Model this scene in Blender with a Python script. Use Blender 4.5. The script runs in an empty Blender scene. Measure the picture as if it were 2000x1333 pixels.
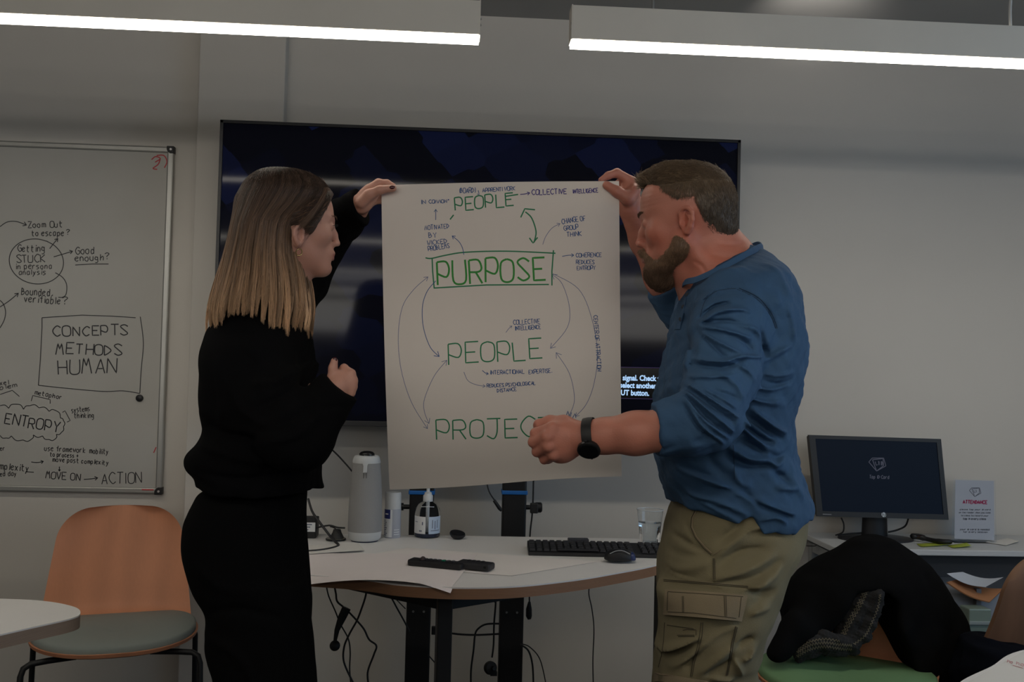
import bpy, math, random
import numpy as np
from mathutils import Matrix, Vector, Euler
from mathutils.bvhtree import BVHTree
random.seed(7); np.random.seed(7)
SC = bpy.context.scene; COL = SC.collection
# ---------------------------------------------------------------- camera
F = 1900.0; CX, CY = 1000.0, 666.5
CH = 1.265
R3 = (Matrix.Rotation(math.radians(-3.4), 3, 'Z') @ Matrix.Rotation(math.radians(90 + 1.82), 3, 'X')
      @ Matrix.Rotation(math.radians(1.40), 3, 'Z'))
CAMLOC = Vector((0, 0, CH))
cd = bpy.data.cameras.new('camera'); cam = bpy.data.objects.new('camera', cd); COL.objects.link(cam)
cam.matrix_world = Matrix.Translation(CAMLOC) @ R3.to_4x4()
cd.sensor_width = 36; cd.lens = F / 2000 * 36; cd.clip_start = 0.05
SC.camera = cam
# ---------------------------------------------------------------- world, exposure, lamps out of frame
wd = bpy.data.worlds.new('world'); SC.world = wd; wd.use_nodes = True
wd.node_tree.nodes['Background'].inputs[0].default_value = (0.05, 0.055, 0.06, 1)
wd.node_tree.nodes['Background'].inputs[1].default_value = 0.3
SC.view_settings.view_transform = 'Standard'; SC.view_settings.look = 'None'
SC.view_settings.gamma = 1; SC.view_settings.use_curve_mapping = False
SC.view_settings.exposure = EXPO = 0.16
LAMP = 12.0             # radiance of the diffusers of the row in view
LAMPB = 20.0            # ... and of the rows further back, over the camera
UPL = 0.8               # radiance of their narrow upward slots
# daylight from a window out of view on the right-hand side of the room
ld = bpy.data.lights.new('window_daylight', 'AREA'); ld.shape = 'RECTANGLE'; ld.size = 2.2; ld.size_y = 1.3
ld.energy = 16; ld.color = (0.45, 0.70, 1.0)
lo = bpy.data.objects.new('window_daylight', ld); COL.objects.link(lo)
lo.location = (3.15, 0.9, 1.45); lo.rotation_euler = (math.radians(90), 0, math.radians(90))

# unseen area light added behind the camera, fills the scene above the baffles
lw = bpy.data.lights.new('rear_fill_light', 'AREA'); lw.shape = 'RECTANGLE'; lw.size = 6.6; lw.size_y = .75; lw.energy = 95; lw.color = (1, .96, .90)
wo = bpy.data.objects.new('rear_fill_light', lw); COL.objects.link(wo); wo.location = (-.3, -6.42, 2.12); wo.rotation_euler = (math.radians(90), 0, math.radians(0))
# unseen spot added for the glow on the ceiling by the wall
us = bpy.data.lights.new('ceiling_glow_spot', 'SPOT'); us.energy = 3.5; us.spot_size = math.radians(75); us.spot_blend = 1; us.shadow_soft_size = .03; us.color = (1, .93, .86)
uo = bpy.data.objects.new('ceiling_glow_spot', us); COL.objects.link(uo); uo.location = (1.15, 3.05, 2.30)
uo.rotation_euler = (Vector((0.08, .22, .27))).to_track_quat('-Z', 'Y').to_euler()

def ray(px, py):
    return R3 @ Vector(((px - CX) / F, -(py - CY) / F, -1.0))
def at(px, py, Y):                      # point seen at a pixel, on the vertical plane y = Y
    r = ray(px, py); return CAMLOC + r * (Y / r.y)
def atz(px, py, Z):                     # ... on the horizontal plane z = Z
    r = ray(px, py); return CAMLOC + r * ((Z - CH) / r.z)
def atd(px, py, d):                     # ... at a distance d along the view axis
    return CAMLOC + ray(px, py) * d
def atx(px, py, X):
    r = ray(px, py); return CAMLOC + r * (X / r.x)

# ---------------------------------------------------------------- materials
def s2l(c):
    return tuple(((x / 255) / 12.92 if x / 255 <= 0.04045 else ((x / 255 + 0.055) / 1.055) ** 2.4) for x in c)
_M = {}
def mat(name, col, rough=0.6, metal=0.0, spec=0.5, emit=None, es=0.0, trans=0.0, ior=1.45, alpha=1.0,
        noise=None, bump=None, wave=None, sheen=0.0, coat=0.0, sss=0.0):
    """noise=(scale, amount[, stretch]) colour variation; bump=(scale, strength[, stretch]); wave=(scale, distortion, amount, axis)"""
    if name in _M: return _M[name]
    m = bpy.data.materials.new(name); m.use_nodes = True; nt = m.node_tree; b = nt.nodes['Principled BSDF']
    b.inputs['Base Color'].default_value = (*col, 1); b.inputs['Roughness'].default_value = rough
    b.inputs['Metallic'].default_value = metal; b.inputs['Specular IOR Level'].default_value = spec
    b.inputs['IOR'].default_value = ior; b.inputs['Transmission Weight'].default_value = trans
    b.inputs['Alpha'].default_value = alpha; b.inputs['Sheen Weight'].default_value = sheen
    b.inputs['Coat Weight'].default_value = coat
    if sss: b.inputs['Subsurface Weight'].default_value = sss; b.inputs['Subsurface Radius'].default_value = (0.012, 0.005, 0.003); b.inputs['Subsurface Scale'].default_value = 1.0
    if emit: b.inputs['Emission Color'].default_value = (*emit, 1); b.inputs['Emission Strength'].default_value = es
    N, L = nt.nodes, nt.links
    tc = N.new('ShaderNodeTexCoord')
    def coords(st):
        if not st: return tc.outputs['Object']
        mp = N.new('ShaderNodeMapping'); mp.inputs['Scale'].default_value = st; L.new(tc.outputs['Object'], mp.inputs[0]); return mp.outputs[0]
    if noise:
        n = N.new('ShaderNodeTexNoise'); n.inputs['Scale'].default_value = noise[0]; n.inputs['Detail'].default_value = 5
        L.new(coords(noise[2] if len(noise) > 2 else None), n.inputs['Vector'])
        r = N.new('ShaderNodeMapRange'); r.inputs[1].default_value = 0.3; r.inputs[2].default_value = 0.7
        r.inputs[3].default_value = 1 - noise[1]; r.inputs[4].default_value = 1 + noise[1]
        L.new(n.outputs[0], r.inputs[0])
        v = N.new('ShaderNodeVectorMath'); v.operation = 'SCALE'; v.inputs[0].default_value = col
        L.new(r.outputs[0], v.inputs['Scale']); L.new(v.outputs[0], b.inputs['Base Color'])
    if wave:
        w = N.new('ShaderNodeTexWave'); w.inputs['Scale'].default_value = wave[0]; w.inputs['Distortion'].default_value = wave[1]
        w.bands_direction = wave[3]; w.inputs['Detail'].default_value = 3; w.inputs['Detail Scale'].default_value = 1.2
        L.new(coords(wave[4] if len(wave) > 4 else None), w.inputs['Vector'])
        n = N.new('ShaderNodeTexNoise'); n.inputs['Scale'].default_value = 6; n.inputs['Detail'].default_value = 6
        L.new(coords(wave[5] if len(wave) > 5 else (14, 14, 1)), n.inputs['Vector'])
        ad = N.new('ShaderNodeMath'); ad.operation = 'ADD'; L.new(w.outputs[1], ad.inputs[0]); L.new(n.outputs[0], ad.inputs[1])
        r = N.new('ShaderNodeMapRange'); r.inputs[1].default_value = 0.3; r.inputs[2].default_value = 1.6
        r.inputs[3].default_value = 1 - wave[2]; r.inputs[4].default_value = 1 + wave[2]; L.new(ad.outputs[0], r.inputs[0])
        v = N.new('ShaderNodeVectorMath'); v.operation = 'SCALE'; v.inputs[0].default_value = col
        L.new(r.outputs[0], v.inputs['Scale']); L.new(v.outputs[0], b.inputs['Base Color'])
    if bump:
        n = N.new('ShaderNodeTexNoise'); n.inputs['Scale'].default_value = bump[0]; n.inputs['Detail'].default_value = 4
        L.new(coords(bump[2] if len(bump) > 2 else None), n.inputs['Vector'])
        bp = N.new('ShaderNodeBump'); bp.inputs['Strength'].default_value = bump[1]; bp.inputs['Distance'].default_value = 0.004
        L.new(n.outputs[0], bp.inputs['Height']); L.new(bp.outputs[0], b.inputs['Normal'])
    _M[name] = m; return m
def emis(name, col, s):
    m = bpy.data.materials.new(name); m.use_nodes = True; nt = m.node_tree
    nt.nodes.remove(nt.nodes['Principled BSDF']); e = nt.nodes.new('ShaderNodeEmission')
    e.inputs[0].default_value = (*col, 1); e.inputs[1].default_value = s
    nt.links.new(e.outputs[0], nt.nodes['Material Output'].inputs[0]); return m

# ---------------------------------------------------------------- object helpers
def tag(o, label=None, cat=None, group=None, kind=None):
    if label: o['label'] = label
    if cat: o['category'] = cat
    if group: o['group'] = group
    if kind: o['kind'] = kind
    return o
def empty(name, loc, label=None, cat=None, group=None):
    o = bpy.data.objects.new(name, None); COL.objects.link(o); o.location = loc; o.empty_display_size = 0.05
    return tag(o, label, cat, group)
def wloc(o):
    p = Vector((0, 0, 0))
    while o is not None: p += o.location; o = o.parent
    return p
class MB:
    def __init__(s): s.v = []; s.f = []; s.mi = []; s.cur = 0
    def add(s, vs, fs):
        n = len(s.v); s.v += [tuple(v) for v in vs]; s.f += [tuple(i + n for i in f) for f in fs]; s.mi += [s.cur] * len(fs); return s
    def box(s, c, size, rot=None):
        c = Vector(c); h = Vector(size) / 2; R = rot.to_matrix() if isinstance(rot, Euler) else (rot if rot is not None else Matrix.Identity(3))
        vs = [c + R @ Vector((x * h.x, y * h.y, z * h.z)) for x in (-1, 1) for y in (-1, 1) for z in (-1, 1)]
        return s.add(vs, [(0, 1, 3, 2), (4, 6, 7, 5), (0, 4, 5, 1), (2, 3, 7, 6), (0, 2, 6, 4), (1, 5, 7, 3)])
    def tube(s, path, r, n=8, cap=True, flat=1.0):
        P = [Vector(p) for p in path]; rs = r if hasattr(r, '__len__') else [r] * len(P)
        T = []
        for i in range(len(P)):
            t = (P[min(i + 1, len(P) - 1)] - P[max(i - 1, 0)]); T.append(t.normalized() if t.length > 1e-9 else Vector((0, 0, 1)))
        up = Vector((0, 0, 1)) if abs(T[0].z) < 0.9 else Vector((0, 1, 0))
        N0 = T[0].cross(up).normalized(); vs = []
        for i in range(len(P)):
            N0 = (N0 - T[i] * N0.dot(T[i])).normalized(); B = T[i].cross(N0)
            for k in range(n):
                a = 2 * math.pi * k / n; vs.append(P[i] + (N0 * math.cos(a) + B * math.sin(a) * flat) * rs[i])
        fs = [(i * n + k, i * n + (k + 1) % n, (i + 1) * n + (k + 1) % n, (i + 1) * n + k) for i in range(len(P) - 1) for k in range(n)]
        if cap: fs += [tuple(range(n))[::-1], tuple(range((len(P) - 1) * n, len(P) * n))]
        return s.add(vs, fs)
    def lathe(s, prof, c, n=28, R=None, sx=1, sy=1):
        c = Vector(c); R = R or Matrix.Identity(3); vs = []
        for (r, z) in prof:
            for k in range(n):
                a = 2 * math.pi * k / n; vs.append(c + R @ Vector((r * math.cos(a) * sx, r * math.sin(a) * sy, z)))
        fs = [(i * n + k, i * n + (k + 1) % n, (i + 1) * n + (k + 1) % n, (i + 1) * n + k) for i in range(len(prof) - 1) for k in range(n)]
        if prof[0][0] > 1e-6: fs.append(tuple(range(n))[::-1])
        if prof[-1][0] > 1e-6: fs.append(tuple(range((len(prof) - 1) * n, len(prof) * n)))
        return s.add(vs, fs)
    def prism(s, pts, off):            # pts: 3D outline, off: extrusion vector
        P = [Vector(p) for p in pts]; n = len(P); off = Vector(off)
        return s.add(P + [p + off for p in P], [tuple(range(n)), tuple(range(n, 2 * n))[::-1]] + [(i, i + n, (i + 1) % n + n, (i + 1) % n) for i in range(n)])
    def slab(s, grid, thick, nrm=None):  # grid[i][j] of points -> closed sheet of given thickness along normals
        a = len(grid); b = len(grid[0]); G = [[Vector(p) for p in r] for r in grid]; up = []; 
        for i in range(a):
            for j in range(b):
                du = G[min(i + 1, a - 1)][j] - G[max(i - 1, 0)][j]; dv = G[i][min(j + 1, b - 1)] - G[i][max(j - 1, 0)]
                nn = nrm or du.cross(dv).normalized(); up.append(G[i][j] + nn * thick)
        vs = [p for r in G for p in r] + up; M = a * b; fs = []
        for i in range(a - 1):
            for j in range(b - 1):
                q = (i * b + j, i * b + j + 1, (i + 1) * b + j + 1, (i + 1) * b + j); fs.append(q); fs.append(tuple(x + M for x in q[::-1]))
        rim = [j for j in range(b)] + [i * b + b - 1 for i in range(1, a)] + [(a - 1) * b + j for j in range(b - 2, -1, -1)] + [i * b for i in range(a - 2, 0, -1)]
        for k in range(len(rim)):
            p, q = rim[k], rim[(k + 1) % len(rim)]; fs.append((p, p + M, q + M, q))
        return s.add(vs, fs)
    def build(s, name, m, parent=None, smooth=None, bevel=0, label=None, cat=None, group=None, kind=None, origin=None, fix=True):
        me = bpy.data.meshes.new(name)
        if parent is not None: o0 = wloc(parent)
        elif origin is not None: o0 = Vector(origin)
        else:
            A = np.array(s.v); o0 = Vector(((A[:, 0].min() + A[:, 0].max()) / 2, (A[:, 1].min() + A[:, 1].max()) / 2, A[:, 2].min()))
        me.from_pydata([tuple(Vector(v) - o0) for v in s.v], [], s.f); 
        if fix:
            import bmesh
            bm = bmesh.new(); bm.from_mesh(me); bmesh.ops.recalc_face_normals(bm, faces=bm.faces); bm.to_mesh(me); bm.free()
        o = bpy.data.objects.new(name, me); COL.objects.link(o)
        for x in (m if isinstance(m, (list, tuple)) else [m]): me.materials.append(x)
        if isinstance(m, (list, tuple)): me.polygons.foreach_set('material_index', s.mi)
        if parent is not None: o.parent = parent
        else: o.location = o0
        if smooth is not None:
            me.polygons.foreach_set('use_smooth', [True] * len(me.polygons))
            if smooth < 180: me.set_sharp_from_angle(angle=math.radians(smooth))
        if bevel:
            b = o.modifiers.new('bevel', 'BEVEL'); b.width = bevel; b.segments = 2; b.limit_method = 'ANGLE'; b.angle_limit = math.radians(40)
        me.update()
        return tag(o, label, cat, group, kind)
def catmull(P, n=8, closed=False):
    P = [Vector(p) for p in P]; out = []; m = len(P)
    rng = range(m) if closed else range(m - 1)
    for i in rng:
        g = (lambda k: P[k % m]) if closed else (lambda k: P[max(0, min(m - 1, k))])
        a, b, c, d = g(i - 1), g(i), g(i + 1), g(i + 2)
        for k in range(n):
            t = k / n; out.append(0.5 * ((2 * b) + (c - a) * t + (2 * a - 5 * b + 4 * c - d) * t * t + (3 * b - a - 3 * c + d) * t ** 3))
    if not closed: out.append(P[-1])
    return out
def cmat(o, *ms):
    for m in ms: o.data.materials.append(m)

# ---------------------------------------------------------------- handwriting: stroke font on a 4 x 6 grid
GL = {
'A': "00 26 40|12 32", 'B': "00 06|~06 25 23 03|~03 33 31 00", 'C': "~45 26 04 02 20 41", 'D': "00 06|~06 25 43 21 00",
'E': "46 06 00 40|03 33", 'F': "46 06 00|03 33", 'G': "~45 26 04 02 20 41 43|43 23", 'H': "00 06|40 46|03 43", 'I': "10 16",
'J': "06 46|~36 32 20 01", 'K': "00 06|46 03 40", 'L': "06 00 40", 'M': "00 16 23 36 40", 'N': "00 06 40 46",
'O': "~26 05 01 20 41 45 26", 'P': "00 06|~06 36 44 32 03", 'R': "00 06|~06 36 44 33 03|23 40", 'S': "~45 26 05 23 41 20 01",
'T': "06 46|26 20", 'U': "~06 01 20 41 46", 'V': "06 20 46", 'W': "06 10 23 30 46", 'X': "00 46|06 40", 'Y': "06 23 46|23 20", 'Z': "06 46 00 40",
'a': "~34 14 02 10 31|34 30", 'b': "06 00|~03 24 32 20 00", 'c': "~33 14 02 10 31", 'd': "~33 14 02 10 31|36 30",
'e': "~02 33 24 03 01 20 31", 'f': "~36 25 20|04 34", 'g': "~33 14 02 11 31|34 3y 2z 0z", 'h': "06 00|~02 24 33 30",
'i': "14 10|15 16", 'k': "06 00|34 02 30", 'l': "16 10", 'm': "04 00|~03 14 23 20|~23 34 43 40", 'n': "04 00|~02 14 33 30",
'o': "~24 03 01 20 31 33 24", 'p': "04 0z|~03 24 32 20 01", 'r': "04 00|~02 14 34", 's': "~34 14 03 22 31 10 00",
't': "16 11 20 30|04 34", 'u': "~04 01 20 31|34 30", 'v': "04 20 34", 'w': "04 10 23 30 44", 'y': "04 20|34 0z", 'x': "00 34|04 30",
'z': "04 34 00 30", '?': "~05 26 45 23 22|20 21", ',': "11 0y", '.': "10 11", "'": "16 14", '"': "16 14|26 24", '(': "~26 14 12 20", ')': "~16 24 22 10", '+': "03 43|21 25", '-': "03 33"}
class Grp(list):
    n = 0
    def __init__(s, strokes, nm='drawn_line'):
        Grp.n += 1; super().__init__(Stk(q, Grp.n, nm) for q in strokes)
class Stk(list):
    def __init__(s, q, g, nm): super().__init__(q); s.g = g; s.nm = nm
def write(groups, fn, m, parent):
    """groups: (strokes, width); each word, arrow or line becomes a part of its own"""
    by = {}
    for S_, w in groups:
        for st in S_:
            k = (getattr(st, 'g', None) or ('x', id(st)), w); by.setdefault(k, []).append(st)
    for (g, w), sts in by.items():
        b = MB(); ribbons(b, sts, w, fn); b.build(getattr(sts[0], 'nm', 'drawn_line'), m, parent)
def glyph(ch):
    out = []
    for st in GL.get(ch, '').split('|'):
        if not st: continue
        sm = st[0] == '~'; st = st.lstrip('~')
        p = [(int(t[0]), {'y': -1, 'z': -2}.get(t[1]) if t[1] in 'yz' else int(t[1])) for t in st.split()]
        v = [Vector((a, b, 0)) for a, b in p]
        if sm: v = catmull(v, 4)
        out.append(v)
    return out
def text_px(s, x0, y0, x1, y1, h, jit=0.06, down=False):
    """strokes (pixel polylines) of a line of handwriting from baseline start to baseline end; cap height h"""
    adv = []; x = 0
    for ch in s:
        adv.append(x); x += 3.0 if ch == ' ' else (2.4 if ch in "iIl.,'(" else (5.6 if ch in 'mMwW' else 5.2))
    W = x - 1.2; L = math.hypot(x1 - x0, y1 - y0); ux, uy = (x1 - x0) / L, (y1 - y0) / L; nx, ny = uy, -ux
    out = []
    for ch, a in zip(s, adv):
        jx, jy, js = random.uniform(-1, 1) * jit * 4, random.uniform(-1, 1) * jit * 4, 1 + random.uniform(-1, 1) * jit
        sl = random.uniform(-.04, .08)
        for st in glyph(ch):
            o = []
            for p in st:
                gx = (a + (p.x + sl * p.y) * js + jx) / W * L; gy = (p.y * js + jy) / 6 * h
                o.append((x0 + ux * gx + nx * gy, y0 + uy * gx + ny * gy))
            out.append(o)
    return Grp(out, 'handwritten_word')
def arrow_px(pts, hs=9, both=False, n=6):
    P = [(v.x, v.y) for v in catmull([Vector((a, b, 0)) for a, b in pts], n)]; out = [P]
    def head(tip, prev):
        a = math.atan2(prev[1] - tip[1], prev[0] - tip[0])
        out.append([(tip[0] + hs * math.cos(a + .55), tip[1] + hs * math.sin(a + .55)), tip, (tip[0] + hs * math.cos(a - .55), tip[1] + hs * math.sin(a - .55))])
    head(P[-1], P[-4] if len(P) > 4 else P[0])
    if both: head(P[0], P[3])
    return Grp(out, 'drawn_arrow')
def curve_px(pts, n=6): return Grp([[(v.x, v.y) for v in catmull([Vector((a, b, 0)) for a, b in pts], n)]])
def ribbons(mb, strokes, wpx, fn, step=3.0):
    """flat pen strokes on a surface; fn(px,py)->3D point just proud of it"""
    for st in strokes:
        Q = [st[0]]
        for a, b in zip(st[:-1], st[1:]):
            d = math.hypot(b[0] - a[0], b[1] - a[1]); k = max(1, int(d / step))
            Q += [(a[0] + (b[0] - a[0]) * i / k, a[1] + (b[1] - a[1]) * i / k) for i in range(1, k + 1)]
        Q = [q for i, q in enumerate(Q) if i == 0 or math.hypot(q[0] - Q[i - 1][0], q[1] - Q[i - 1][1]) > 1e-3]
        if len(Q) < 2: Q = [Q[0], (Q[0][0] + wpx, Q[0][1])]
        vs = []; n = len(Q)
        for i in range(n):
            a, b = Q[max(i - 1, 0)], Q[min(i + 1, n - 1)]; d = math.hypot(b[0] - a[0], b[1] - a[1]) or 1
            nx, ny = -(b[1] - a[1]) / d * wpx / 2, (b[0] - a[0]) / d * wpx / 2
            vs += [fn(Q[i][0] + nx, Q[i][1] + ny), fn(Q[i][0] - nx, Q[i][1] - ny)]
        mb.add(vs, [(2 * i, 2 * i + 1, 2 * i + 3, 2 * i + 2) for i in range(n - 1)])
def font(name, s, loc, size, m, parent, rotz=0.0, tilt=90, align='LEFT', width=1.0, thick=0.0, off=0.0):
    c = bpy.data.curves.new(name, 'FONT'); c.body = s; c.size = size; c.align_x = align; c.extrude = 0.0002; c.resolution_u = 3; c.offset = off
    o = bpy.data.objects.new(name, c); COL.objects.link(o); c.materials.append(m)
    if parent: o.parent = parent; o.location = Vector(loc) - wloc(parent)
    else: o.location = loc
    dg = bpy.context.evaluated_depsgraph_get(); me = bpy.data.meshes.new_from_object(o.evaluated_get(dg)); me.name = name
    R_ = Euler((math.radians(tilt), 0, rotz)).to_matrix() @ Matrix.Diagonal((width, 1, 1)); me.transform(R_.to_4x4()); lo_ = o.location.copy()
    bpy.data.objects.remove(o); o = bpy.data.objects.new(name, me); COL.objects.link(o); o.location = lo_
    if parent: o.parent = parent
    if not me.materials: me.materials.append(m)
    return o
# ================================================================= room
WY = 3.55; CEIL = 2.575
XL, XR, YB = -4.2, 3.2, -6.5
m_wall = mat('painted_wall', (0.62, 0.59, 0.545), 0.85, noise=(1.3, 0.03), bump=(160, 0.05))
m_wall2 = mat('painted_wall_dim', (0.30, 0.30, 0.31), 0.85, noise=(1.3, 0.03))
m_ceil = mat('ceiling_paint', (0.36, 0.355, 0.34), 0.9, noise=(2, 0.03))
m_floor = mat('grey_carpet', (0.045, 0.05, 0.055), 0.95, noise=(60, 0.3), bump=(300, 0.5))
def struct(name, mb, m, **k): return mb.build(name, m, kind='structure', **k)
b = MB(); b.box(((XL + XR) / 2, WY + .05, CEIL / 2), (XR - XL + .2, .1, CEIL)); struct('wall_back', b, m_wall)
b = MB(); b.box((XL - .05, (WY + YB) / 2, CEIL / 2), (.1, WY - YB, CEIL)); struct('wall_left', b, m_wall2)
b = MB(); b.box((XR + .05, (WY + YB) / 2, CEIL / 2), (.1, WY - YB, CEIL)); struct('wall_right', b, m_wall2)
b = MB(); b.box(((XL + XR) / 2, YB - .05, CEIL / 2), (XR - XL + .2, .1, CEIL)); struct('wall_front', b, m_wall2)
b = MB(); b.box(((XL + XR) / 2, (WY + YB) / 2, -.05), (XR - XL + .2, WY - YB + .2, .1)); struct('floor', b, m_floor)
b = MB(); b.box(((XL + XR) / 2, (WY + YB) / 2, CEIL + .05), (XR - XL + .2, WY - YB + .2, .1)); struct('ceiling', b, m_ceil)
# baffles added out of frame to shade the lower wall; the display reflects them
for k, xx in enumerate((-2.1, 0, 2.1)):
    dv = empty('light_baffle', (xx, -.75, 0), 'grey baffle added to block low light, out of frame behind the camera, ' + ('at the left wall side', 'in the middle', 'at the right wall side')[k], 'screen', 'light baffles added behind the camera')
    b = MB(); b.box((xx, -.75, .80), (2.0, .04, 1.30)); b.build('baffle_panel', mat('baffle_fabric', (.05, .05, .055), .95, bump=(500, .3)), dv, bevel=.004)
    for sx in (-.9, .9): b = MB(); b.box((xx + sx, -.75, .07), (.05, .4, .14)); b.build('foot', mat('baffle_foot', (.1, .1, .1), .5), dv, bevel=.004)
# boxed-out pier behind the display
pl = at(395, 200, WY).x; pr = at(561, 200, WY).x
b = MB(); b.box(((pl + pr) / 2, WY - .03, CEIL / 2), (pr - pl, .06, CEIL)); struct('pillar', b, m_wall, bevel=.004)
m_base = mat('white_skirting', (.6, .6, .58), .5)
for (x0, x1, yy) in ((XL, pl, WY), (pl, pr, WY - .06), (pr, XR, WY)):
    b = MB(); b.box(((x0 + x1) / 2, yy - .008, .05), (x1 - x0, .016, .1)); struct('baseboard_back', b, m_base, bevel=.003)

# ================================================================= pendant lamps
m_alu = mat('lamp_housing', (.85, .79, .69), .5, metal=.0, noise=(3, .05))
m_dif = emis('lamp_diffuser', (1.0, .93, .80), LAMP); m_difb = emis('lamp_diffuser_bright', (1.0, .93, .81), LAMPB); m_up = emis('lamp_upslot', (1.0, .96, .86), UPL)
m_wire = mat('steel_wire', (.45, .45, .45), .3, metal=.9); m_cab = mat('white_cable', (.6, .6, .58), .5)
PZ = 2.063
def pendant(x0, x1, y, label, extra=True):
    t = empty('pendant_lamp', ((x0 + x1) / 2, y, PZ), label, 'lamp', 'linear pendant lamps over the room')
    w, h = .052, .083
    b = MB(); b.box(((x0 + x1) / 2, y, PZ + .009 + h / 2), (x1 - x0, w, h)); b.build('housing', m_alu, t, bevel=.0015)
    b = MB(); b.box(((x0 + x1) / 2, y, PZ + .0045), (x1 - x0, w - .003, .009)); b.build('diffuser', m_dif if extra else m_difb, t, label='glowing white strip diffuser')
    b = MB(); b.box(((x0 + x1) / 2, y, PZ + .009 + h + .001), (x1 - x0 - .1, .03, .002)); b.build('upper_slot', m_up, t)
    for s, x in ((0, x0), (1, x1)):
        b = MB(); b.box((x + (.001 if s else -.001), y, PZ + .009 + h / 2), (.003, w, h + .002)); e = b.build('end_cap', m_alu, t)
        if not extra: continue
        for z in (.035, .05):
            q = MB(); q.lathe([(0, 0), (.003, 0), (.003, .002), (0, .002)], (x + (.003 if s else -.003), y - .018, PZ + z), 8, R=Matrix.Rotation(math.radians(90), 3, 'Y')); q.build('screw', m_wire, e)
    for x in (x0 + .2, x1 - .1, (x0 + x1) / 2):
        b = MB(); b.tube([(x, y, PZ + h + .04), (x, y, CEIL)], .0009, 6); b.build('suspension_wire', m_wire, t)
        b = MB(); b.lathe([(.004, 0), (.004, .03), (.0025, .034), (.0025, .04)], (x, y, PZ + h + .009), 10); b.build('wire_grip', m_wire, t)
        b = MB(); b.lathe([(.02, 0), (.02, .008), (.006, .012)][::-1], (x, y, CEIL - .012), 14); b.build('ceiling_cup', m_alu, t)
    return t
py0 = 2.335
xr_l = at(935, 80, py0).x; xl_r = at(1115, 90, py0).x
t = pendant(xr_l - 2.4, xr_l, py0, 'lit white linear pendant lamp at the upper left, ending above the paper')
loop = [at(880 + 14 * math.cos(a), 2 + 12 * math.sin(a), py0) for a in np.linspace(0, 9, 40)]
b = MB(); b.tube([(p.x, p.y + .004 * i / 8 - .01, p.z + .02) for i, p in enumerate(loop)], .0011, 5); b.build('wire_loop', m_wire, t, smooth=180)
t = pendant(xl_r, xl_r + 2.4, py0, 'lit white linear pendant lamp at the upper right over the bent man')
p0 = at(1978, 77, py0); pts = catmull([p0, p0 + Vector((-.006, 0, .03)), p0 + Vector((-.004, 0, .12)), p0 + Vector((.03, 0, .3)), (p0.x + .05, p0.y, CEIL)], 6)
b = MB(); b.tube(pts, .0038, 8); b.build('power_cable', m_cab, t, smooth=180)
for k, y in enumerate((.40, -1.55, -3.5, -5.4)):
    for a, c in ((xr_l - 2.4, xr_l), (xl_r, xl_r + 2.4)):
        pendant(a, c, y, 'lit linear pendant lamp out of frame, ' + ('left' if a < -1 else 'right') + ' one of the ' + ('row over the camera', 'second row behind the camera', 'third row behind the camera', 'last row behind the camera')[k], extra=False)
for k, y in enumerate((-1.55, -3.5, -5.4)): pendant(xr_l - 3.9, xr_l - 2.6, y, 'short lit pendant lamp out of frame by the left wall, in the ' + ('second', 'third', 'last')[k] + ' row', extra=False)

# ================================================================= display on its stand
TY = 3.30
m_blk = mat('black_plastic', (.012, .012, .014), .45, noise=(30, .1)); m_blkm = mat('black_metal', (.010, .010, .011), .5, bump=(400, .05))
TL, TR_, BR, BL = at(432, 238, TY), at(1445, 273, TY), at(1436, 862, TY), at(424, 827, TY)
x0, x1 = TL.x, TR_.x; zt = (TL.z + TR_.z) / 2; zb = zt - (x1 - x0 - .02) * 9 / 16 - .03
tv = empty('display_screen', ((x0 + x1) / 2, TY, zb), 'large black wall-size display behind the two people, showing a no-signal message', 'screen')
b = MB(); b.box(((x0 + x1) / 2, TY + .035, (zt + zb) / 2), (x1 - x0, .05, zt - zb)); b.build('back_shell', m_blk, tv, bevel=.004)
fw = .011
for nm, c, s in (('bezel', ((x0 + x1) / 2, TY, zt - fw / 2), (x1 - x0, .03, fw)), ('bezel', ((x0 + x1) / 2, TY, zb + .009), (x1 - x0, .03, .018)),
                 ('bezel', (x0 + fw / 2, TY, (zt + zb) / 2), (fw, .03, zt - zb)), ('bezel', (x1 - fw / 2, TY, (zt + zb) / 2), (fw, .03, zt - zb))):
    b = MB(); b.box(c, s); b.build(nm, mat('bezel_grey', (.03, .03, .032), .4, metal=.3), tv, bevel=.0015)
# screen glass: gently wavy glossy sheet
m = bpy.data.materials.new('screen_glass'); m.use_nodes = True; nt = m.node_tree; pb = nt.nodes['Principled BSDF']; N, L = nt.nodes, nt.links
pb.inputs['Base Color'].default_value = (.006, .006, .008, 1); pb.inputs['Roughness'].default_value = .065; pb.inputs['Specular IOR Level'].default_value = .11
tc = N.new('ShaderNodeTexCoord'); mp = N.new('ShaderNodeMapping'); mp.inputs['Scale'].default_value = (7, 1, 9); mp.inputs['Rotation'].default_value = (0, .6, 0); L.new(tc.outputs['Object'], mp.inputs[0])
vo = N.new('ShaderNodeTexVoronoi'); vo.distance = 'MANHATTAN'; vo.inputs['Scale'].default_value = 1.0; vo.inputs['Randomness'].default_value = .35; L.new(mp.outputs[0], vo.inputs['Vector'])
sp = N.new('ShaderNodeSeparateColor'); L.new(vo.outputs['Color'], sp.inputs[0])
mr = N.new('ShaderNodeMapRange'); mr.inputs[1].default_value = .45; mr.inputs[2].default_value = 1; mr.inputs[3].default_value = 0; mr.inputs[4].default_value = 1; L.new(sp.outputs[0], mr.inputs[0])
gz = N.new('ShaderNodeSeparateXYZ'); L.new(tc.outputs['Object'], gz.inputs[0])
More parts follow.
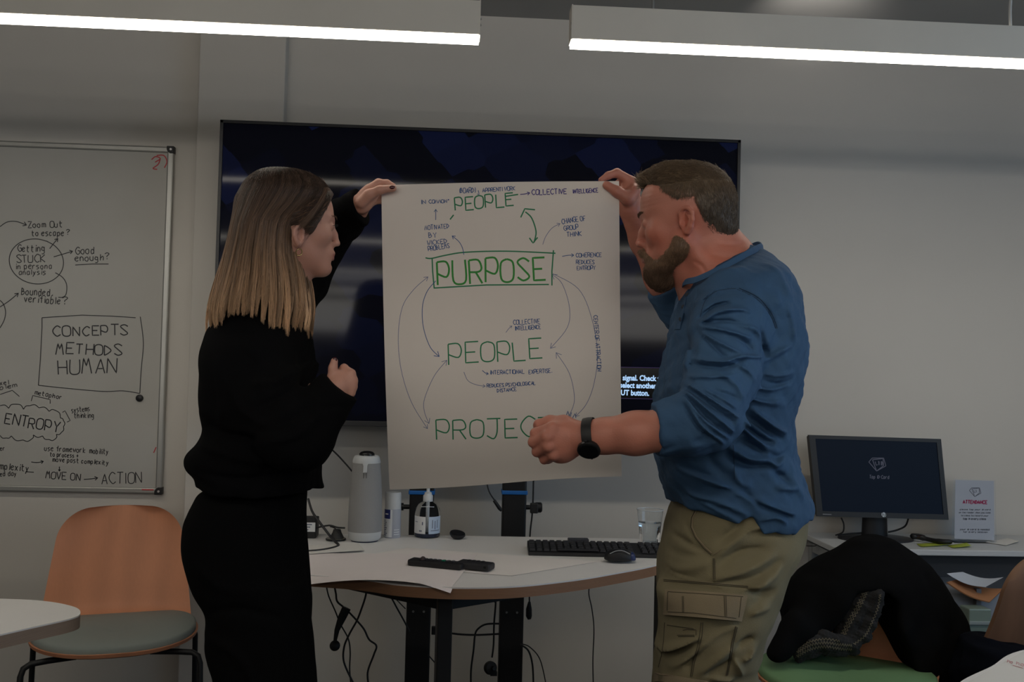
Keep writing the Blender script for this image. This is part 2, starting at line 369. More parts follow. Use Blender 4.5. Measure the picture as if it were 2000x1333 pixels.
g2 = N.new('ShaderNodeMapRange'); g2.inputs[1].default_value = .1; g2.inputs[2].default_value = .95; g2.inputs[3].default_value = .15; g2.inputs[4].default_value = 1; L.new(gz.outputs[2], g2.inputs[0])
mu = N.new('ShaderNodeMath'); mu.operation = 'MULTIPLY'; L.new(mr.outputs[0], mu.inputs[0]); L.new(g2.outputs[0], mu.inputs[1])
m2 = N.new('ShaderNodeMath'); m2.operation = 'MULTIPLY_ADD'; L.new(mu.outputs[0], m2.inputs[0]); m2.inputs[1].default_value = .014; m2.inputs[2].default_value = .0012
pb.inputs['Emission Color'].default_value = (.12, .22, 1, 1); L.new(m2.outputs[0], pb.inputs['Emission Strength'])
m_glass_tv = m
b = MB(); g = []
nx, nz = 60, 40
for j in range(nz + 1):
    row = []
    for i in range(nx + 1):
        X = x0 + fw + (x1 - x0 - 2 * fw) * i / nx; Z = zb + .018 + (zt - zb - .018 - fw) * j / nz
        row.append((X, TY - .008 + .00045 * math.sin(X * 5.1 + 1) * math.sin(Z * 3 + .6) + .0002 * math.sin(X * 13), Z))
    g.append(row)
b.slab(g, .004, Vector((0, 1, 0))); b.build('screen_panel', m_glass_tv, tv, smooth=60)
m_ttx = emis('screen_text', (.45, .68, 1.0), .85); m_tln = emis('screen_line', (.25, .18, .45), .12)
def tvp(px, py): return at(px, py, TY - .0105)
b = MB(); ribbons(b, [[(1190, 717), (1330, 720)], [(1190, 778), (1330, 781)]], 1.2, tvp); b.build('message_border', m_tln, tv)
b = MB()
q = [tvp(960, 711), tvp(1385, 723), tvp(1385, 783), tvp(960, 771)]; q = [Vector((p.x, TY - .0092, p.z)) for p in q]
b.prism(q, (0, .0006, 0)); b.build('message_panel', mat('message_black', (.003, .003, .004), .12), tv)
for s, px, py in (('signal. Check the', 1216, 743), ('select another', 1210.5, 757.5), ('PUT button.', 1206, 772)):
    p = tvp(px, py); font('message_text', s, (p.x, TY - .0108, p.z), .0258, m_ttx, tv, width=.84, off=.0009)
# stand: two columns, collars, knobs
st = empty('display_stand', (at(1000, 1000, 3.34).x - .15, 3.36, 0), 'black two-column floor stand with blue collars carrying the display', 'stand')
m_blue = mat('blue_collar', (.02, .16, .50), .45)
for (ct, cb) in ((824, 812), (1005, 992)):
    pt = at(ct, 960, 3.37); xx = pt.x; pbm = at(cb, 1333, 3.37)
    b = MB(); b.box((xx - .0, 3.385, .60 + .0), (.083, .05, 1.18)); b.build('column', m_blkm, st, bevel=.006)
    b = MB(); b.box((xx, 3.387, 1.30), (.070, .04, .5)); b.build('inner_column', m_blkm, st, bevel=.005)
    zc = at(ct, 963, 3.36).z
    b = MB(); b.box((xx, 3.385, zc), (.090, .058, .014)); b.build('collar', m_blue, st, bevel=.003, label='bright blue collar ring')
    sgn = -1 if ct < 900 else 1
    zk = at(ct, 993, 3.36).z
    b = MB(); b.lathe([(.008, 0), (.008, .02), (.013, .02), (.013, .03), (.018, .034), (.018, .052), (.014, .056), (0, .056)], (xx + sgn * .042, 3.385, zk), 14, R=Matrix.Rotation(math.radians(90 * sgn), 3, 'Y')); b.build('clamp_knob', m_blk, st, smooth=40)
    for z in (.52, .44):
        for dx in (-.018, .018):
            b = MB(); b.lathe([(0, 0), (.004, 0), (.004, .003), (0, .003)], (xx + dx, 3.358, z), 8, R=Matrix.Rotation(math.radians(90), 3, 'X')); b.build('bolt', m_wire, st)
xa, xb = at(824, 960, 3.37).x, at(1005, 960, 3.37).x
b = MB(); b.box(((xa + xb) / 2, 3.38, .06), (.75, .08, .06)); b.box((xa, 3.25, .05), (.08, .5, .045)); b.box((xb, 3.25, .05), (.08, .5, .045)); b.build('base_frame', m_blkm, st, bevel=.006)
b = MB(); b.box(((xa + xb) / 2, 3.412, 1.42), (.62, .014, .38)); b.build('mount_bracket', m_blkm, st, bevel=.004)

# ================================================================= whiteboard
BY = WY
mb_al = mat('aluminium_frame', (.42, .42, .40), .4, metal=.7); m_wb = mat('whiteboard_enamel', (.46, .45, .42), .35, noise=(1.7, .07), spec=.4)
pz0, pz1 = at(330, 966, BY - .02).z, at(336, 287, BY - .02).z; bx1 = at(327, 640, BY - .02).x; bx0 = bx1 - 1.9
wb = empty('whiteboard', ((bx0 + bx1) / 2, WY, pz0), 'framed whiteboard covered in black marker notes on the left wall', 'whiteboard')
b = MB(); b.box(((bx0 + bx1) / 2, WY - .009, (pz0 + pz1) / 2), (bx1 - bx0 - .02, .014, pz1 - pz0 - .02)); b.build('panel', m_wb, wb)
fr = .022
for c, s in ((((bx0 + bx1) / 2, WY - .012, pz1 - fr / 2), (bx1 - bx0, .022, fr)), (((bx0 + bx1) / 2, WY - .012, pz0 + fr / 2), (bx1 - bx0, .022, fr)),
             ((bx0 + fr / 2, WY - .012, (pz0 + pz1) / 2), (fr, .022, pz1 - pz0)), ((bx1 - fr / 2, WY - .012, (pz0 + pz1) / 2), (fr, .022, pz1 - pz0))):
    b = MB(); b.box(c, s); b.build('frame_rail', mb_al, wb, bevel=.005)
for x in (bx0, bx1):
    for z in (pz0, pz1):
        sx = 1 if x == bx1 else -1; sz = 1 if z == pz1 else -1
        b = MB(); o = [(0, 0), (.026, 0), (.026, -.012), (.022, -.020), (.014, -.026), (0, -.026)]
        b.prism([(x + .002 * sx - sx * u, WY - .026, z + .002 * sz + sz * v) for u, v in o], (0, .025, 0)); e = b.build('corner_cap', m_blk, wb, bevel=.002)
        b = MB(); b.lathe([(0, 0), (.004, 0), (.004, .002), (0, .002)], (x - sx * .009, WY - .026, z - sz * .010), 10, R=Matrix.Rotation(math.radians(90), 3, 'X')); b.build('screw', mat('steel_bright', (.7, .7, .7), .3, metal=.6), e)
def wbp(px, py): return at(px, py, WY - .0168)
m_mk = mat('black_marker', (.025, .025, .03), .5); m_red = mat('red_marker', (.5, .05, .06), .5)
S = []; S2 = []
def T(*a, **k): S.extend(text_px(*a, **k))
T('Zoom Out', 55, 445, 123, 444, 12); T('to escape', 62, 461, 125, 461, 11); T('?', 129, 459, 136, 459, 11)
T('Getting', 35, 492, 88, 492, 13); S2 += text_px('in persona', 31, 526, 102, 525, 11); S2 += text_px('analysis', 37, 537, 90, 537, 10)
T('STUCK', 32, 514, 88, 512, 15); T('Good', 148, 497, 185, 496, 14); T('enough', 147, 511, 203, 509, 12); T('?', 205, 507, 213, 507, 12)
S.append([(147, 518), (180, 516), (212, 516)])
S += curve_px([(71 + 53 * math.cos(a), 511 + 44 * math.sin(a) + .05 * 53 * math.cos(a)) for a in np.linspace(-1.2, 5.15, 18)], 4)
S += arrow_px([(97, 486), (104, 477), (113, 466)], 7) + arrow_px([(105, 502), (122, 497), (142, 491)], 7) + arrow_px([(0, 443), (14, 434), (32, 433), (52, 440)], 8)
S += curve_px([(108, 533), (122, 542), (130, 556), (129, 575), (122, 581), (114, 581)]) + arrow_px([(0, 600), (18, 588), (36, 573)], 8)
T('Bounded', 42, 576, 98, 579, 14); T(',', 100, 578, 104, 578, 10); T('verifiable', 47, 590, 118, 595, 13); T('?', 121, 595, 131, 595, 14)
S += curve_px([(0, 587), (7, 595), (11, 610), (8, 626), (0, 641)])
S += [[(82, 621), (82, 640), (79, 700), (75, 753)], [(82, 621), (160, 616), (220, 618), (265, 621)]] + curve_px([(75, 753), (120, 758), (200, 765), (240, 764), (273, 769)]) + curve_px([(273, 769), (276, 720), (280, 670), (274, 619)])
S3 = []
S3 += text_px('CONCEPTS', 105, 657, 250, 656, 20, .1) + text_px('METHODS', 110, 692, 238, 694, 21, .1) + text_px('HUMAN', 114, 731, 227, 729, 28, .08)
S2 += text_px('metaphor', 68, 771, 121, 781, 9) + [[(61, 784), (64, 773), (98, 781), (98, 789)]] + [[(0, 771), (24, 763), (38, 775)]]
S2 += text_px('xel', 0, 753, 18, 751, 9) + text_px('blem', 0, 762, 34, 756, 8)
cl = [(0, 793), (17, 798), (30, 790), (46, 800), (58, 793), (76, 797), (96, 804), (108, 802), (118, 817), (124, 822), (124, 834), (120, 845), (110, 849), (108, 858), (96, 859), (83, 852), (65, 850), (62, 858), (45, 860), (22, 852), (12, 856), (0, 851)]
for k in range(0, len(cl) - 1):
    a, c = cl[k], cl[k + 1]; mx, my = (a[0] + c[0]) / 2, (a[1] + c[1]) / 2; dx, dy = c[0] - a[0], c[1] - a[1]; S += curve_px([a, (mx + dy * .22, my - dx * .22), c], 4)
S3 += text_px('ENTROPY', 8, 828, 114, 846, 21, .08)
S2 += [[(122, 806), (127, 803), (137, 822), (131, 825)]] + text_px('systems', 140, 807, 176, 803, 10) + text_px('thinking', 145, 817, 184, 817, 10)
S2 += text_px('use framework', 87, 881, 167, 885, 10) + text_px('mobility', 175, 886, 212, 888, 10) + text_px('to process +', 98, 892, 153, 895, 8) + text_px('move past complexity', 103, 902, 212, 909, 9)
S += arrow_px([(116, 912), (116, 921)], 4) + text_px('MOVE ON', 89, 935, 156, 940, 14) + arrow_px([(164, 937), (178, 936), (191, 934)], 7) + text_px('ACTION', 199, 946, 276, 944, 21)
S += text_px('mplexity', 0, 917, 56, 922, 13) + [[(50, 922), (66, 923)]] + arrow_px([(61, 903), (73, 904), (85, 902)], 6); S2 += text_px('ed day', 0, 931, 33, 930, 9) + text_px('er', 0, 881, 10, 880, 8)
write([(S, 1.7), (S2, 1.5), (S3, 2.3)], wbp, m_mk, wb)
b = MB(); ribbons(b, curve_px([(296, 312), (304, 306), (313, 310), (303, 317)]) + curve_px([(313, 310), (309, 321), (299, 329), (307, 331)]) + curve_px([(306, 304), (320, 304), (326, 316), (321, 328)]), 2.2, wbp); b.build('red_scribble', m_red, wb, label='red scribble in the top corner')
b = MB(); ribbons(b, [[(305, 874), (300, 885)]], 2, wbp); b.build('red_mark', m_red, wb); b = MB(); ribbons(b, [[(277, 957), (300, 957.5)]], 2.5, lambda a, c: at(a, c, WY - .0245)); b.build('red_mark', m_red, wb)
p = at(273, 778, WY - .017)
b = MB(); b.lathe([(.0125, 0), (.013, .003), (.012, .008), (.009, .010), (0, .0105)], p, 22, R=Matrix.Rotation(math.radians(90), 3, 'X')); b.build('magnet', m_blk, smooth=40, label='round black magnet below the boxed words on the whiteboard', cat='magnet')
# ================================================================= round-cornered meeting table
TZ = .74
m_lam = mat('white_laminate', (.82, .80, .79), .38, noise=(4, .02)); m_ply = mat('ply_edge', (.30, .155, .085), .55, wave=(2.5, 2, .25, 'Z', (1, 1, 60), (3, 3, 80)))
out_px = [(760, 1046), (900, 1048), (1100, 1053), (1290, 1066)]
Fp = [atz(*p, TZ) for p in ((700, 1131), (780, 1142), (890, 1148), (1000, 1146), (1100, 1136), (1180, 1124), (1285, 1103))]
Bk = atz(900, 1048, TZ).y
ctl = [(p.x, p.y) for p in Fp] + [(.62, 2.80), (.82, 2.93), (.80, Bk - .03), (.60, Bk), (.3, Bk + .005), (0, Bk + .008), (-.35, Bk + .005), (-.60, Bk - .01), (-.70, 2.97), (-.66, 2.80), (-.52, 2.57)]
ol = catmull([(x, y, TZ) for x, y in ctl], 6, closed=True)
tb = empty('meeting_table', (-.1, 2.8, 0), 'white-topped meeting table with rounded plywood edge in front of the display', 'table')
b = MB(); b.prism([(p.x, p.y, TZ - .0035) for p in ol], (0, 0, .0035)); b.build('tabletop', m_lam, tb)
b = MB(); b.prism([(p.x, p.y, TZ - .029) for p in ol], (0, 0, .0254)); b.build('edge_band', m_ply, tb, smooth=40)
leg = at(866, 1250, 2.50); lx, ly = leg.x, 2.50
corners = [(lx, ly), (.66, 2.99), (-.56, 2.97)]
for i in range(3):
    a, c = Vector((*corners[i], 0)), Vector((*corners[(i + 1) % 3], 0)); d = c - a; ang = math.atan2(d.y, d.x)
    b = MB(); b.box((a + c) / 2 + Vector((0, 0, TZ - .029 - .0275)), (d.length - .03, .022, .054), Euler((0, 0, ang))); b.build('apron_rail', m_blkm, tb, bevel=.002)
for (x, y) in corners:
    b = MB(); b.box((x, y, (TZ - .03) / 2), (.038, .038, TZ - .03), Euler((0, 0, math.radians(10)))); b.build('leg', m_blkm, tb, bevel=.003)
    b = MB(); b.lathe([(.02, 0), (.02, .012), (.014, .016)], (x, y, 0), 12); b.build('foot', m_blk, tb)

# large sheets lying on the table
m_pap = mat('flipchart_paper', (.82, .77, .745), .8, noise=(5, .015)); m_pap2 = mat('paper_pinkish', (.82, .75, .745), .8, noise=(3, .03))
def sheet(name, cor, label, m, zf=None, n=14, cat='paper'):
    g = []
    for i in range(n + 1):
        r = []
        for j in range(n + 1):
            u, v = i / n, j / n
            p = (cor[0] * (1 - u) * (1 - v) + cor[1] * u * (1 - v) + cor[2] * u * v + cor[3] * (1 - u) * v)
            p = p.copy()
            if zf: p.z += zf(u, v)
            r.append(p)
        g.append(r)
    b = MB(); b.slab(g, .0004, Vector((0, 0, 1))); o = b.build(name, m, smooth=50, label=label, cat=cat); return o
z = TZ + .0008
def hang(u, v):     # the near-left corner droops over the table edge
    return .002 + .012 * max(0, 1 - abs(u - 1) * 6) * math.sin(v * 9) * 0 + .003 * math.sin(u * 5) * math.sin(v * 4 + 1) ** 2
c1 = [atz(560, 1080, z), atz(790, 1072, z), atz(1060, 1111, z), atz(700, 1135, z)]
# lower sheet
sheet('paper_sheet', [atz(795, 1071, z), atz(1168, 1098, z), atz(1000, 1126, z), atz(640, 1100, z)], 'blank flipchart sheet lying under the pink-tinted one, towards the keyboard', m_pap, lambda u, v: .0005)
# upper sheet curls over the table front
def in_poly(x, y, P=[(p.x, p.y) for p in ol]):
    c = False
    for i in range(len(P)):
        (xa, ya), (xb, yb) = P[i], P[i - 1]
        if (ya > y) != (yb > y) and x < (xb - xa) * (y - ya) / (yb - ya) + xa: c = not c
    return c
g = []
n = 24
A_, B_, C_, D_ = [atz(*q, TZ) for q in ((560, 1083), (850, 1082), (1052, 1110), (880, 1152))]
E_ = atd(600, 1143, 2.40)
for i in range(n + 1):
    r = []
    for j in range(n + 1):
        u, v = i / n, j / n                    # u: left -> right, v: back -> front
        back = A_.lerp(Vector((B_.x + .12, B_.y - .02, B_.z)), u); front = E_.lerp(D_, u); p = back.lerp(front, v)
        if v > .5 and u > .5: pass
        k = .020 * math.sin(math.pi * min(1, max(0, (u - .0) / 1))) * v ** 3     # the bow of the front edge
        p.z = TZ + .0028 + (E_.z - TZ - .0028) * (1 - u) ** 2.2 * v ** 2 + k * (0.55) - .012 * max(0, u - .8) * 5 * v ** 8
        if in_poly(p.x, p.y): p.z = max(p.z, TZ + .0018)
        r.append(p)
    g.append(r)
b = MB(); b.slab(g, .0004, Vector((0, 0, 1))); sh = b.build('paper_sheet', m_pap2, smooth=50, label='large flipchart sheet drooping over the table front edge', cat='paper')
sheet('paper_sheet', [atz(600, 1066, z + .004), atz(700, 1062, z + .004), atz(712, 1076, z + .004), atz(590, 1084, z + .004)], 'small bright sheet of paper under the cable beside the white camera tower', mat('white_paper', (.75, .73, .70), .8), lambda u, v: .0005)

# ---------------- conference camera tower
m_fab = mat('grey_knit', (.33, .33, .33), .9, bump=(900, .4)); m_wp = mat('white_plastic', (.58, .60, .61), .4); m_navy = mat('navy_rubber', (.012, .02, .05), .6)
c0 = atz(710, 1060, TZ); sc = (c0 - CAMLOC).length / F
def px2m(p): return (p - CAMLOC).dot(ray(CX, CY)) / F
sc = px2m(c0)
cy = c0 + Vector((0, .03, 0)); cy.z = TZ
ow = empty('conference_camera', cy, 'tall tapered grey and white camera speaker tower on the table beside the woman', 'speaker')
R0 = 33 * sc; H0 = 168 * sc
def prof(rs): return [(r * R0, t * H0) for r, t in rs]
b = MB(); b.lathe([(0, 0)] + prof([(.80, 0), (.82, .015)]), cy, 36); b.build('base_ring', m_navy, ow, smooth=40)
b = MB(); b.lathe(prof([(.86, .015), (.97, .04), (1.0, .118)]), cy, 36); b.build('lower_band', m_wp, ow, smooth=60)
b = MB(); b.lathe(prof([(1.0, .118), (1.01, .14), (1.0, .35), (.965, .55), (.90, .75), (.83, .88), (.82, .93)]), cy, 36); b.build('fabric_sleeve', m_fab, ow, smooth=60)
b = MB(); b.lathe(prof([(.835, .915), (.83, .935), (.79, .965), (.72, .995), (.66, 1.0), (0, 1.0)]), cy, 36); b.build('upper_cap', m_wp, ow, smooth=50)
b = MB(); g = []
for i in range(9):
    t = .935 - .12 * i / 8; w = .23 * (1 - .45 * min(1, i / 3))
    g.append([cy + Vector((R0 * (.845 + (.935 - t) * .55) * math.sin(a) , -R0 * (.845 + (.935 - t) * .55) * math.cos(a), t * H0)) for a in np.linspace(-w, w, 7)])
b.slab(g, .001); b.build('status_light_strip', m_wp, ow, smooth=60)
b = MB(); b.lathe(prof([(.46, .995), (.46, 1.02), (.36, 1.04), (.2, 1.05), (0, 1.052)]), cy, 28); b.build('lens_dome', mat('smoked_dome', (.01, .01, .01), .15), ow, smooth=60)
for a in (-.09, .09):
    b = MB(); t = .78; b.box(cy + Vector((R0 * .915 * math.sin(a), -R0 * .915 * math.cos(a), t * H0)), (.0012, .0016, .016)); b.build('logo_slit', m_blk, ow)

# ---------------- spray can
c = atz(766, 1050, TZ); s = px2m(c); c.z = TZ
sp_ = empty('spray_can', c, 'white aerosol can with a navy label patch between the tower and the pump bottle', 'can')
r = 16 * s; h = 88 * s
b = MB(); b.lathe([(0, 0), (r * .95, 0), (r, .003), (r, h * .64)], c, 30); b.build('can_body', mat('can_grey', (.42, .44, .50), .35), sp_, smooth=40)
b = MB(); b.lathe([(r * .98, h * .64), (r * .98, h * .96), (r * .9, h), (0, h)], c, 30); b.build('cap', m_wp, sp_, smooth=40)
def wrap(name, c, r, a0, a1, z0, z1, m, par, n=8, off=.0006):
    b = MB(); b.slab([[c + Vector((r * math.sin(a) * 1, -r * math.cos(a), zz)) for a in np.linspace(a0, a1, n)] for zz in (z0, z1)], off); return b.build(name, m, par, smooth=60)
m_lab = mat('label_white', (.80, .81, .82), .5); m_ink = mat('label_ink', (.12, .14, .22), .5); m_nv = mat('label_navy', (.02, .03, .16), .5)
wrap('label', c, r * 1.01, -1.5, 0, .004, h * .63, m_lab, sp_)
wrap('label', c, r * 1.03, -1.3, -.25, h * .43, h * .63, m_nv, sp_)
for k in range(9): wrap('label_text', c, r * 1.035, -1.25, -.95 + .35 * ((k * 37 % 10) / 10), h * (.38 - .04 * k), h * (.395 - .04 * k), m_ink, sp_)
wrap('label_text', c, r * 1.045, -.95, -.5, h * .52, h * .545, m_lab, sp_)
for k in range(3): wrap('label_text', c, r * 1.03, .25, 1.0, h * (.18 - .05 * k), h * (.195 - .05 * k), m_lab, sp_)

# ---------------- pump bottle
c = atz(834, 1049, TZ); s = px2m(c); c.z = TZ
pb_ = empty('pump_bottle', c, 'clear hand sanitiser pump bottle with a white label on the table', 'bottle')
m_clear = mat('clear_plastic', (.93, .96, .98), .03, trans=1.0, ior=1.12); r = 25 * s
b = MB(); b.lathe([(0, .001), (r * .93, .001), (r, .005), (r, 42 * s), (r * .93, 55 * s), (r * .70, 64 * s), (r * .40, 69 * s), (r * .36, 72 * s)], c, 32); b.build('bottle_body', m_clear, pb_, smooth=60)
b = MB(); b.lathe([(0, .003), (r * .9, .003), (r * .94, .008), (r * .94, 9 * s), (0, 9 * s)], c, 28); b.build('gel', mat('dark_gel', (.02, .03, .07), .2), pb_, smooth=40)
wrap('label', c, r * 1.01, -1.4, -.12, 9 * s, 42 * s, m_lab, pb_, 12); wrap('label', c, r * 1.01, .12, 1.4, 9 * s, 42 * s, mat('label_bluish', (.55, .65, .80), .5), pb_, 12)
for a0, a1, z0, z1 in ((-.40, -.32, 26, 32), (-.62, -.54, 13, 16), (-.50, -.42, 13, 16), (-1.1, -.8, 31, 32), (.40, .45, 20, 36), (.62, .67, 18, 34), (.84, .88, 20, 36), (.3, 1.1, 15, 16)):
    wrap('label_text', c, r * 1.03, a0, a1, z0 * s, z1 * s, m_ink, pb_)
b = MB(); b.lathe([(9.5 * s, 69 * s), (9.5 * s, 80 * s), (7 * s, 83 * s), (7 * s, 86 * s), (3.2 * s, 88 * s), (3.2 * s, 99 * s)], c, 20); b.box(c + Vector((-8 * s, -.004, 102 * s)), (26 * s, 8 * s, 6 * s)); b.build('pump_head', mat('pump_white', (.72, .74, .75), .4), pb_, smooth=40)
b = MB(); b.tube([c + Vector((0, 0, 10 * s)), c + Vector((0, 0, 72 * s))], 3.2 * s, 10); b.build('dip_tube', mat('tube_white', (.6, .62, .64), .5), pb_, smooth=60)
b = MB(); b.tube([c + Vector((r * .55 * math.sin(a), -r * .55 * math.cos(a) - .001, 57 * s + 3 * s * math.cos(a))) for a in np.linspace(-1, 1, 9)], .0012, 6); b.build('shoulder_ring', m_lab, pb_)

# ---------------- small black lens puck
c = atz(892, 1053, TZ); s = px2m(c); c.z = TZ
b = MB(); Rr = Euler((math.radians(15), math.radians(8), 0)).to_matrix()
b.lathe([(0, 0), (7 * s, 0), (12 * s, 4 * s), (15 * s, 9 * s), (14 * s, 12 * s), (8 * s, 13 * s), (0, 12 * s)], c + Vector((0, 0, .001)), 24, R=Rr, sx=1.05); b.build('black_puck', m_blk, smooth=50, label='small rounded black puck on the table right of the pump bottle', cat='gadget', origin=c)
# ---------------- small black dongle
c = atz(1130, 1063, TZ); s = px2m(c)
b = MB(); b.box((c.x, c.y + .01, TZ + .008), (40 * s, .03, .014)); b.build('adapter_block', mat('dark_grey_plastic', (.035, .035, .045), .45), bevel=.002, label='small dark rectangular adapter block behind the keyboard', cat='adapter')
# ---------------- keyboard
k0, k1 = atz(1032, 1086, TZ), atz(1300, 1092, TZ)
kx = k1 - k0; kang = math.atan2(kx.y, kx.x); KL = .44; kR = Euler((0, 0, kang)).to_matrix()
kb = empty('keyboard', k0, 'black computer keyboard lying across the table behind the mouse', 'keyboard')
kp = lambda x, y, z: k0 + kR @ Vector((x, y, z)) + Vector((0, 0, 0))
b = MB()
pr = [(0, 0), (.002, .010), (.135, .020), (.140, .018), (.140, .004), (.135, 0)]
vs = [kp(x, y, zz) for x in (0, KL) for y, zz in pr]; n = len(pr)
b.add(vs, [tuple(range(n)), tuple(range(n, 2 * n))[::-1]] + [(i, i + n, (i + 1) % n + n, (i + 1) % n) for i in range(n)]); b.build('case', m_blk, kb, bevel=.002)
kme = None; m_key = mat('key_black', (.022, .022, .026), .5)
for rr in range(5):
    for cc in range(21):
        if cc in (15,) : continue
        wd_ = .0165
        ctr = kp(.012 + cc * .0203, .020 + rr * .0225, .0125 + rr * .0017 + .0035)
        if rr == 0 and 4 <= cc <= 9:
            if cc != 4: continue
            b = MB(); cm = kp(.012 + 6.5 * .0203, .020, .016); b.box(cm, (.118, .017, .006), kR); b.build('space_bar', m_key, kb, bevel=.0015); continue
        if kme is None:
            b = MB(); h = wd_ / 2; t = h * .8
            b.add([(-h, -h, -.004), (h, -h, -.004), (h, h, -.004), (-h, h, -.004), (-t, -t, .0035), (t, -t, .0035), (t, t, .0035), (-t, t, .0035)], [(0, 1, 2, 3), (4, 5, 6, 7), (0, 1, 5, 4), (1, 2, 6, 5), (2, 3, 7, 6), (3, 0, 4, 7)])
            k = b.build('key', m_key, None, origin=(0, 0, 0)); kme = k.data; k.parent = kb; k.location = ctr - k0
        else:
            k = bpy.data.objects.new('key', kme); COL.objects.link(k); k.parent = kb; k.location = ctr - k0
        k.rotation_euler = (0, 0, kang)
# ---------------- mouse
c = atz(1213, 1103, TZ); s = px2m(c)
ms = empty('computer_mouse', (c.x, c.y + .03, TZ), 'black computer mouse with a blue-tinted end in front of the keyboard', 'mouse')
def blob(cx, cy, cz, rx, ry, rz, nu=20, nv=12, rot=0, zmin=None):
    V_ = []; 
    for j in range(nv + 1):
        ph = math.pi * j / nv
        for i in range(nu):
            a = 2 * math.pi * i / nu; sx, sy = math.cos(a), math.sin(a); f = lambda q: math.copysign(abs(q) ** .75, q)
            x, y, z = f(math.sin(ph) * sx) * rx, f(math.sin(ph) * sy) * ry, math.cos(ph) * rz
            if z < 0: z *= .25
            V_.append(Vector((cx + x * math.cos(rot) - y * math.sin(rot), cy + x * math.sin(rot) + y * math.cos(rot), cz + z)))
    return V_, [(j * nu + i, j * nu + (i + 1) % nu, (j + 1) * nu + (i + 1) % nu, (j + 1) * nu + i) for j in range(nv) for i in range(nu)]
b = MB(); b.add(*blob(c.x, c.y + .03, TZ + .010, .043, .026, .027)); b.build('body_shell', m_blk, ms, smooth=180)
b = MB(); b.add(*blob(c.x + .034, c.y + .028, TZ + .011, .011, .022, .018)); b.build('end_panel', mat('blue_rubber', (.02, .035, .12), .35), ms, smooth=180, label='dark blue end panel')
b = MB(); b.tube([(c.x - .030 + .008 * k, c.y + .012 - .0005 * k, TZ + .0275 + .010 * math.sin(k / 7 * 3.1) - .001) for k in range(8)], .0011, 6); b.build('side_trim', mat('trim_grey', (.4, .4, .42), .4), ms)
b = MB(); b.lathe([(.006, -.0035), (.0065, 0), (.006, .0035)], (c.x - .018, c.y + .028, TZ + .031), 14, R=Matrix.Rotation(math.radians(90), 3, 'X')); b.build('scroll_wheel', m_key, ms)
# ---------------- two remotes
def bar(name, p0, p1, w, h, m, label, cat, z=TZ + .004, extra=None, rise=0):
    p0 = Vector(p0); p1 = Vector(p1); d = p1 - p0; a = math.atan2(d.y, d.x); e = empty(name, (p0 + p1) / 2, label, cat)
    b = MB(); b.box((p0 + p1) / 2 + Vector((0, 0, h / 2)), (d.length, w, h), Euler((0, -math.atan2(p1.z - p0.z, d.length), a))); o = b.build('casing', m, e, bevel=h * .3)
    return e, a, (p0 + p1) / 2, d.length
q0, q1 = atz(800, 1106, TZ + .004), atz(906, 1116, TZ + .004)
e, a, c, l = bar('remote_control', q0 + Vector((0, .02, 0)), q1 + Vector((0, .02, 0)), .040, .017, m_blk, 'black remote control with a small knob on the drooping sheet', 'remote')
c2 = atz(826, 1094, TZ + .023); b = MB(); b.lathe([(.003, 0), (.006, .002), (.0065, .008), (.003, .011), (0, .011)], (c2.x, c.y, TZ + .020), 12); b.build('knob', mat('knob_brown', (.05, .035, .035), .5), e, smooth=40)
for k in range(8):
    b = MB(); pp = c + Euler((0, 0, a)).to_matrix() @ Vector((-.045 + .013 * k, .0, .0185)); b.box(pp, (.008, .012, .003), Euler((0, 0, a))); b.build('button', mat('button_grey', (.05, .05, .06), .5) if k != 5 else mat('button_green', (.01, .2, .12), .4), e, bevel=.0008)
q0, q1 = atz(896, 1112, TZ + .004), atz(962, 1118, TZ + .004)
e, a, c, l = bar('remote_control', q0 + Vector((0, .025, .001)), q1 + Vector((0, .02, 0)), .045, .018, mat('remote_grey', (.02, .02, .024), .5), 'dark grey handset with an end socket on the drooping sheet', 'remote')
pp = c + Euler((0, 0, a)).to_matrix() @ Vector((l / 2 - .012, -.023, .010)); b = MB(); b.box(pp, (.007, .002, .006), Euler((0, 0, a))); b.build('socket', mat('hole_black', (.003, .003, .003), .8), e)
for k in range(4):
    b = MB(); pp = c + Euler((0, 0, a)).to_matrix() @ Vector((-.02 + .013 * k, .005, .0195)); b.box(pp, (.008, .010, .002), Euler((0, 0, a))); b.build('button', m_key, e, bevel=.0008)
# ---------------- glass of water
c = atz(1271, 1075, TZ); s = px2m(c); c = Vector((c.x, c.y + .02, TZ)); H = 77 * s; r0, r1 = 18.5 * s, 26 * s
gl = empty('drinking_glass', c, 'clear drinking glass of water on the table beside the man', 'glass')
m_gl = mat('clear_glass', (.97, .99, 1), .01, trans=1.0, ior=1.35)
b = MB(); b.lathe([(0, .0008), (r0, .0008), (r0, 14 * s), (r1, H), (r1 - .0018, H), (r0 - .0018 + (r1 - r0) * .3, 14 * s), (0, 13 * s)], c, 30); b.build('tumbler', m_gl, gl, smooth=35)
b = MB(); rw = r0 + (r1 - r0) * .64; b.lathe([(0, 14 * s), (r0 - .001, 14.3 * s), (rw - .001, 52 * s), (0, 52 * s)], c, 28); b.build('water', mat('water', (.95, .98, 1), 0.0, trans=1, ior=1.2), gl, smooth=35)
b = MB(); b.tube([c + Vector((r1 * math.cos(a_), r1 * math.sin(a_), H)) for a_ in np.linspace(0, 2 * math.pi, 30)], .0012, 6, cap=False); b.build('rim', mat('glass_rim', (.75, .8, .85), .2, alpha=.8), gl)
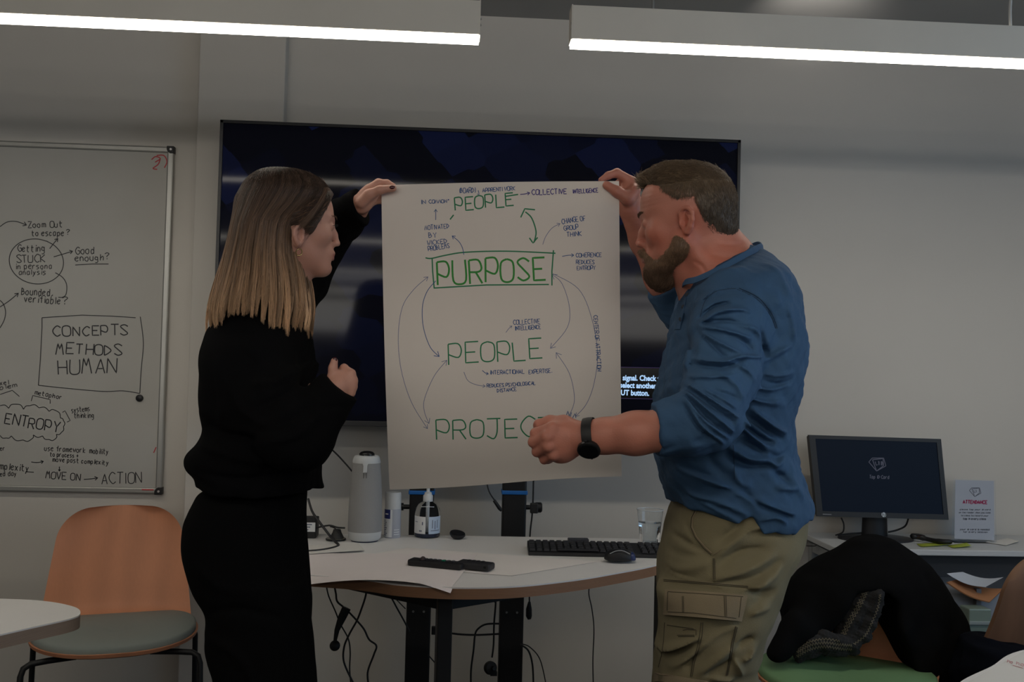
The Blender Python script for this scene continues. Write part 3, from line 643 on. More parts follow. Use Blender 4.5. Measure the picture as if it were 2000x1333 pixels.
# ---------------- black box with a label, cables on the table at the left
c = atz(606, 1055, TZ); s = px2m(c)
bxx = empty('power_adapter', (c.x - .01, c.y + .05, TZ), 'black box with a white label on the table behind the woman', 'box')
b = MB(); b.box((c.x - .028, c.y + .05, TZ + .031), (.085, .06, .060)); b.build('case', m_blk, bxx, bevel=.003)
b = MB(); b.box((c.x - .006, c.y + .0195, TZ + .035), (.034, .001, .028)); lb = b.build('label', m_lab, bxx)
for k in range(3): b = MB(); b.box((c.x - .008 - .003 * k, c.y + .0187, TZ + .043 - .008 * k), (.018 - .004 * k, .0006, .0028)); b.build('label_text', m_ink, lb)
m_cb = mat('black_cable', (.012, .012, .013), .5)
def cable(pts, r, label, group=None, name='cable', m=None, n=8, plug=None):
    pts = catmull(pts, 8); b = MB(); b.tube(pts, r, n)
    if plug: b.tube(plug[0], plug[1], 12)
    o = b.build(name, m or m_cb, smooth=60, label=label, cat='cable', group=group); return o
cable([atz(590, 1078, TZ + .006), atz(620, 1076, TZ + .006), atz(645, 1072, TZ + .006), atz(661, 1066, TZ + .006), atz(655, 1059, TZ + .01), atz(640, 1050, TZ + .04) if 0 else at(645, 1048, 2.97), at(625, 1022, 2.99), at(610, 1000, 3.02), at(602, 975, 3.05)], .0038, 'thick black cable looping over the paper behind the woman', m=mat('cable_grey', (.025, .025, .027), .45))
cable([at(616, 1032, 3.03), at(630, 1029, 3.02), at(645, 1027, 3.0), at(660, 1031, 2.99), at(674, 1032, 2.99)], .0026, 'black cable running right into the white camera tower')
cable([at(645, 1029, 3.0), at(655, 1033, 2.99), at(663, 1043, 2.98)], .002, 'short black cable dropping onto the cone-shaped plug')
c = atz(655, 1057, TZ); s = px2m(c)
pg = empty('cable_grommet', (c.x, c.y, TZ), 'dark cone-shaped cable outlet with a shiny rim left of the camera tower', 'grommet')
b = MB(); b.lathe([(0, 0), (.030, 0), (.031, .004)], (c.x, c.y + .01, TZ + .001), 24); b.build('base_disc', m_blk, pg, smooth=50)
b = MB(); b.lathe([(.0285, .004), (.029, .006), (.024, .007)], (c.x, c.y + .01, TZ + .001), 24); b.build('chrome_rim', mat('chrome', (.6, .58, .5), .2, metal=1), pg, smooth=50)
b = MB(); b.lathe([(.022, .007), (.014, .022), (.011, .032), (0, .034)], (c.x + .003, c.y + .01, TZ + .001), 20); b.build('cone', mat('grey_rubber', (.03, .03, .03), .6), pg, smooth=50)
c = atz(596, 1073, TZ); b = MB(); b.lathe([(0, 0), (.007, 0), (.007, .012), (.004, .014), (0, .014)], (c.x - .005, c.y, TZ + .002), 14); b.build('red_cap', mat('red_plastic', (.5, .01, .03), .4), smooth=40, label='small red marker cap just showing behind the woman', cat='cap')
# ---------------- cables beneath and behind
YC = 3.12
def wp(px, py, Y=YC): return at(px, py, Y)
cable([wp(637, 1142), wp(642, 1165), wp(655, 1195), wp(665, 1220), wp(680, 1248), wp(684, 1275), wp(683, 1310), wp(688, 1360)], .0022, 'thin cable under the table hanging in the first strand beside the woman')
cable([wp(652, 1140), wp(656, 1160), wp(659, 1176), wp(675, 1190), wp(697, 1213), wp(711, 1230), wp(721, 1250), wp(735, 1262), wp(730, 1280), wp(718, 1315), wp(722, 1350)], .0030, 'cable under the table kinking to the right below its clip')
cable([wp(717, 1142, 3.08), wp(714, 1165, 3.08), wp(706, 1190, 3.08), wp(697, 1213, 3.08), wp(682, 1240, 3.08), wp(672, 1265, 3.08), wp(672, 1295, 3.08), wp(690, 1335, 3.08)], .0030, 'cable under the table sweeping down and left across two others')
cable([wp(745, 1148), wp(762, 1165), wp(775, 1188), wp(790, 1215), wp(800, 1235)], .0026, 'cable under the table slanting behind the left column')
cable([wp(750, 1150), wp(770, 1168), wp(792, 1190)], .0016, 'thinnest cable under the table slanting behind the left column')
p = wp(678, 1190, 3.10); b = MB(); b.tube([wp(677, 1188, 3.1), wp(668, 1207, 3.1), wp(658, 1232, 3.1), wp(654, 1255, 3.1)], [.014, .013, .008, .005], 10, flat=.4); e = empty('hanging_mouse_clip', wp(660, 1240, 3.1), 'black tapered strap with a round end dangling from a cable under the table', 'strap')
b.build('strap', m_cb, e, smooth=60); b = MB(); c = wp(654, 1262, 3.1); b.lathe([(0, -.008), (.012, -.006), (.0165, 0), (.012, .006), (0, .008)], c, 18, R=Matrix.Rotation(math.radians(70), 3, 'X')); b.build('round_end', m_cb, e, smooth=60)
e.name = 'hanging_strap'
cable([at(600, 812, 3.37), wp(639, 868, 3.4), wp(662, 892, 3.4), wp(685, 918, 3.4), wp(700, 940, 3.4)], .0028, 'cable slanting down from the display behind the camera tower')
cable([wp(950, 940, 3.25), wp(955, 960, 3.25), wp(964, 975, 3.25), wp(972, 984, 3.25)], .0022, 'cable ending in a small plug left of the right-hand stand column', plug=([wp(965, 978, 3.25), wp(976, 994, 3.25), wp(979, 999, 3.25)], [.0055, .0065, .003]))
cable([wp(1042, 938, 3.28), wp(1041, 980, 3.28), wp(1039, 1010, 3.28), wp(1035, 1048, 3.28), wp(1030, 1150, 3.28)], .0028, 'cable running down right of the right-hand stand column')
c = wp(1043, 993, 3.27)
b = MB(); b.box(c, (.026, .02, .034)); b.build('cable_clip', m_cb, bevel=.003, label='black clip holding the cable beside the right-hand column knob', cat='clip')
cable([wp(1035, 1150, 3.2), wp(1034, 1165, 3.2), wp(1034, 1178, 3.2)], .0024, 'short cable ending in a hanging plug right of the right-hand column', plug=([wp(1034, 1176, 3.2), wp(1033, 1190, 3.2), wp(1033, 1204, 3.2), wp(1034, 1210, 3.2)], [.004, .0095, .010, .006]))
cable([wp(1153, 1138, 3.0), wp(1150, 1160, 3.0), wp(1156, 1190, 3.0), wp(1160, 1230, 3.0), wp(1158, 1290, 3.0), wp(1159, 1350, 3.0)], .0018, 'thin cable hanging alone under the table right of the stand')
cable([wp(968, 1152, 3.2), wp(968, 1180, 3.2), wp(965, 1220, 3.2), wp(964, 1260, 3.2), wp(961, 1285, 3.2)], .0030, 'cable down the left side of the right-hand column to a plug')
b = MB(); b.lathe([(0, 0), (.020, 0), (.022, .006), (.020, .018), (.008, .024), (.006, .034), (0, .034)], wp(955, 1305, 3.2), 18, R=Euler((math.radians(80), 0, .5)).to_matrix()); b.box(wp(964, 1316, 3.2), (.022, .02, .012)); b.build('power_plug', m_cb, smooth=40, label='chunky black mains plug hanging against the right-hand column', cat='plug')
cable([wp(975, 1219, 3.15), wp(950, 1220, 3.15), wp(935, 1228, 3.15), wp(928, 1240, 3.15), wp(925, 1270, 3.15), wp(920, 1310, 3.15), wp(920, 1350, 3.15)], .0030, 'cable bending from the right-hand column down to the floor between the columns')
cable([wp(975, 1239, 3.18), wp(930, 1241, 3.18), wp(890, 1239, 3.18), wp(850, 1232, 3.18)], .0032, 'cable strung level between the two columns')
cable([wp(958, 1162, 3.2), wp(960, 1172, 3.2), wp(968, 1178, 3.2)], .0016, 'tiny cable loop beside the right-hand column under the tabletop')
cable([wp(1017, 1260, 3.2), wp(1032, 1272, 3.2), wp(1040, 1300, 3.2), wp(1042, 1345, 3.2)], .0030, 'thicker of two cables bowing right from the right-hand column')
cable([wp(1017, 1258, 3.22), wp(1035, 1265, 3.22), wp(1055, 1290, 3.22), wp(1068, 1345, 3.22)], .0018, 'thinner of two cables bowing right from the right-hand column')
cable([wp(836, 1280, 3.2), wp(850, 1296, 3.2)], .002, 'short cable between the left column and the table leg')
b = MB(); b.box(wp(847, 1232, 3.14), (.014, .02, .024)); b.build('cable_clip', m_cb, bevel=.002, label='small black clip beside the table leg', cat='clip')

# ================================================================= chairs
m_wood = mat('oak_ply', (.64, .275, .15), .5, wave=(3, 5, .07, 'X', (1, 1, .25), (30, 30, 1.0)), bump=(90, .05, (6, 6, .4)))
m_padg = mat('grey_pad', (.27, .30, .28), .75, bump=(700, .15)); m_padn = mat('green_pad', (.16, .29, .14), .6, bump=(700, .1))
def chair(loc, rot, label, pad, hmul=1.0, woodm=None, wtop=1.0):
    woodm = woodm or m_wood
    e = empty('shell_chair', loc, label, 'chair'); Rz = Matrix.Rotation(rot, 3, 'Z'); L0 = Vector(loc)
    P = lambda x, y, z: L0 + Rz @ Vector((x, y, z))
    # backrest shell (concave towards the sitter, leaning back); local -Y is the front
    g = []; nu, nv = 18, 30
    for j in range(nv + 1):
        t = math.sin(j / nv * math.pi / 2); hw = .222 - .045 * t ** 1.2
        if t > .72: hw -= .095 * wtop * (1 - math.sqrt(max(0, 1 - ((t - .72) / .28) ** 2)))
        z = .445 + .375 * hmul * t; yb = .165 + .10 * t + .02 * math.sin(t * 3.14)
        if t < .12: yb -= .05 * (1 - t / .12) ** 2; 
        g.append([P(hw * u, yb - .055 * abs(u) ** 2.2 * (1 - .35 * t), z) for u in np.linspace(-1, 1, nu + 1)])
    b = MB(); b.slab(g, .011, (Rz @ Vector((0, 1, -.22))).normalized()); b.build('backrest', woodm, e, smooth=60)
    # seat
    def outline(z, k, yo=0): return [P(.235 * k * math.copysign(abs(math.cos(a)) ** .8, math.cos(a)), -.02 + yo + .215 * k * math.copysign(abs(math.sin(a)) ** .85, math.sin(a)), z + .012 * (math.cos(a) ** 2)) for a in np.linspace(0, 2 * math.pi, 41)[:-1]]
    b = MB(); rings = [outline(.428, .93), outline(.434, 1.0), outline(.444, 1.01)]; b.add([p for r in rings for p in r], [tuple(range(40))[::-1], tuple(range(80, 120))] + [(i * 40 + k, i * 40 + (k + 1) % 40, (i + 1) * 40 + (k + 1) % 40, (i + 1) * 40 + k) for i in range(2) for k in range(40)])
    b.build('seat_shell', woodm, e, smooth=40)
    b = MB(); rings = [outline(.4445, .985), outline(.457, .985), outline(.464, .95), outline(.466, .6), outline(.462, .2)]
    b.add([p for r in rings for p in r], [tuple(range(40))[::-1], tuple(range(160, 200))] + [(i * 40 + k, i * 40 + (k + 1) % 40, (i + 1) * 40 + (k + 1) % 40, (i + 1) * 40 + k) for i in range(4) for k in range(40)])
    b.build('seat_pad', pad, e, smooth=60)
    # legs: bent steel rod hairpins
    for sx in (-1, 1):
        for sy in (-1, 1):
            top = P(sx * .10, sy * .12 - .02, .418); k1_ = P(sx * .215, sy * .15 - .02, .415); k2 = P(sx * .238, sy * .162 - .02, .385); ft = P(sx * .247, sy * .205 - .02, .008)
            b = MB(); b.tube([top, P(sx * .17, sy * .14 - .02, .418), k1_, P(sx * .232, sy * .157 - .02, .405), k2, ft], .0085, 10); lg = b.build('leg', m_blkm, e, smooth=60)
            b = MB(); b.lathe([(.011, 0), (.012, .012), (.009, .018)], (ft.x, ft.y, 0), 10); b.build('foot_cap', m_blk, lg, smooth=60)
    b = MB(); b.box(P(0, -.02, .420), (.24, .26, .010), Rz.to_euler()); b.build('seat_mount', m_blkm, e)
    return e
c = atz(222, 1226, .465); chair((c.x, c.y + .02, 0), math.radians(17), 'wooden shell chair with a grey seat pad below the whiteboard', m_padg, hmul=.93)
c = atz(1655, 1316, .47); CHR = chair((c.x + .02, c.y + .05, 0), math.radians(-35), 'wooden chair with a green seat pad, its back covered by a black coat', m_padn, hmul=.76, wtop=1.5)
c = atz(2025, 1262, .47); chair((c.x - .21, c.y - .12, 0), math.radians(196), 'wooden chair with shade painted in, seen from behind at the right edge of the photo', mat('dark_pad', (.03, .03, .035), .8), woodm=mat('shaded_ply', (.21, .11, .065), .5, wave=(5, 3, .12, 'X', (1, 1, .25))), hmul=.98)  # wood darkened: the shade on this chair's back is put into its colour

# ================================================================= near tables
def flat_table(name, pts, label, th=.028, m_top=None, legs=()):
    o = catmull(pts, 8, closed=True); c = sum(o, Vector()) / len(o); e = empty(name, (c.x, c.y, 0), label, 'table')
    b = MB(); b.prism([(p.x, p.y, TZ - .003) for p in o], (0, 0, .003)); b.build('tabletop', m_top or m_lam, e)
    b = MB(); b.prism([(p.x, p.y, TZ - th) for p in o], (0, 0, th - .0031)); b.build('edge_band', mat('pale_ply', (.30, .22, .17), .6, wave=(2.5, 2, .2, 'Z', (1, 1, 60), (3, 3, 80))), e, smooth=40)
    for (x, y) in legs: b = MB(); b.tube([(x, y, 0), (x, y, TZ - th)], .02, 14); b.build('leg', m_blkm, e, smooth=60)
    return e
q = [atz(*p, TZ) for p in ((0, 1170), (90, 1175), (145, 1186), (157, 1198), (140, 1208), (70, 1224), (0, 1240), (-100, 1264), (-240, 1300))]
q += [Vector((q[-1].x - .3, q[-1].y - .10, TZ)), Vector((q[-1].x - .5, q[-1].y + .15, TZ)), Vector((q[-1].x - .45, q[0].y - .02, TZ)), Vector((q[0].x - .25, q[0].y + .01, TZ))]
flat_table('side_table', q, 'white side table with a rounded wooden edge, cut off at the left of the photo', legs=[(q[0].x - .55, q[0].y - .15), (q[0].x - .2, q[0].y - .2)])
q = [atz(1870, 1338, TZ), atz(1935, 1303, TZ), atz(2010, 1268, TZ)]
q += [Vector((q[2].x + .35, q[2].y + .12, TZ)), Vector((q[2].x + .6, q[2].y - .1, TZ)), Vector((q[2].x + .4, q[2].y - .5, TZ)), Vector((q[0].x, q[0].y - .30, TZ)), Vector((q[0].x - .06, q[0].y - .12, TZ))]
flat_table('side_table', q, 'white table top cutting across the lower right corner', legs=[(q[2].x + .2, q[2].y - .15)])
zz = TZ + .0008
ps = sheet('paper_sheet', [atz(1885, 1337, zz), atz(1998, 1274, zz), atz(2150, 1290, zz), atz(2060, 1380, zz)], 'sheet with faint pink scribbles on the table in the lower right corner', mat('white_paper', (.75, .73, .70), .8), lambda u, v: .0003)
b = MB(); ribbons(b, text_px('ha ho', 1966, 1294, 2000, 1302, 6, .2) + [[(1978, 1300), (1998, 1306)]], 1.2, lambda a, c: atz(a, c, zz + .0012)); b.build('pink_writing', mat('pink_marker', (.6, .28, .30), .6), ps)

# ================================================================= desk against the wall with a monitor
DZ = .70; m_dsk = mat('desk_white', (.58, .59, .60), .45)
dl = atz(1594, 1052, DZ); fy = atz(1850, 1075, DZ).y; dkx = atz(1592, 1052, DZ).x
dk = empty('wall_desk', (dkx + .8, (WY + fy) / 2, 0), 'white desk against the wall carrying the small computer monitor', 'desk')
b = MB(); b.box((dkx + .85, (WY + fy) / 2 - .005, DZ - .010), (1.7, WY - fy - .01, .020)); b.build('desktop', m_dsk, dk, bevel=.003)
m_dgp = mat('desk_grey_panel', (.15, .155, .165), .7, spec=.2)
b = MB(); b.box((dkx + .95, WY - .07, DZ - .22), (1.4, .018, .38)); b.build('modesty_panel', m_dgp, dk)
for x in (dkx + .03, dkx + 1.66):
    for y in (fy + .04, WY - .06):
        b = MB(); b.box((x, y, (DZ - .03) / 2), (.035, .035, DZ - .03)); b.build('leg', mat('leg_grey', (.32, .33, .34), .4, metal=.3), dk, bevel=.003)
b = MB(); b.box((dkx + .03, (fy + WY) / 2, DZ - .045), (.03, WY - fy - .16, .03)); b.build('side_rail', mat('leg_grey', (.3, .3, .3)), dk)
cable([at(1575, 1067, 3.40), at(1592, 1067, 3.40), at(1600, 1063, 3.40), at(1630, 1072, 3.40)], .0016, 'thin black cable slung under the wall desk at its left end')
cable([at(1607, 1076, 3.38), at(1614, 1080, 3.38), at(1618, 1088, 3.38)], .003, 'short black cable stub under the wall desk')
# monitor: 21.5 inch, turned slightly
MY = 3.33
m_scr = bpy.data.materials.new('monitor_panel'); m_scr.use_nodes = True; nt = m_scr.node_tree; pb = nt.nodes['Principled BSDF']
pb.inputs['Base Color'].default_value = (.004, .006, .010, 1); pb.inputs['Roughness'].default_value = .5; pb.inputs['Specular IOR Level'].default_value = .12; pb.inputs['Emission Color'].default_value = (.10, .24, .60, 1); pb.inputs['Emission Strength'].default_value = .009
cor = [at(1580, 850, MY + .02), at(1838, 858, MY + .035), at(1853, 1016, MY + .015), at(1596, 1009, MY)]
mo = empty('computer_monitor', atz(1715, 1052, DZ), 'black computer monitor with a dark blue start screen on the wall desk', 'monitor')
Cn = sum(cor, Vector()) / 4; ux = ((cor[1] - cor[0]) + (cor[2] - cor[3])).normalized(); uz = ((cor[0] - cor[3]) + (cor[1] - cor[2])).normalized(); un = ux.cross(uz).normalized()
if un.y < 0: un = -un
Rm = Matrix((ux, -un * -1, uz)).transposed()
def quad(q, off, th, nm, m, par, **k):
    b = MB(); b.prism([p + un * off for p in q], un * th); return b.build(nm, m, par, **k)
def inset(u0, u1, v0, v1): # fractions over the face
    f = lambda u, v: cor[0] * (1 - u) * (1 - v) + cor[1] * u * (1 - v) + cor[2] * u * v + cor[3] * (1 - u) * v
    return [f(u0, v0), f(u1, v0), f(u1, v1), f(u0, v1)]
quad(inset(.01, .99, .01, .99), .008, .03, 'back_shell', m_blk, mo, bevel=.004)
m_bz = mat('monitor_bezel', (.022, .022, .023), .5)
for q in (inset(0, 1, 0, .045), inset(0, 1, .935, 1), inset(0, .045, .045, .935), inset(.965, 1, .045, .935)): quad(q, 0, .012, 'bezel', m_bz, mo)
quad(inset(.045, .965, .045, .935), .003, .006, 'screen_panel', m_scr, mo)
def mop(px, py):   # on the screen plane
    r = ray(px, py); n_ = un; P0 = Cn + un * .0022; return CAMLOC + r * ((P0 - CAMLOC).dot(n_) / r.dot(n_))
def mop2(px, py):
    r = ray(px, py); P0 = Cn - un * .0012; return CAMLOC + r * ((P0 - CAMLOC).dot(un) / r.dot(un))
def logo(s, x, y): return [[(x + a * s, y + c * s) for a, c in st] for st in ([(-.9, .05), (-.55, -.35), (.62, -.35), (.85, .45), (-.10, .98), (-.9, .05)], [(-.52, -.18), (.55, -.30), (.62, .42), (-.10, .98), (-.52, -.18)], [(-.25, 0.0), (-.15, .38), (.02, .32)], [(.10, -.05), (.14, .34)])]
m_lg = emis('screen_logo', (.5, .55, .75), .085)
b = MB(); L_ = logo(19, 1714, 902); ribbons(b, L_, 1.6, mop)
ribbons(b, [[(1717, 902), (1717, 909)]] + text_px('B', 1721, 909, 1725, 909, 7, 0), 1.6, mop); b.build('logo_mark', m_lg, mo)
b = MB(); ribbons(b, text_px('Tap ID Card', 1698, 935, 1737, 936, 6.5, 0), 1.2, mop); b.build('screen_caption', m_lg, mo)
b = MB(); pp = mop2(1726, 1006); cc_ = [pp + (ux * math.cos(a) + uz * math.sin(a)) * .0085 for a in np.linspace(0, 2 * math.pi, 21)[:-1]]; b.prism(cc_, -un * .0008); b.build('badge', mat('badge_silver', (.62, .68, .72), .4), mo, label='round silver maker badge')
b = MB(); ribbons(b, [[(1724, 1001), (1723, 1009)], [(1724, 1005), (1726, 1005), (1725, 1008)], [(1729, 1003), (1727, 1012)], [(1729, 1003), (1731, 1004), (1729, 1008)]], .9, lambda a, c: mop2(a, c) - un * .0012); b.build('badge_letters', m_blk, mo)
b = MB(); ribbons(b, [[(1607, 1005), (1624, 1005.6)]], 1.6, mop2); b.build('model_text', mat('model_grey', (.25, .25, .26), .5), mo)
sb = atz(1715, 1056, DZ)
b = MB(); b.tube([Vector((sb.x - .0, sb.y + .03, DZ + .01)), Vector((sb.x, sb.y + .03, DZ + .16))], [.048, .042], 20, flat=.45); b.build('stand_neck', m_blk, mo, smooth=50)
b = MB(); b.lathe([(0, 0), (.135, 0), (.135, .005), (.125, .008), (.04, .012), (0, .012)], (sb.x + .0, sb.y + .02, DZ), 32, sy=.62); b.build('stand_base', mat('base_black', (.02, .02, .025), .35), mo, smooth=40)
cable([at(1643, 1012, 3.36), at(1648, 1025, 3.36), at(1646, 1040, 3.38), at(1632, 1046, 3.40)], .0028, 'black cable dropping from the left of the monitor')
cable([at(1636, 1046, 3.42), at(1660, 1043, 3.42), at(1690, 1041, 3.42)], .0026, 'black cable lying behind the monitor stand')
cable([at(1774, 1014, 3.36), at(1768, 1028, 3.38), at(1752, 1036, 3.39), at(1735, 1040, 3.39)], .0032, 'black cable curving from the right of the monitor to its stand')
# barcode handset
c = atz(1815, 1058, DZ); e = empty('barcode_scanner', (c.x, c.y, DZ), 'black handheld scanner lying beside the monitor foot', 'scanner')
b = MB(); P_ = [atz(1780, 1048, DZ + .020), atz(1795, 1049, DZ + .018), atz(1812, 1054, DZ + .013), atz(1828, 1057, DZ + .013), atz(1845, 1059, DZ + .014), atz(1858, 1059, DZ + .014)]
b.tube(catmull(P_, 4), [.008] + [.013] * 6 + [.010] * 6 + [.0115] * 6 + [.011, .006], 12, flat=.8); b.build('body', m_blk, e, smooth=70)
b = MB(); b.box(P_[1] + Vector((0, -.011, .002)), (.03, .004, .010)); b.build('scan_window', mat('scan_glass', (.02, .005, .005), .1), e)
# sticky notes
m_yel = mat('yellow_note', (.42, .50, .05), .8)
for k, (a, lb) in enumerate((([(1790, 1063), (1845, 1061), (1858, 1067), (1800, 1070)], 'yellow-green sticky note on the wall desk, the left one of two'), ([(1850, 1066), (1888, 1063), (1898, 1070), (1862, 1072)], 'yellow-green sticky note on the wall desk, the right one of two'))):
    q = [atz(x, y, DZ + .001) for x, y in a]; b = MB(); g = [[q[0].lerp(q[1], u).lerp(q[3].lerp(q[2], u), v) + Vector((0, 0, .006 * (v - .3) ** 2 + .004 * u * u)) for u in np.linspace(0, 1, 6)] for v in np.linspace(0, 1, 6)]
    b.slab(g, .0003, Vector((0, 0, 1))); b.build('sticky_note', m_yel, smooth=180, label=lb, cat='note')
# attendance card in an acrylic stand
AY = 3.38
c = [at(1866, 938, AY + .02), at(1941, 940, AY + .02), at(1942, 1056, AY - .01), at(1864, 1053, AY - .01)]
zb_ = DZ + .003
sg = empty('sign_holder', (c[3].lerp(c[2], .5).x, AY, DZ), 'white ATTENDANCE notice in a clear stand beside the monitor', 'sign')
b = MB(); b.prism(c, (0, .0006, 0)); b.build('notice_card', mat('card_bluish', (.40, .43, .50), .6), sg)
cn = (c[1] - c[0]).cross(c[3] - c[0]).normalized()
if cn.y > 0: cn = -cn
def cdp(px, py, o=.0008):
    r = ray(px, py); P0 = c[0] + cn * o; return CAMLOC + r * ((P0 - CAMLOC).dot(cn) / r.dot(cn))
b = MB(); ribbons(b, logo(13, 1905, 958), 1.2, cdp); b.build('logo_mark', mat('ink_grey', (.13, .14, .17), .6), sg)
b = MB(); ribbons(b, text_px('ATTENDANCE', 1881, 984, 1928, 985, 6.5, 0), 1.9, cdp); b.build('heading_text', mat('ink_crimson', (.35, .03, .10), .6), sg, label='crimson ATTENDANCE heading')
for tx, x0_, x1_, y, h_, w_ in (('please tap your id card', 1875, 1935, 997, 3, .8), ('on the reader when you come', 1873, 1935, 1003, 3, .8), ('to class to record your', 1877, 1931, 1009, 3, .8), ('tap in every class', 1881, 1926, 1015.5, 3.5, 1.4), ('your id card is needed', 1875, 1933, 1036, 3, 1.0), ('for every session', 1881, 1929, 1041, 3, 1.0)):
    b = MB(); ribbons(b, text_px(tx, x0_, y, x1_, y + .5, h_, 0), w_, cdp); b.build('notice_line', mat('ink_grey', (.13, .14, .17), .6), sg)
m_acr = mat('clear_acrylic', (.95, .97, 1), .02, trans=1.0, ior=1.1)
b = MB(); b.prism([p - cn * .001 + Vector((0, .0, 0)) for p in [c[0] + Vector((-.006, 0, .004)), c[1] + Vector((.006, 0, .004)), Vector((c[2].x + .008, c[2].y, zb_)), Vector((c[3].x - .008, c[3].y, zb_))]], -cn * .0015 + Vector((0, .001, 0))); b.build('acrylic_panel', m_acr, sg)
b = MB(); b.box((c[3].lerp(c[2], .5).x, AY - .0, DZ + .0015), (.16, .055, .003)); b.build('acrylic_foot', m_acr, sg)
sheet('paper_sheet', [atz(1925, 1060, DZ + .002), atz(1968, 1052, DZ + .002), atz(1990, 1060, DZ + .002), atz(1965, 1066, DZ + .002)], 'loose white sheet on the wall desk right of the notice', mat('white_paper', (.75, .73, .70), .8), lambda u, v: .004 * u * v)
# low pedestal with folder and paper at the right
PY = 3.14
pd = empty('drawer_pedestal', (at(1900, 1200, PY).x, PY + .1, 0), 'pale low cabinet under the wall desk behind the coat', 'cabinet')
xa_, xb_ = at(1845, 1200, PY).x, at(1960, 1200, PY).x; zt_ = at(1880, 1160, PY).z
b = MB(); b.box(((xa_ + xb_) / 2, PY + .13, zt_ / 2), (xb_ - xa_, .26, zt_)); b.build('cabinet_body', mat('pale_panel', (.34, .36, .40), .6), pd, bevel=.003)
b = MB(); b.box((at(1905, 1178, PY).x, PY - .012, at(1905, 1178, PY).z), (.016, .02, .10)); b.build('steel_post', mat('steel_grey', (.25, .25, .26), .35, metal=.6), pd)
bx = empty('storage_box', (at(1897, 1200, PY - .06).x, PY - .06, at(1897, 1252, PY - .06).z), 'translucent greenish plastic box in front of the low pale cabinet', 'box')
zc0, zc1 = at(1897, 1255, PY - .06).z, at(1897, 1186, PY - .06).z
b = MB(); b.box((at(1905, 1200, PY - .06).x, PY - .06, (zc0 + zc1) / 2 - .0), (.075, .06, zc1 - zc0)); b.build('box_body', mat('green_clear', (.24, .30, .25), .3), bx, bevel=.004)
b = MB(); b.box((at(1905, 1213, PY - .06).x, PY - .092, at(1905, 1213, PY - .06).z), (.078, .006, .012)); b.build('box_lid', mat('green_pale', (.34, .38, .36), .4), bx, bevel=.002)
q = [at(1848, 1139, PY - .04), at(1872, 1133, PY + .02), at(1960, 1152, PY + .02), at(1932, 1178, PY - .06)]
g = [[q[0].lerp(q[1], u).lerp(q[3].lerp(q[2], u), v) + Vector((0, 0, -.022 * math.sin(v * 3.1) * .5)) for u in np.linspace(0, 1, 6)] for v in np.linspace(0, 1, 10)]
b = MB(); b.slab(g, .004); b.build('card_folder', mat('tan_card', (.45, .20, .09), .6), smooth=60, label='tan card folder under a white sheet, right of the coat', cat='folder')
q = [at(1849, 1121, PY - .03), at(1880, 1118, PY + .03), at(1960, 1128, PY + .03), at(1925, 1147, PY - .05)]
g = [[q[0].lerp(q[1], u).lerp(q[3].lerp(q[2], u), v) + Vector((0, 0, -.012 * math.sin(v * 3.1))) for u in np.linspace(0, 1, 6)] for v in np.linspace(0, 1, 10)]
b = MB(); b.slab(g, .0005); b.build('paper_sheet', mat('cool_paper', (.55, .58, .64), .7), smooth=60, label='white sheet lying above the tan folder, right of the coat', cat='paper')
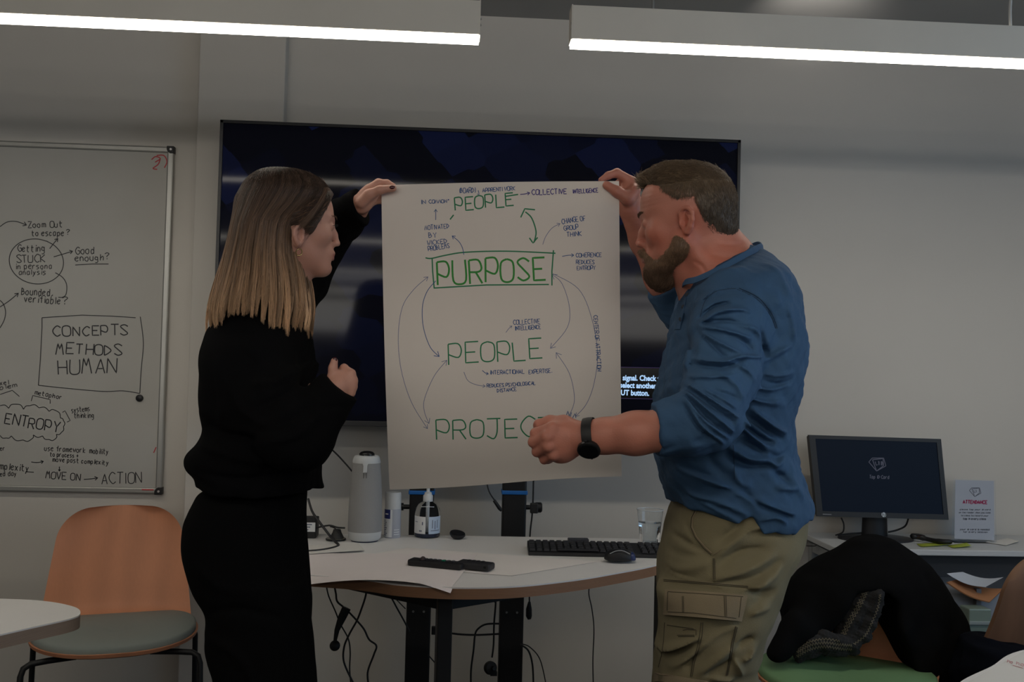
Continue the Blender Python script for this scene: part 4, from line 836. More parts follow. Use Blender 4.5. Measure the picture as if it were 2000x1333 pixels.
# ================================================================= sculpting by distance fields (bodies, cloth)
# model frame: camera-local metres (x right, y up, z towards the viewer); P(px, py, depth)
def P3(px, py, d): return np.array([(px - CX) / F * d, -(py - CY) / F * d, -d], dtype=np.float64)
MW = np.array(cam.matrix_world)
def to_world(V): return V @ MW[:3, :3].T + MW[:3, 3]
def smin(a, b, k):
    if k <= 0: return np.minimum(a, b)
    h = np.clip(0.5 + 0.5 * (b - a) / k, 0, 1); return b + (a - b) * h - k * h * (1 - h)
def smax(a, b, k): return -smin(-a, -b, k)
class Sculpt:
    def __init__(s): s.p = []; s.disp = []
    def add(s, fn, c, rad, k=.01, op='u'): s.p.append((fn, np.array(c, float), float(rad), k, op)); return s
    def cap(s, a, b, ra, rb=None, k=.01, op='u'):
        a, b = np.array(a, float), np.array(b, float); rb = ra if rb is None else rb; ab = b - a; L2 = max(ab @ ab, 1e-12)
        def fn(Q, a=a, ab=ab, L2=L2, ra=ra, rb=rb):
            d = Q - a.astype(np.float32); t = np.clip(d @ ab.astype(np.float32) / L2, 0, 1)
            return np.linalg.norm(d - t[..., None] * ab.astype(np.float32), axis=-1) - (ra + (rb - ra) * t)
        return s.add(fn, (a + b) / 2, np.linalg.norm(ab) / 2 + max(ra, rb), k, op)
    def chain(s, pts, rs, k=.01, op='u'):
        for i in range(len(pts) - 1): s.cap(pts[i], pts[i + 1], rs[i], rs[i + 1], k, op)
        return s
    def ell(s, c, r, R=None, k=.01, op='u'):
        c = np.array(c, float); r = np.array(r, float); R = np.eye(3) if R is None else np.array(R, float)
        def fn(Q, c=c.astype(np.float32), r=r.astype(np.float32), R=R.astype(np.float32)):
            d = (Q - c) @ R; k0 = np.linalg.norm(d / r, axis=-1); k1 = np.linalg.norm(d / (r * r), axis=-1)
            return k0 * (k0 - 1) / np.maximum(k1, 1e-6)
        return s.add(fn, c, r.max(), k, op)
    def loft(s, rows, k=.02, p=2.3, op='u', n=80, round_=.0):
        """rows: (py, left px, right px, depth centre, depth half)"""
        rows = sorted(rows, key=lambda r: r[0]); A = np.array(rows, float)
        t = np.linspace(0, len(rows) - 1, n); C = np.array([_cr(A, u) for u in t])
        dc = C[:, 3]; y = -(C[:, 0] - CY) / F * dc; xl = (C[:, 1] - CX) / F * dc; xr = (C[:, 2] - CX) / F * dc
        o = np.argsort(y); y, xl, xr, z, h = y[o], xl[o], xr[o], -dc[o], C[o, 4]
        y0, y1 = y[0], y[-1]
        def fn(Q):
            yy = Q[..., 1]; a = np.interp(yy, y, xl); b = np.interp(yy, y, xr); zc = np.interp(yy, y, z); hz = np.interp(yy, y, h)
            dx, dz = Q[..., 0] - (a + b) / 2, Q[..., 2] - zc; hx = np.maximum((b - a) / 2, 1e-3)
            q = (np.abs(dx / hx) ** p + np.abs(dz / hz) ** p) ** (1 / p); v = np.sqrt(dx * dx + dz * dz)
            d = np.where(q > 1e-3, v * (1 - 1 / np.maximum(q, 1e-3)), -np.minimum(hx, hz))
            d = np.maximum(d, -np.minimum(hx, hz)) * .85
            e = np.maximum(y0 - yy, yy - y1)
            return smax(d, e, .012).astype(np.float32)
        c = ((xl.mean() + xr.mean()) / 2, (y0 + y1) / 2, z.mean())
        rad = math.hypot(math.hypot((y1 - y0) / 2, max(xr.max() - c[0], c[0] - xl.min())), h.max() + abs(z - z.mean()).max())
        s.add(fn, c, rad, k, op); return s
    def cut(s, fn, k=.004):            # keep where fn(Q) <= 0
        s.p.append((fn, None, None, k, 'cut')); return s
    def crease(s, px, amp, w, depth=1.8, face=None):
        """a fold: pixel polyline at a depth; amp>0 ridge, amp<0 groove (m); w half width (px)"""
        L = np.array([P3(x, y, depth)[:2] for x, y in [(v.x, v.y) for v in catmull([Vector((a, b, 0)) for a, b in px], 4)]]); wm = w / F * depth
        s.disp.append(('c', L, amp, wm, face)); return s
    def noise(s, fn): s.disp.append(('n', fn)); return s
    def field(s, Q, act=None):
        """Q: (nb, m, 3) blocks"""
        nb = Q.shape[0]; D = np.full(Q.shape[:2], 1.0, np.float32); lo = Q.min(axis=1); hi = Q.max(axis=1)
        for fn, c, rad, k, op in s.p:
            if c is None: D = smax(D, fn(Q).astype(np.float32), k); continue
            g = np.maximum(np.maximum(lo - c, c - hi), 0); dist = np.linalg.norm(g, axis=1)
            sel = np.where(dist < rad + k + .03)[0]
            if not len(sel): continue
            d = fn(Q[sel]).astype(np.float32)
            D[sel] = smin(D[sel], d, k) if op == 'u' else smax(D[sel], -d, k)
        for dd in s.disp:
            if dd[0] == 'n': D -= dd[1](Q).astype(np.float32); continue
            _, L, amp, w, face = dd; R = w * 2.6
            g = np.maximum(np.maximum(lo[:, :2] - L.max(0), L.min(0) - hi[:, :2]), 0); sel = np.where(np.linalg.norm(g, axis=1) < R)[0]
            if not len(sel): continue
            q = Q[sel][..., :2]; best = np.full(q.shape[:2], 9e9, np.float32)
            fade = np.ones_like(best)
            n = len(L)
            for i in range(n - 1):
                a, ab = L[i], L[i + 1] - L[i]; l2 = max(ab @ ab, 1e-12); t = np.clip(((q - a) @ ab) / l2, 0, 1)
                d2 = ((q - a - t[..., None] * ab) ** 2).sum(-1); m = d2 < best; best = np.where(m, d2, best)
                u = (i + t) / (n - 1); fade = np.where(m, np.sin(np.pi * np.clip(u * .86 + .07, 0, 1)) ** .6, fade)
            add = amp * fade * np.exp(-best / (w * w))
            if face is not None: zc = Q[sel][..., 2]; add = add * (1 / (1 + np.exp(-(zc - face) * 80)))
            D[sel] -= add.astype(np.float32)
        return D
    def mesh(s, h, amp=.006, B=14, bbox=None):
        if bbox is None:
            cs = [(c, r) for fn, c, r, k, op in s.p if c is not None and op == 'u']
            lo = np.min([c - r for c, r in cs], 0) - .01; hi = np.max([c + r for c, r in cs], 0) + .01
        else: lo, hi = map(np.array, bbox)
        nB = np.ceil((hi - lo) / (h * B)).astype(int); size = h * B
        I = np.stack(np.meshgrid(*[np.arange(n) for n in nB], indexing='ij'), -1).reshape(-1, 3)
        cen = lo + (I + .5) * size; D = s.field(cen[:, None, :].astype(np.float32))[:, 0]
        # margins are generous because some of the fields are only roughly distances
        act = np.abs(D) < size * .87 * 1.45 + amp + .012
        I = I[act]; g = np.arange(B + 1); G = np.stack(np.meshgrid(g, g, g, indexing='ij'), -1).reshape(-1, 3)
        NX, NY, NZ = (nB * B + 2).tolist(); VS = []; IDS = []; QS = []
        for st in range(0, len(I), 240):
            J = I[st:st + 240]; Q = (lo + (J[:, None, :] * B + G[None]) * h).astype(np.float32)
            D = s.field(Q).reshape(-1, B + 1, B + 1, B + 1); S = D < 0
            c8 = [(a, b, c) for a in (0, 1) for b in (0, 1) for c in (0, 1)]
            cnt = sum(S[:, a:a + B, b:b + B, c:c + B].astype(np.int8) for a, b, c in c8); bi, ci, cj, ck = np.where((cnt > 0) & (cnt < 8))
            if not len(bi): continue
            acc = np.zeros((len(bi), 3)); num = np.zeros(len(bi))
            for ax in range(3):
                for o in c8:
                    if o[ax]: continue
                    e = list(o); e[ax] = 1
                    d0 = D[bi, ci + o[0], cj + o[1], ck + o[2]]; d1 = D[bi, ci + e[0], cj + e[1], ck + e[2]]
                    m = (d0 < 0) != (d1 < 0); t = np.where(m, d0 / np.where(m, d0 - d1, 1), 0)
                    p = np.zeros((len(bi), 3)); p[:, 0] = o[0]; p[:, 1] = o[1]; p[:, 2] = o[2]; p[:, ax] = t
                    acc += p * m[:, None]; num += m
            cell = np.stack([ci, cj, ck], -1); gi = J[bi] * B + cell
            VS.append(lo + (gi + acc / num[:, None]) * h); IDS.append((gi[:, 0] * NY + gi[:, 1]) * NZ + gi[:, 2])
            for ax in range(3):
                e = [0, 0, 0]; e[ax] = 1; a2, a3 = [q for q in range(3) if q != ax]
                S0 = S[:, :B, :B, :B]; S1 = S[:, e[0]:e[0] + B, e[1]:e[1] + B, e[2]:e[2] + B]
                qb, qi, qj, qk = np.where(S0 != S1)
                if not len(qb): continue
                base = J[qb] * B + np.stack([qi, qj, qk], -1); o2 = np.zeros(3, int); o2[a2] = 1; o3 = np.zeros(3, int); o3[a3] = 1
                fid = lambda x: (x[:, 0] * NY + x[:, 1]) * NZ + x[:, 2]
                q = np.stack([fid(base), fid(base - o2), fid(base - o2 - o3), fid(base - o3)], -1)
                flip = S0[qb, qi, qj, qk]
                if ax == 1: flip = ~flip
                q[flip] = q[flip][:, ::-1]; QS.append(q)
        V = np.concatenate(VS); ID = np.concatenate(IDS); Qd = np.concatenate(QS)
        o = np.argsort(ID); ID = ID[o]; V = V[o]; idx = np.searchsorted(ID, Qd); idx = np.clip(idx, 0, len(ID) - 1)
        ok = (ID[idx] == Qd).all(1); Fc = idx[ok]
        # light smoothing of the grid pattern
        for it, lam in ((0, .5), (1, -.2), (2, .4)):
            A = np.zeros_like(V); n = np.zeros(len(V))
            for a, b_ in ((0, 1), (1, 2), (2, 3), (3, 0)):
                np.add.at(A, Fc[:, a], V[Fc[:, b_]]); np.add.at(A, Fc[:, b_], V[Fc[:, a]]); np.add.at(n, Fc[:, a], 1); np.add.at(n, Fc[:, b_], 1)
            m = n > 0; V[m] += lam * (A[m] / n[m, None] - V[m])
        return V, Fc
def _cr(A, u):
    i = int(min(u, len(A) - 1 - 1e-9)); t = u - i; a, b, c, d = A[max(i - 1, 0)], A[i], A[min(i + 1, len(A) - 1)], A[min(i + 2, len(A) - 1)]
    m1 = (c - a) * .5; m2 = (d - b) * .5; t2, t3 = t * t, t ** 3
    r = (2 * t3 - 3 * t2 + 1) * b + (t3 - 2 * t2 + t) * m1 + (-2 * t3 + 3 * t2) * c + (t3 - t2) * m2
    r[0] = b[0] + (c[0] - b[0]) * t; return r
def np_mesh(name, V, Fc, m, parent, tint=None, origin=None, **k):
    W = to_world(V); o0 = np.array(wloc(parent)) if parent is not None else np.array(origin); W = W - o0
    me = bpy.data.meshes.new(name); me.vertices.add(len(W)); me.vertices.foreach_set('co', W.astype(np.float32).ravel())
    w = Fc.shape[1]; me.loops.add(len(Fc) * w); me.loops.foreach_set('vertex_index', Fc.astype(np.int32).ravel())
    me.polygons.add(len(Fc)); me.polygons.foreach_set('loop_start', np.arange(0, len(Fc) * w, w, dtype=np.int32)); me.polygons.foreach_set('loop_total', np.full(len(Fc), w, np.int32))
    me.polygons.foreach_set('use_smooth', np.ones(len(Fc), bool)); me.update(calc_edges=True); me.validate()
    if tint is not None:
        a = me.color_attributes.new('tint', 'FLOAT_COLOR', 'POINT'); c = np.ones((len(W), 4), np.float32); c[:, :3] = tint; a.data.foreach_set('color', c.ravel())
    me.materials.append(m); o = bpy.data.objects.new(name, me); COL.objects.link(o)
    if parent is not None: o.parent = parent
    else: o.location = o0
    return tag(o, **k)
def skin_mat(name, rough=.5, sss=.12, bump=.12):
    m = mat(name, (.5, .3, .2), rough, sss=sss, bump=(350, bump)); nt = m.node_tree; b = nt.nodes['Principled BSDF']
    a = nt.nodes.new('ShaderNodeAttribute'); a.attribute_name = 'tint'; nt.links.new(a.outputs['Color'], b.inputs['Base Color']); return m
# ---------------- head, in its own frame (x side, y up, z forward), head height .24
class Frame:
    def __init__(s, o, fwd, up, sc):
        f = np.array(fwd, float); f /= np.linalg.norm(f); u = np.array(up, float); u -= f * (u @ f); u /= np.linalg.norm(u)
        s.o = np.array(o, float); s.x = np.cross(u, f); s.u = u; s.f = f; s.s = sc; s.R = np.stack([s.x, u, f], 1)
    def __call__(s, x, y, z): return s.o + s.s * (x * s.x + y * s.u + z * s.f)
    def loc(s, V): return (V - s.o) @ s.R / s.s
def head(S, H, nose=1.0, jaw=1.0, fem=False, edy=0., edz=0., es=1.0):
    q = H.s; R = H.R; nr = .82 if fem else 1.0
    S.ell(H(0, .038, -.012), np.array([.076, .087, .096]) * q, R, k=.01)
    S.ell(H(0, -.022, .024), np.array([.061, .082, .058]) * q, R, k=.03)
    for x in (-1, 1):
        S.cap(H(.047 * x * jaw, -.048, -.004), H(.015 * x * jaw, -.094, .060), .021 * q, .017 * q, k=.025)
        S.ell(H(.040 * x, -.020, .050), np.array([.024, .020, .022]) * q, R, k=.02)
        S.cap(H(.010 * x, .019, .083 if not fem else .079), H(.040 * x, .022, .066), (.0085 if not fem else .006) * q, .007 * q, k=.012)
        S.ell(H(.031 * x, .001, .096), np.array([.018, .012, .016]) * q, R, k=.014, op='s')
        S.ell(H(.031 * x, .0015, .0715), np.array([.0150, .0125, .0135]) * q, R, k=.003)
        S.cap(H(.017 * x, .000, .078), H(.044 * x, .001, .071), .0022 * q, .0018 * q, k=.003)
    S.ell(H(0, -.098, .068), np.array([.019, .016, .018]) * q, R, k=.018)
    S.chain([H(0, .010, .081), H(0, -.012, .090 + .003 * nose), H(0, -.034, .098 + .010 * nose)], [.0075 * q * nr, .0078 * q * nr, .0090 * q * nr], k=.010)
    if not fem: S.ell(H(0, .048, .040), np.array([.062, .050, .050]) * q, R, k=.015)
    for x in (-1, 1):
        S.ell(H(.0112 * x * nr, -.037, .091 + .005 * nose), np.array([.0075, .0072, .0105]) * q * nr, R, k=.006)
        S.ell(H(.0062 * x, -.0445 + (.001 if fem else 0), .0965 + .005 * nose), np.array([.0032, .004, .0055]) * q, R, k=.002, op='s')
    S.ell(H(0, -.064, .070), np.array([.029, .024, .022]) * q, R, k=.014)
    lz = -.003 if fem else 0; ls = .82 if fem else 1.0
    S.chain([H(-.022, -.066, .082), H(-.008, -.0595, .0915 + lz), H(0, -.0615, .0925 + lz), H(.008, -.0595, .0915 + lz), H(.022, -.066, .082)], [.0025 * q, .0048 * q * ls, .0045 * q * ls, .0048 * q * ls, .0025 * q], k=.005)
    S.chain([H(-.019, -.0695, .083), H(0, -.0735, .0905 + lz), H(.019, -.0695, .083)], [.003 * q, .0058 * q * ls, .003 * q], k=.005)
    S.chain([H(-.024, -.067, .086), H(0, -.0670, .0985), H(.024, -.067, .086)], [.0013 * q] * 3, k=.003, op='s')
    S.cap(H(-.010, -.083, .088), H(.010, -.083, .088), .004 * q, k=.008, op='s')
    for x in (-1, 1):                 # ears
        E = lambda fz, y, out: H(x * (.0735 + out), y * es - .006 + edy, fz * es - .020 + edz)
        S.ell(E(-.003, .000, .004), np.array([.0045, .028, .015]) * q, R, k=.008)
        hx = [E(.012, .004, .004), E(.012, .020, .007), E(.003, .030, .012), E(-.009, .0295, .016), E(-.018, .018, .019), E(-.018, .002, .018), E(-.011, -.013, .014), E(-.003, -.024, .009)]
        S.chain(hx, [.0035 * q, .0040 * q, .0042 * q, .0042 * q, .0042 * q, .004 * q, .0045 * q, .0062 * q], k=.0035)
        S.chain([E(-.001, .019, .012), E(-.010, .010, .014), E(-.010, -.004, .013), E(-.001, -.013, .010)], [.003 * q] * 4, k=.004)
        S.ell(E(.012, -.004, .006), np.array([.004, .006, .004]) * q, R, k=.004)
        S.ell(E(.003, -.001, .012), np.array([.008, .011, .0065]) * q, R, k=.003, op='s')
        S.ell(E(.001, .018, .016), np.array([.006, .006, .004]) * q, R, k=.003, op='s')
    return S
def eyes(H, par, iris):
    q = H.s
    for x in (-1, 1):
        c = H(.031 * x, .0005, .0728)
        V, Fc = uv_sphere(.0115 * q); V = V @ np.stack([H.x, H.u, H.f], 1).T + c
        o = np_mesh('eyeball', V, Fc, mat('eye_white', (.55, .5, .47), .25), par)
        V, Fc = uv_sphere(.0055 * q); V = V * np.array([1, 1, .45]); V = V @ np.stack([H.x, H.u, H.f], 1).T + H(.031 * x, .0003, .0815)
        np_mesh('iris', V, Fc, mat(iris, (.03, .05, .06) if 'blue' in iris else (.04, .02, .012), .15), o)
def uv_sphere(r, nu=20, nv=12):
    V = []; Fc = []
    for j in range(nv + 1):
        ph = math.pi * j / nv
        for i in range(nu): a = 2 * math.pi * i / nu; V.append((r * math.sin(ph) * math.cos(a), r * math.cos(ph), r * math.sin(ph) * math.sin(a)))
    for j in range(nv):
        for i in range(nu): Fc.append((j * nu + i, j * nu + (i + 1) % nu, (j + 1) * nu + (i + 1) % nu, (j + 1) * nu + i))
    return np.array(V), np.array(Fc)[:, ::-1]
# ---------------- strands of hair: list of (points Nx3, radius) -> one mesh of slim tapered tubes
def strands(name, L, m, par, sides=3, tint=None):
    V = []; Fc = []; T = []; n0 = 0
    for pts, r, col in L:
        P = np.asarray(pts); n = len(P); t = np.gradient(P, axis=0); t /= np.linalg.norm(t, axis=1)[:, None] + 1e-9
        ref = np.array([.3, .2, .93]); a = np.cross(t, ref); a /= np.linalg.norm(a, axis=1)[:, None] + 1e-9; b = np.cross(t, a)
        rr = r * np.clip(np.minimum(1, np.linspace(3, .25, n)), .15, 1)
        for k in range(sides): V.append(P + rr[:, None] * (a * math.cos(2 * math.pi * k / sides) + b * math.sin(2 * math.pi * k / sides)))
        for k in range(sides):
            k2 = (k + 1) % sides; i = np.arange(n - 1)
            Fc.append(np.stack([n0 + k * n + i, n0 + k2 * n + i, n0 + k2 * n + i + 1, n0 + k * n + i + 1], -1))
        C = np.asarray(col); C = np.broadcast_to(C, (n, 3)) if C.ndim == 1 else C
        T += [C] * sides; n0 += sides * n
    return np_mesh(name, np.concatenate(V), np.concatenate(Fc), m, par, tint=np.concatenate(T))
def hair_mat(name):
    m = mat(name, (.1, .06, .03), .45, spec=.35); nt = m.node_tree; b = nt.nodes['Principled BSDF']
    a = nt.nodes.new('ShaderNodeAttribute'); a.attribute_name = 'tint'; nt.links.new(a.outputs['Color'], b.inputs['Base Color']); return m
def vnoise(Q, f, ph=0):     # cheap smooth pseudo-noise
    x, y, z = Q[..., 0] * f, Q[..., 1] * f, Q[..., 2] * f
    return (np.sin(x * 1.3 + y * .7 + ph) * np.sin(y * 1.7 - z * .9 + 1.3 + ph) + .5 * np.sin(x * 2.9 - z * 2.1 + 2 + ph) * np.sin(y * 3.1 + x * 1.1) + .3 * np.sin(z * 5.3 + y * 4.1 - x * 3.7 + ph))
def bvh_of(o):
    me = o.data; M = o.matrix_world
    off = wloc(o); vs = [v.co + off for v in me.vertices]; return BVHTree.FromPolygons(vs, [tuple(p.vertices) for p in me.polygons])
def on_surf(bv, px, py, off=.001, fallback=2.0):
    r = ray(px, py).normalized(); h = bv.ray_cast(CAMLOC, r)
    if h[0] is None: return CAMLOC + ray(px, py) * fallback
    return h[0] - r * off
# ================================================================= the man
MD = 1.9
man = empty('person', to_world(P3(1410, 1990, 1.92)[None])[0] * np.array([1, 1, 0]), 'bent man in a blue shirt and khaki cargo trousers holding up the paper', 'person')
Hm = Frame(P3(1337, 436, 1.92), (-.935, -.06, -.34), (-.06, 1, -.02), .93)
B_ = Sculpt(); head(B_, Hm, nose=.1, jaw=1.08, edy=-.002, edz=.004, es=.90)
# neck, trunk core (hidden by the shirt)
B_.chain([P3(1372, 455, 1.925), P3(1398, 505, 1.93), P3(1425, 580, 1.93)], [.056, .060, .070], k=.03)
B_.cap(P3(1352, 500, 1.93), P3(1385, 560, 1.93), .040, .05, k=.03)
B_.cap(P3(1335, 465, 1.87), P3(1400, 545, 1.87), .010, .012, k=.02)
B_.chain([P3(1415, 560, 1.93), P3(1440, 680, 1.93), P3(1430, 900, 1.93), P3(1435, 1010, 1.92)], [.08, .10, .09, .10], k=.05)
B_.cap(P3(1430, 600, 1.82), P3(1430, 600, 2.04), .05, k=.05)
# near arm
el = P3(1380, 828, 1.664)
B_.chain([P3(1440, 610, 1.82), P3(1415, 730, 1.70), el], [.045, .040, .034], k=.02)
B_.chain([el, P3(1320, 838, 1.665), P3(1240, 847, 1.69), P3(1180, 852, 1.71), P3(1143, 856, 1.72)], [.035, .0375, .035, .0285, .0265], k=.02)
wr = P3(1150, 855, 1.715)
# near (left) hand: loose fist seen from its back
B_.ell(P3(1112, 857, 1.725), (.034, .030, .017), k=.018)
B_.ell(P3(1092, 860, 1.735), (.030, .037, .020), k=.016)
B_.ell(P3(1098, 879, 1.735), (.025, .022, .018), k=.016)
mcp = [P3(1078, 836, 1.715), P3(1068, 853, 1.708), P3(1070, 872, 1.710), P3(1080, 889, 1.718)]
pip = [P3(1046, 847, 1.730), P3(1042, 864, 1.728), P3(1049, 883, 1.732), P3(1063, 898, 1.738)]
dip = [P3(1054, 850, 1.755), P3(1051, 868, 1.755), P3(1058, 886, 1.757), P3(1070, 898, 1.757)]
tip = [P3(1072, 852, 1.757), P3(1070, 869, 1.757), P3(1074, 884, 1.757), P3(1082, 894, 1.757)]
for i in range(4):
    r0 = (.0098, .0100, .0094, .0084)[i]
    B_.cap(P3(1120, 850 + 5 * i, 1.728), mcp[i], .011, r0 * 1.04, k=.010)
    B_.chain([mcp[i], pip[i], dip[i], tip[i]], [r0 * 1.08, r0, r0 * .92, r0 * .85], k=.0035)
    B_.ell(mcp[i] + np.array([0, 0, .003]), (r0 * 1.0, r0 * .9, r0 * .9), k=.006)
B_.chain([P3(1130, 842, 1.735), P3(1102, 827, 1.742), P3(1074, 824, 1.752), P3(1052, 829, 1.758)], [.017, .0135, .0105, .0090], k=.008)
B_.cap(P3(1052, 829, 1.758), P3(1049, 832, 1.762), .009, .008, k=.003)
# far arm and far (right) hand pinching the corner of the paper
fe = P3(1338, 600, 2.22)
B_.chain([P3(1430, 600, 2.06), P3(1385, 602, 2.16), fe], [.050, .048, .046], k=.02)
B_.chain([fe, P3(1300, 540, 2.20), P3(1262, 470, 2.175), P3(1232, 412, 2.15)], [.046, .046, .034, .026], k=.02)
hd = 2.145
B_.ell(P3(1229, 388, hd), (.025, .030, .018), np.array(Euler((0, 0, math.radians(12))).to_matrix()), k=.015)
B_.ell(P3(1231, 366, hd), (.020, .024, .016), k=.012)
B_.chain([P3(1236, 356, hd), P3(1205, 338, hd - .004), P3(1188, 343, hd - .008), P3(1174, 352, hd - .010)], [.0115, .0098, .0085, .0066], k=.004)
B_.chain([P3(1240, 372, hd - .018), P3(1226, 388, hd - .026), P3(1206, 375, hd - .028), P3(1185, 362, hd - .022)], [.013, .0145, .0112, .0095], k=.008)
for i, (a, b_, c, r) in enumerate((((1238, 362), (1216, 352), (1200, 364), .0092), ((1236, 374), (1218, 366), (1202, 376), .0088), ((1233, 386), (1217, 380), (1204, 388), .0076))):
    B_.chain([P3(*a, hd + .008), P3(*b_, hd + .024), P3(*c, hd + .032)], [r * 1.05, r, r * .85], k=.005)
# forehead wrinkles, neck creases
for k in range(4): B_.crease([(1246, 372 + 9 * k), (1262, 374 + 9 * k), (1290, 372 + 8 * k)], -.0009, 2.2, 1.86)
B_.crease([(1400, 478), (1430, 480), (1450, 476)], -.0025, 4, 1.88); B_.crease([(1352, 512), (1366, 522), (1374, 538)], -.002, 3, 1.88); B_.crease([(1385, 500), (1420, 505), (1455, 492)], -.0015, 5, 1.88)
B_.crease([(1278, 452), (1284, 470), (1280, 490)], -.0015, 4, 1.86)
V, Fc = B_.mesh(.0024)
q = Hm.loc(V)
base = np.array([.47, .185, .130]); T = np.tile(base, (len(V), 1))
def mask(c, r, p=q): return np.exp(-(((p - np.array(c)) / np.array(r)) ** 2).sum(1))[:, None]
red = np.clip(mask((.075, -.01, -.02), (.02, .035, .025)) + mask((0, -.034, .105), (.02, .015, .02)) * .8 + mask((.05, -.03, .05), (.03, .03, .04)) * .7 + .55 * mask((.05, -.09, -.07), (.08, .05, .09)), 0, 1)
T = T * (1 - red) + np.array([.48, .135, .085]) * red
lip = np.clip(mask((0, -.067, .09), (.02, .009, .02)) * 1.2, 0, 1); T = T * (1 - lip) + np.array([.32, .11, .09]) * lip
T *= (1 + .05 * vnoise(V, 60))[:, None]
m_skm = skin_mat('skin_ruddy')
body = np_mesh('body', V, Fc, m_skm, man, tint=T)
eyes(Hm, man, 'iris_blue')
# ---- short hair: scalp shell plus strands
HL = np.array([(-.13, -.062), (-.085, -.058), (-.062, -.045), (-.048, -.005), (-.035, .034), (-.008, .040), (.006, .037), (.016, .047), (.036, .058), (.052, .078), (.066, .086), (.080, .083), (.11, .083)])
def hair_region(p): return np.interp(p[..., 2], HL[:, 0], HL[:, 1]) - p[..., 1]     # < 0 : hair
Sh = Sculpt()
Sh.ell(Hm(0, .038, -.012), np.array([.0785, .0910, .0998]) * Hm.s, Hm.R, k=.01)
Sh.ell(Hm(0, .092, .030), np.array([.052, .040, .050]) * Hm.s, Hm.R, k=.02)
Sh.ell(Hm(0, .100, .068), np.array([.034, .018, .022]) * Hm.s, Hm.R, k=.014)
Sh.cap(Hm(0, -.02, -.075), Hm(0, -.05, -.07), .032, .026, k=.02)
Sh.cut(lambda Q: hair_region(Hm.loc(Q)) * .6, k=.012)
Sh.noise(lambda Q: .0004 * vnoise(Q, 260) + .0008 * vnoise(Q, 90))
V2, F2 = Sh.mesh(.0028); q2 = Hm.loc(V2)
hb = np.array([.115, .078, .048]); gr = np.array([.082, .064, .048]); side = np.clip((.055 - q2[:, 1]) / .05, 0, 1)[:, None]
T2 = (hb * (1 - side) + gr * side) * (1 + .15 * vnoise(V2, 90))[:, None]
thin = np.clip(1 + hair_region(q2) / .030, 0, 1)[:, None] * .5 * (q2[:, 1] < .07)[:, None]; T2 = T2 * (1 - thin) + np.array([.30, .13, .09]) * thin
m_hr = hair_mat('short_hair'); hair = np_mesh('hair', V2, F2, m_hr, man, tint=T2)
rng = np.random.RandomState(3)
def tuft(V, Fc, F_, n, flow, ln, r, col, mask=None, out=.35, pts=4):
    c = V[Fc].mean(1); nr = np.cross(V[Fc[:, 1]] - V[Fc[:, 0]], V[Fc[:, 2]] - V[Fc[:, 0]]); nr /= np.linalg.norm(nr, axis=1)[:, None] + 1e-9
    if mask is not None: k = mask(F_.loc(c)); c, nr = c[k], nr[k]
    s = rng.randint(0, len(c), n); L = []
    for i in s:
        lp = F_.loc(c[i][None])[0]; fl = F_.R @ np.array(flow(lp), float); fl += rng.normal(0, .22, 3); fl -= nr[i] * (fl @ nr[i]); fl /= np.linalg.norm(fl) + 1e-9
        l = ln * rng.uniform(.6, 1.3); t = np.linspace(0, 1, pts)[:, None]; p = c[i] - nr[i] * .001 + rng.normal(0, .0006, 3) + fl * l * t + nr[i] * (l * out * (t - .55 * t * t))
        cc = np.array(col(lp)) * rng.uniform(.7, 1.45); L.append((p, r * rng.uniform(.7, 1.2), cc))
    return L
def flow_m(p):
    if p[1] > .075: return (0, .2, 1 if p[2] < .09 else .6)
    return (0, -1, .25 if p[2] > -.03 else -.15)
cm = lambda p: (hb * min(1, max(0, (p[1] - .01) / .07)) + gr * (1 - min(1, max(0, (p[1] - .01) / .07)))) * 1.15
L = tuft(V2, F2, Hm, 15000, flow_m, .010, .00030, cm, out=.22) + tuft(V2, F2, Hm, 4200, flow_m, .022, .00036, lambda p: hb * (1.9 if p[2] > .05 else 1.2), mask=lambda p: p[:, 1] > .068 + .012 * np.sin(p[:, 2] * 60), out=.3)
strands('hair_strands', L, m_hr, hair)
# ---- beard
BLn = np.array([(-.04, -.10), (-.018, -.050), (-.004, -.022), (.010, -.030), (.022, -.052), (.040, -.064), (.056, -.060), (.070, -.050), (.085, -.045), (.12, -.045)])
Sb = Sculpt(); q = Hm.s
for x in (-1, 1):
    Sb.cap(Hm(.053 * x, -.052, -.002), Hm(.016 * x, -.100, .060), .0245 * q, .0248 * q, k=.02)
    Sb.cap(Hm(.062 * x, -.034, .010), Hm(.056 * x, -.055, .006), .006 * q, .016 * q, k=.012)
    Sb.chain([Hm(.004 * x, -.052, .094), Hm(.017 * x, -.056, .089), Hm(.028 * x, -.072, .076), Hm(.026 * x, -.09, .070)], [.0055 * q, .0062 * q, .0066 * q, .010 * q], k=.006)
Sb.ell(Hm(0, -.104, .062), np.array([.030, .028, .026]) * q, Hm.R, k=.02); Sb.ell(Hm(0, -.119, .052), np.array([.021, .018, .019]) * q, Hm.R, k=.02)
Sb.cut(lambda Q: (Hm.loc(Q)[..., 1] - np.interp(Hm.loc(Q)[..., 2], BLn[:, 0], BLn[:, 1])) * .7, k=.006)
Sb.noise(lambda Q: .0005 * vnoise(Q, 230) + .0011 * vnoise(Q, 90, 2))
V3, F3 = Sb.mesh(.0028); q3 = Hm.loc(V3); bc = np.array([.16, .098, .060]); dk = np.array([.066, .040, .026])
w = np.clip((-.075 - q3[:, 1]) / .035, 0, 1)[:, None]; T3 = (bc * (1 - w) + dk * w) * (1 + .2 * vnoise(V3, 120))[:, None]
eb = np.clip(1 + (q3[:, 1] - np.interp(q3[:, 2], BLn[:, 0], BLn[:, 1])) / .014, 0, 1)[:, None] * .6; T3 = T3 * (1 - eb) + np.array([.32, .14, .09]) * eb
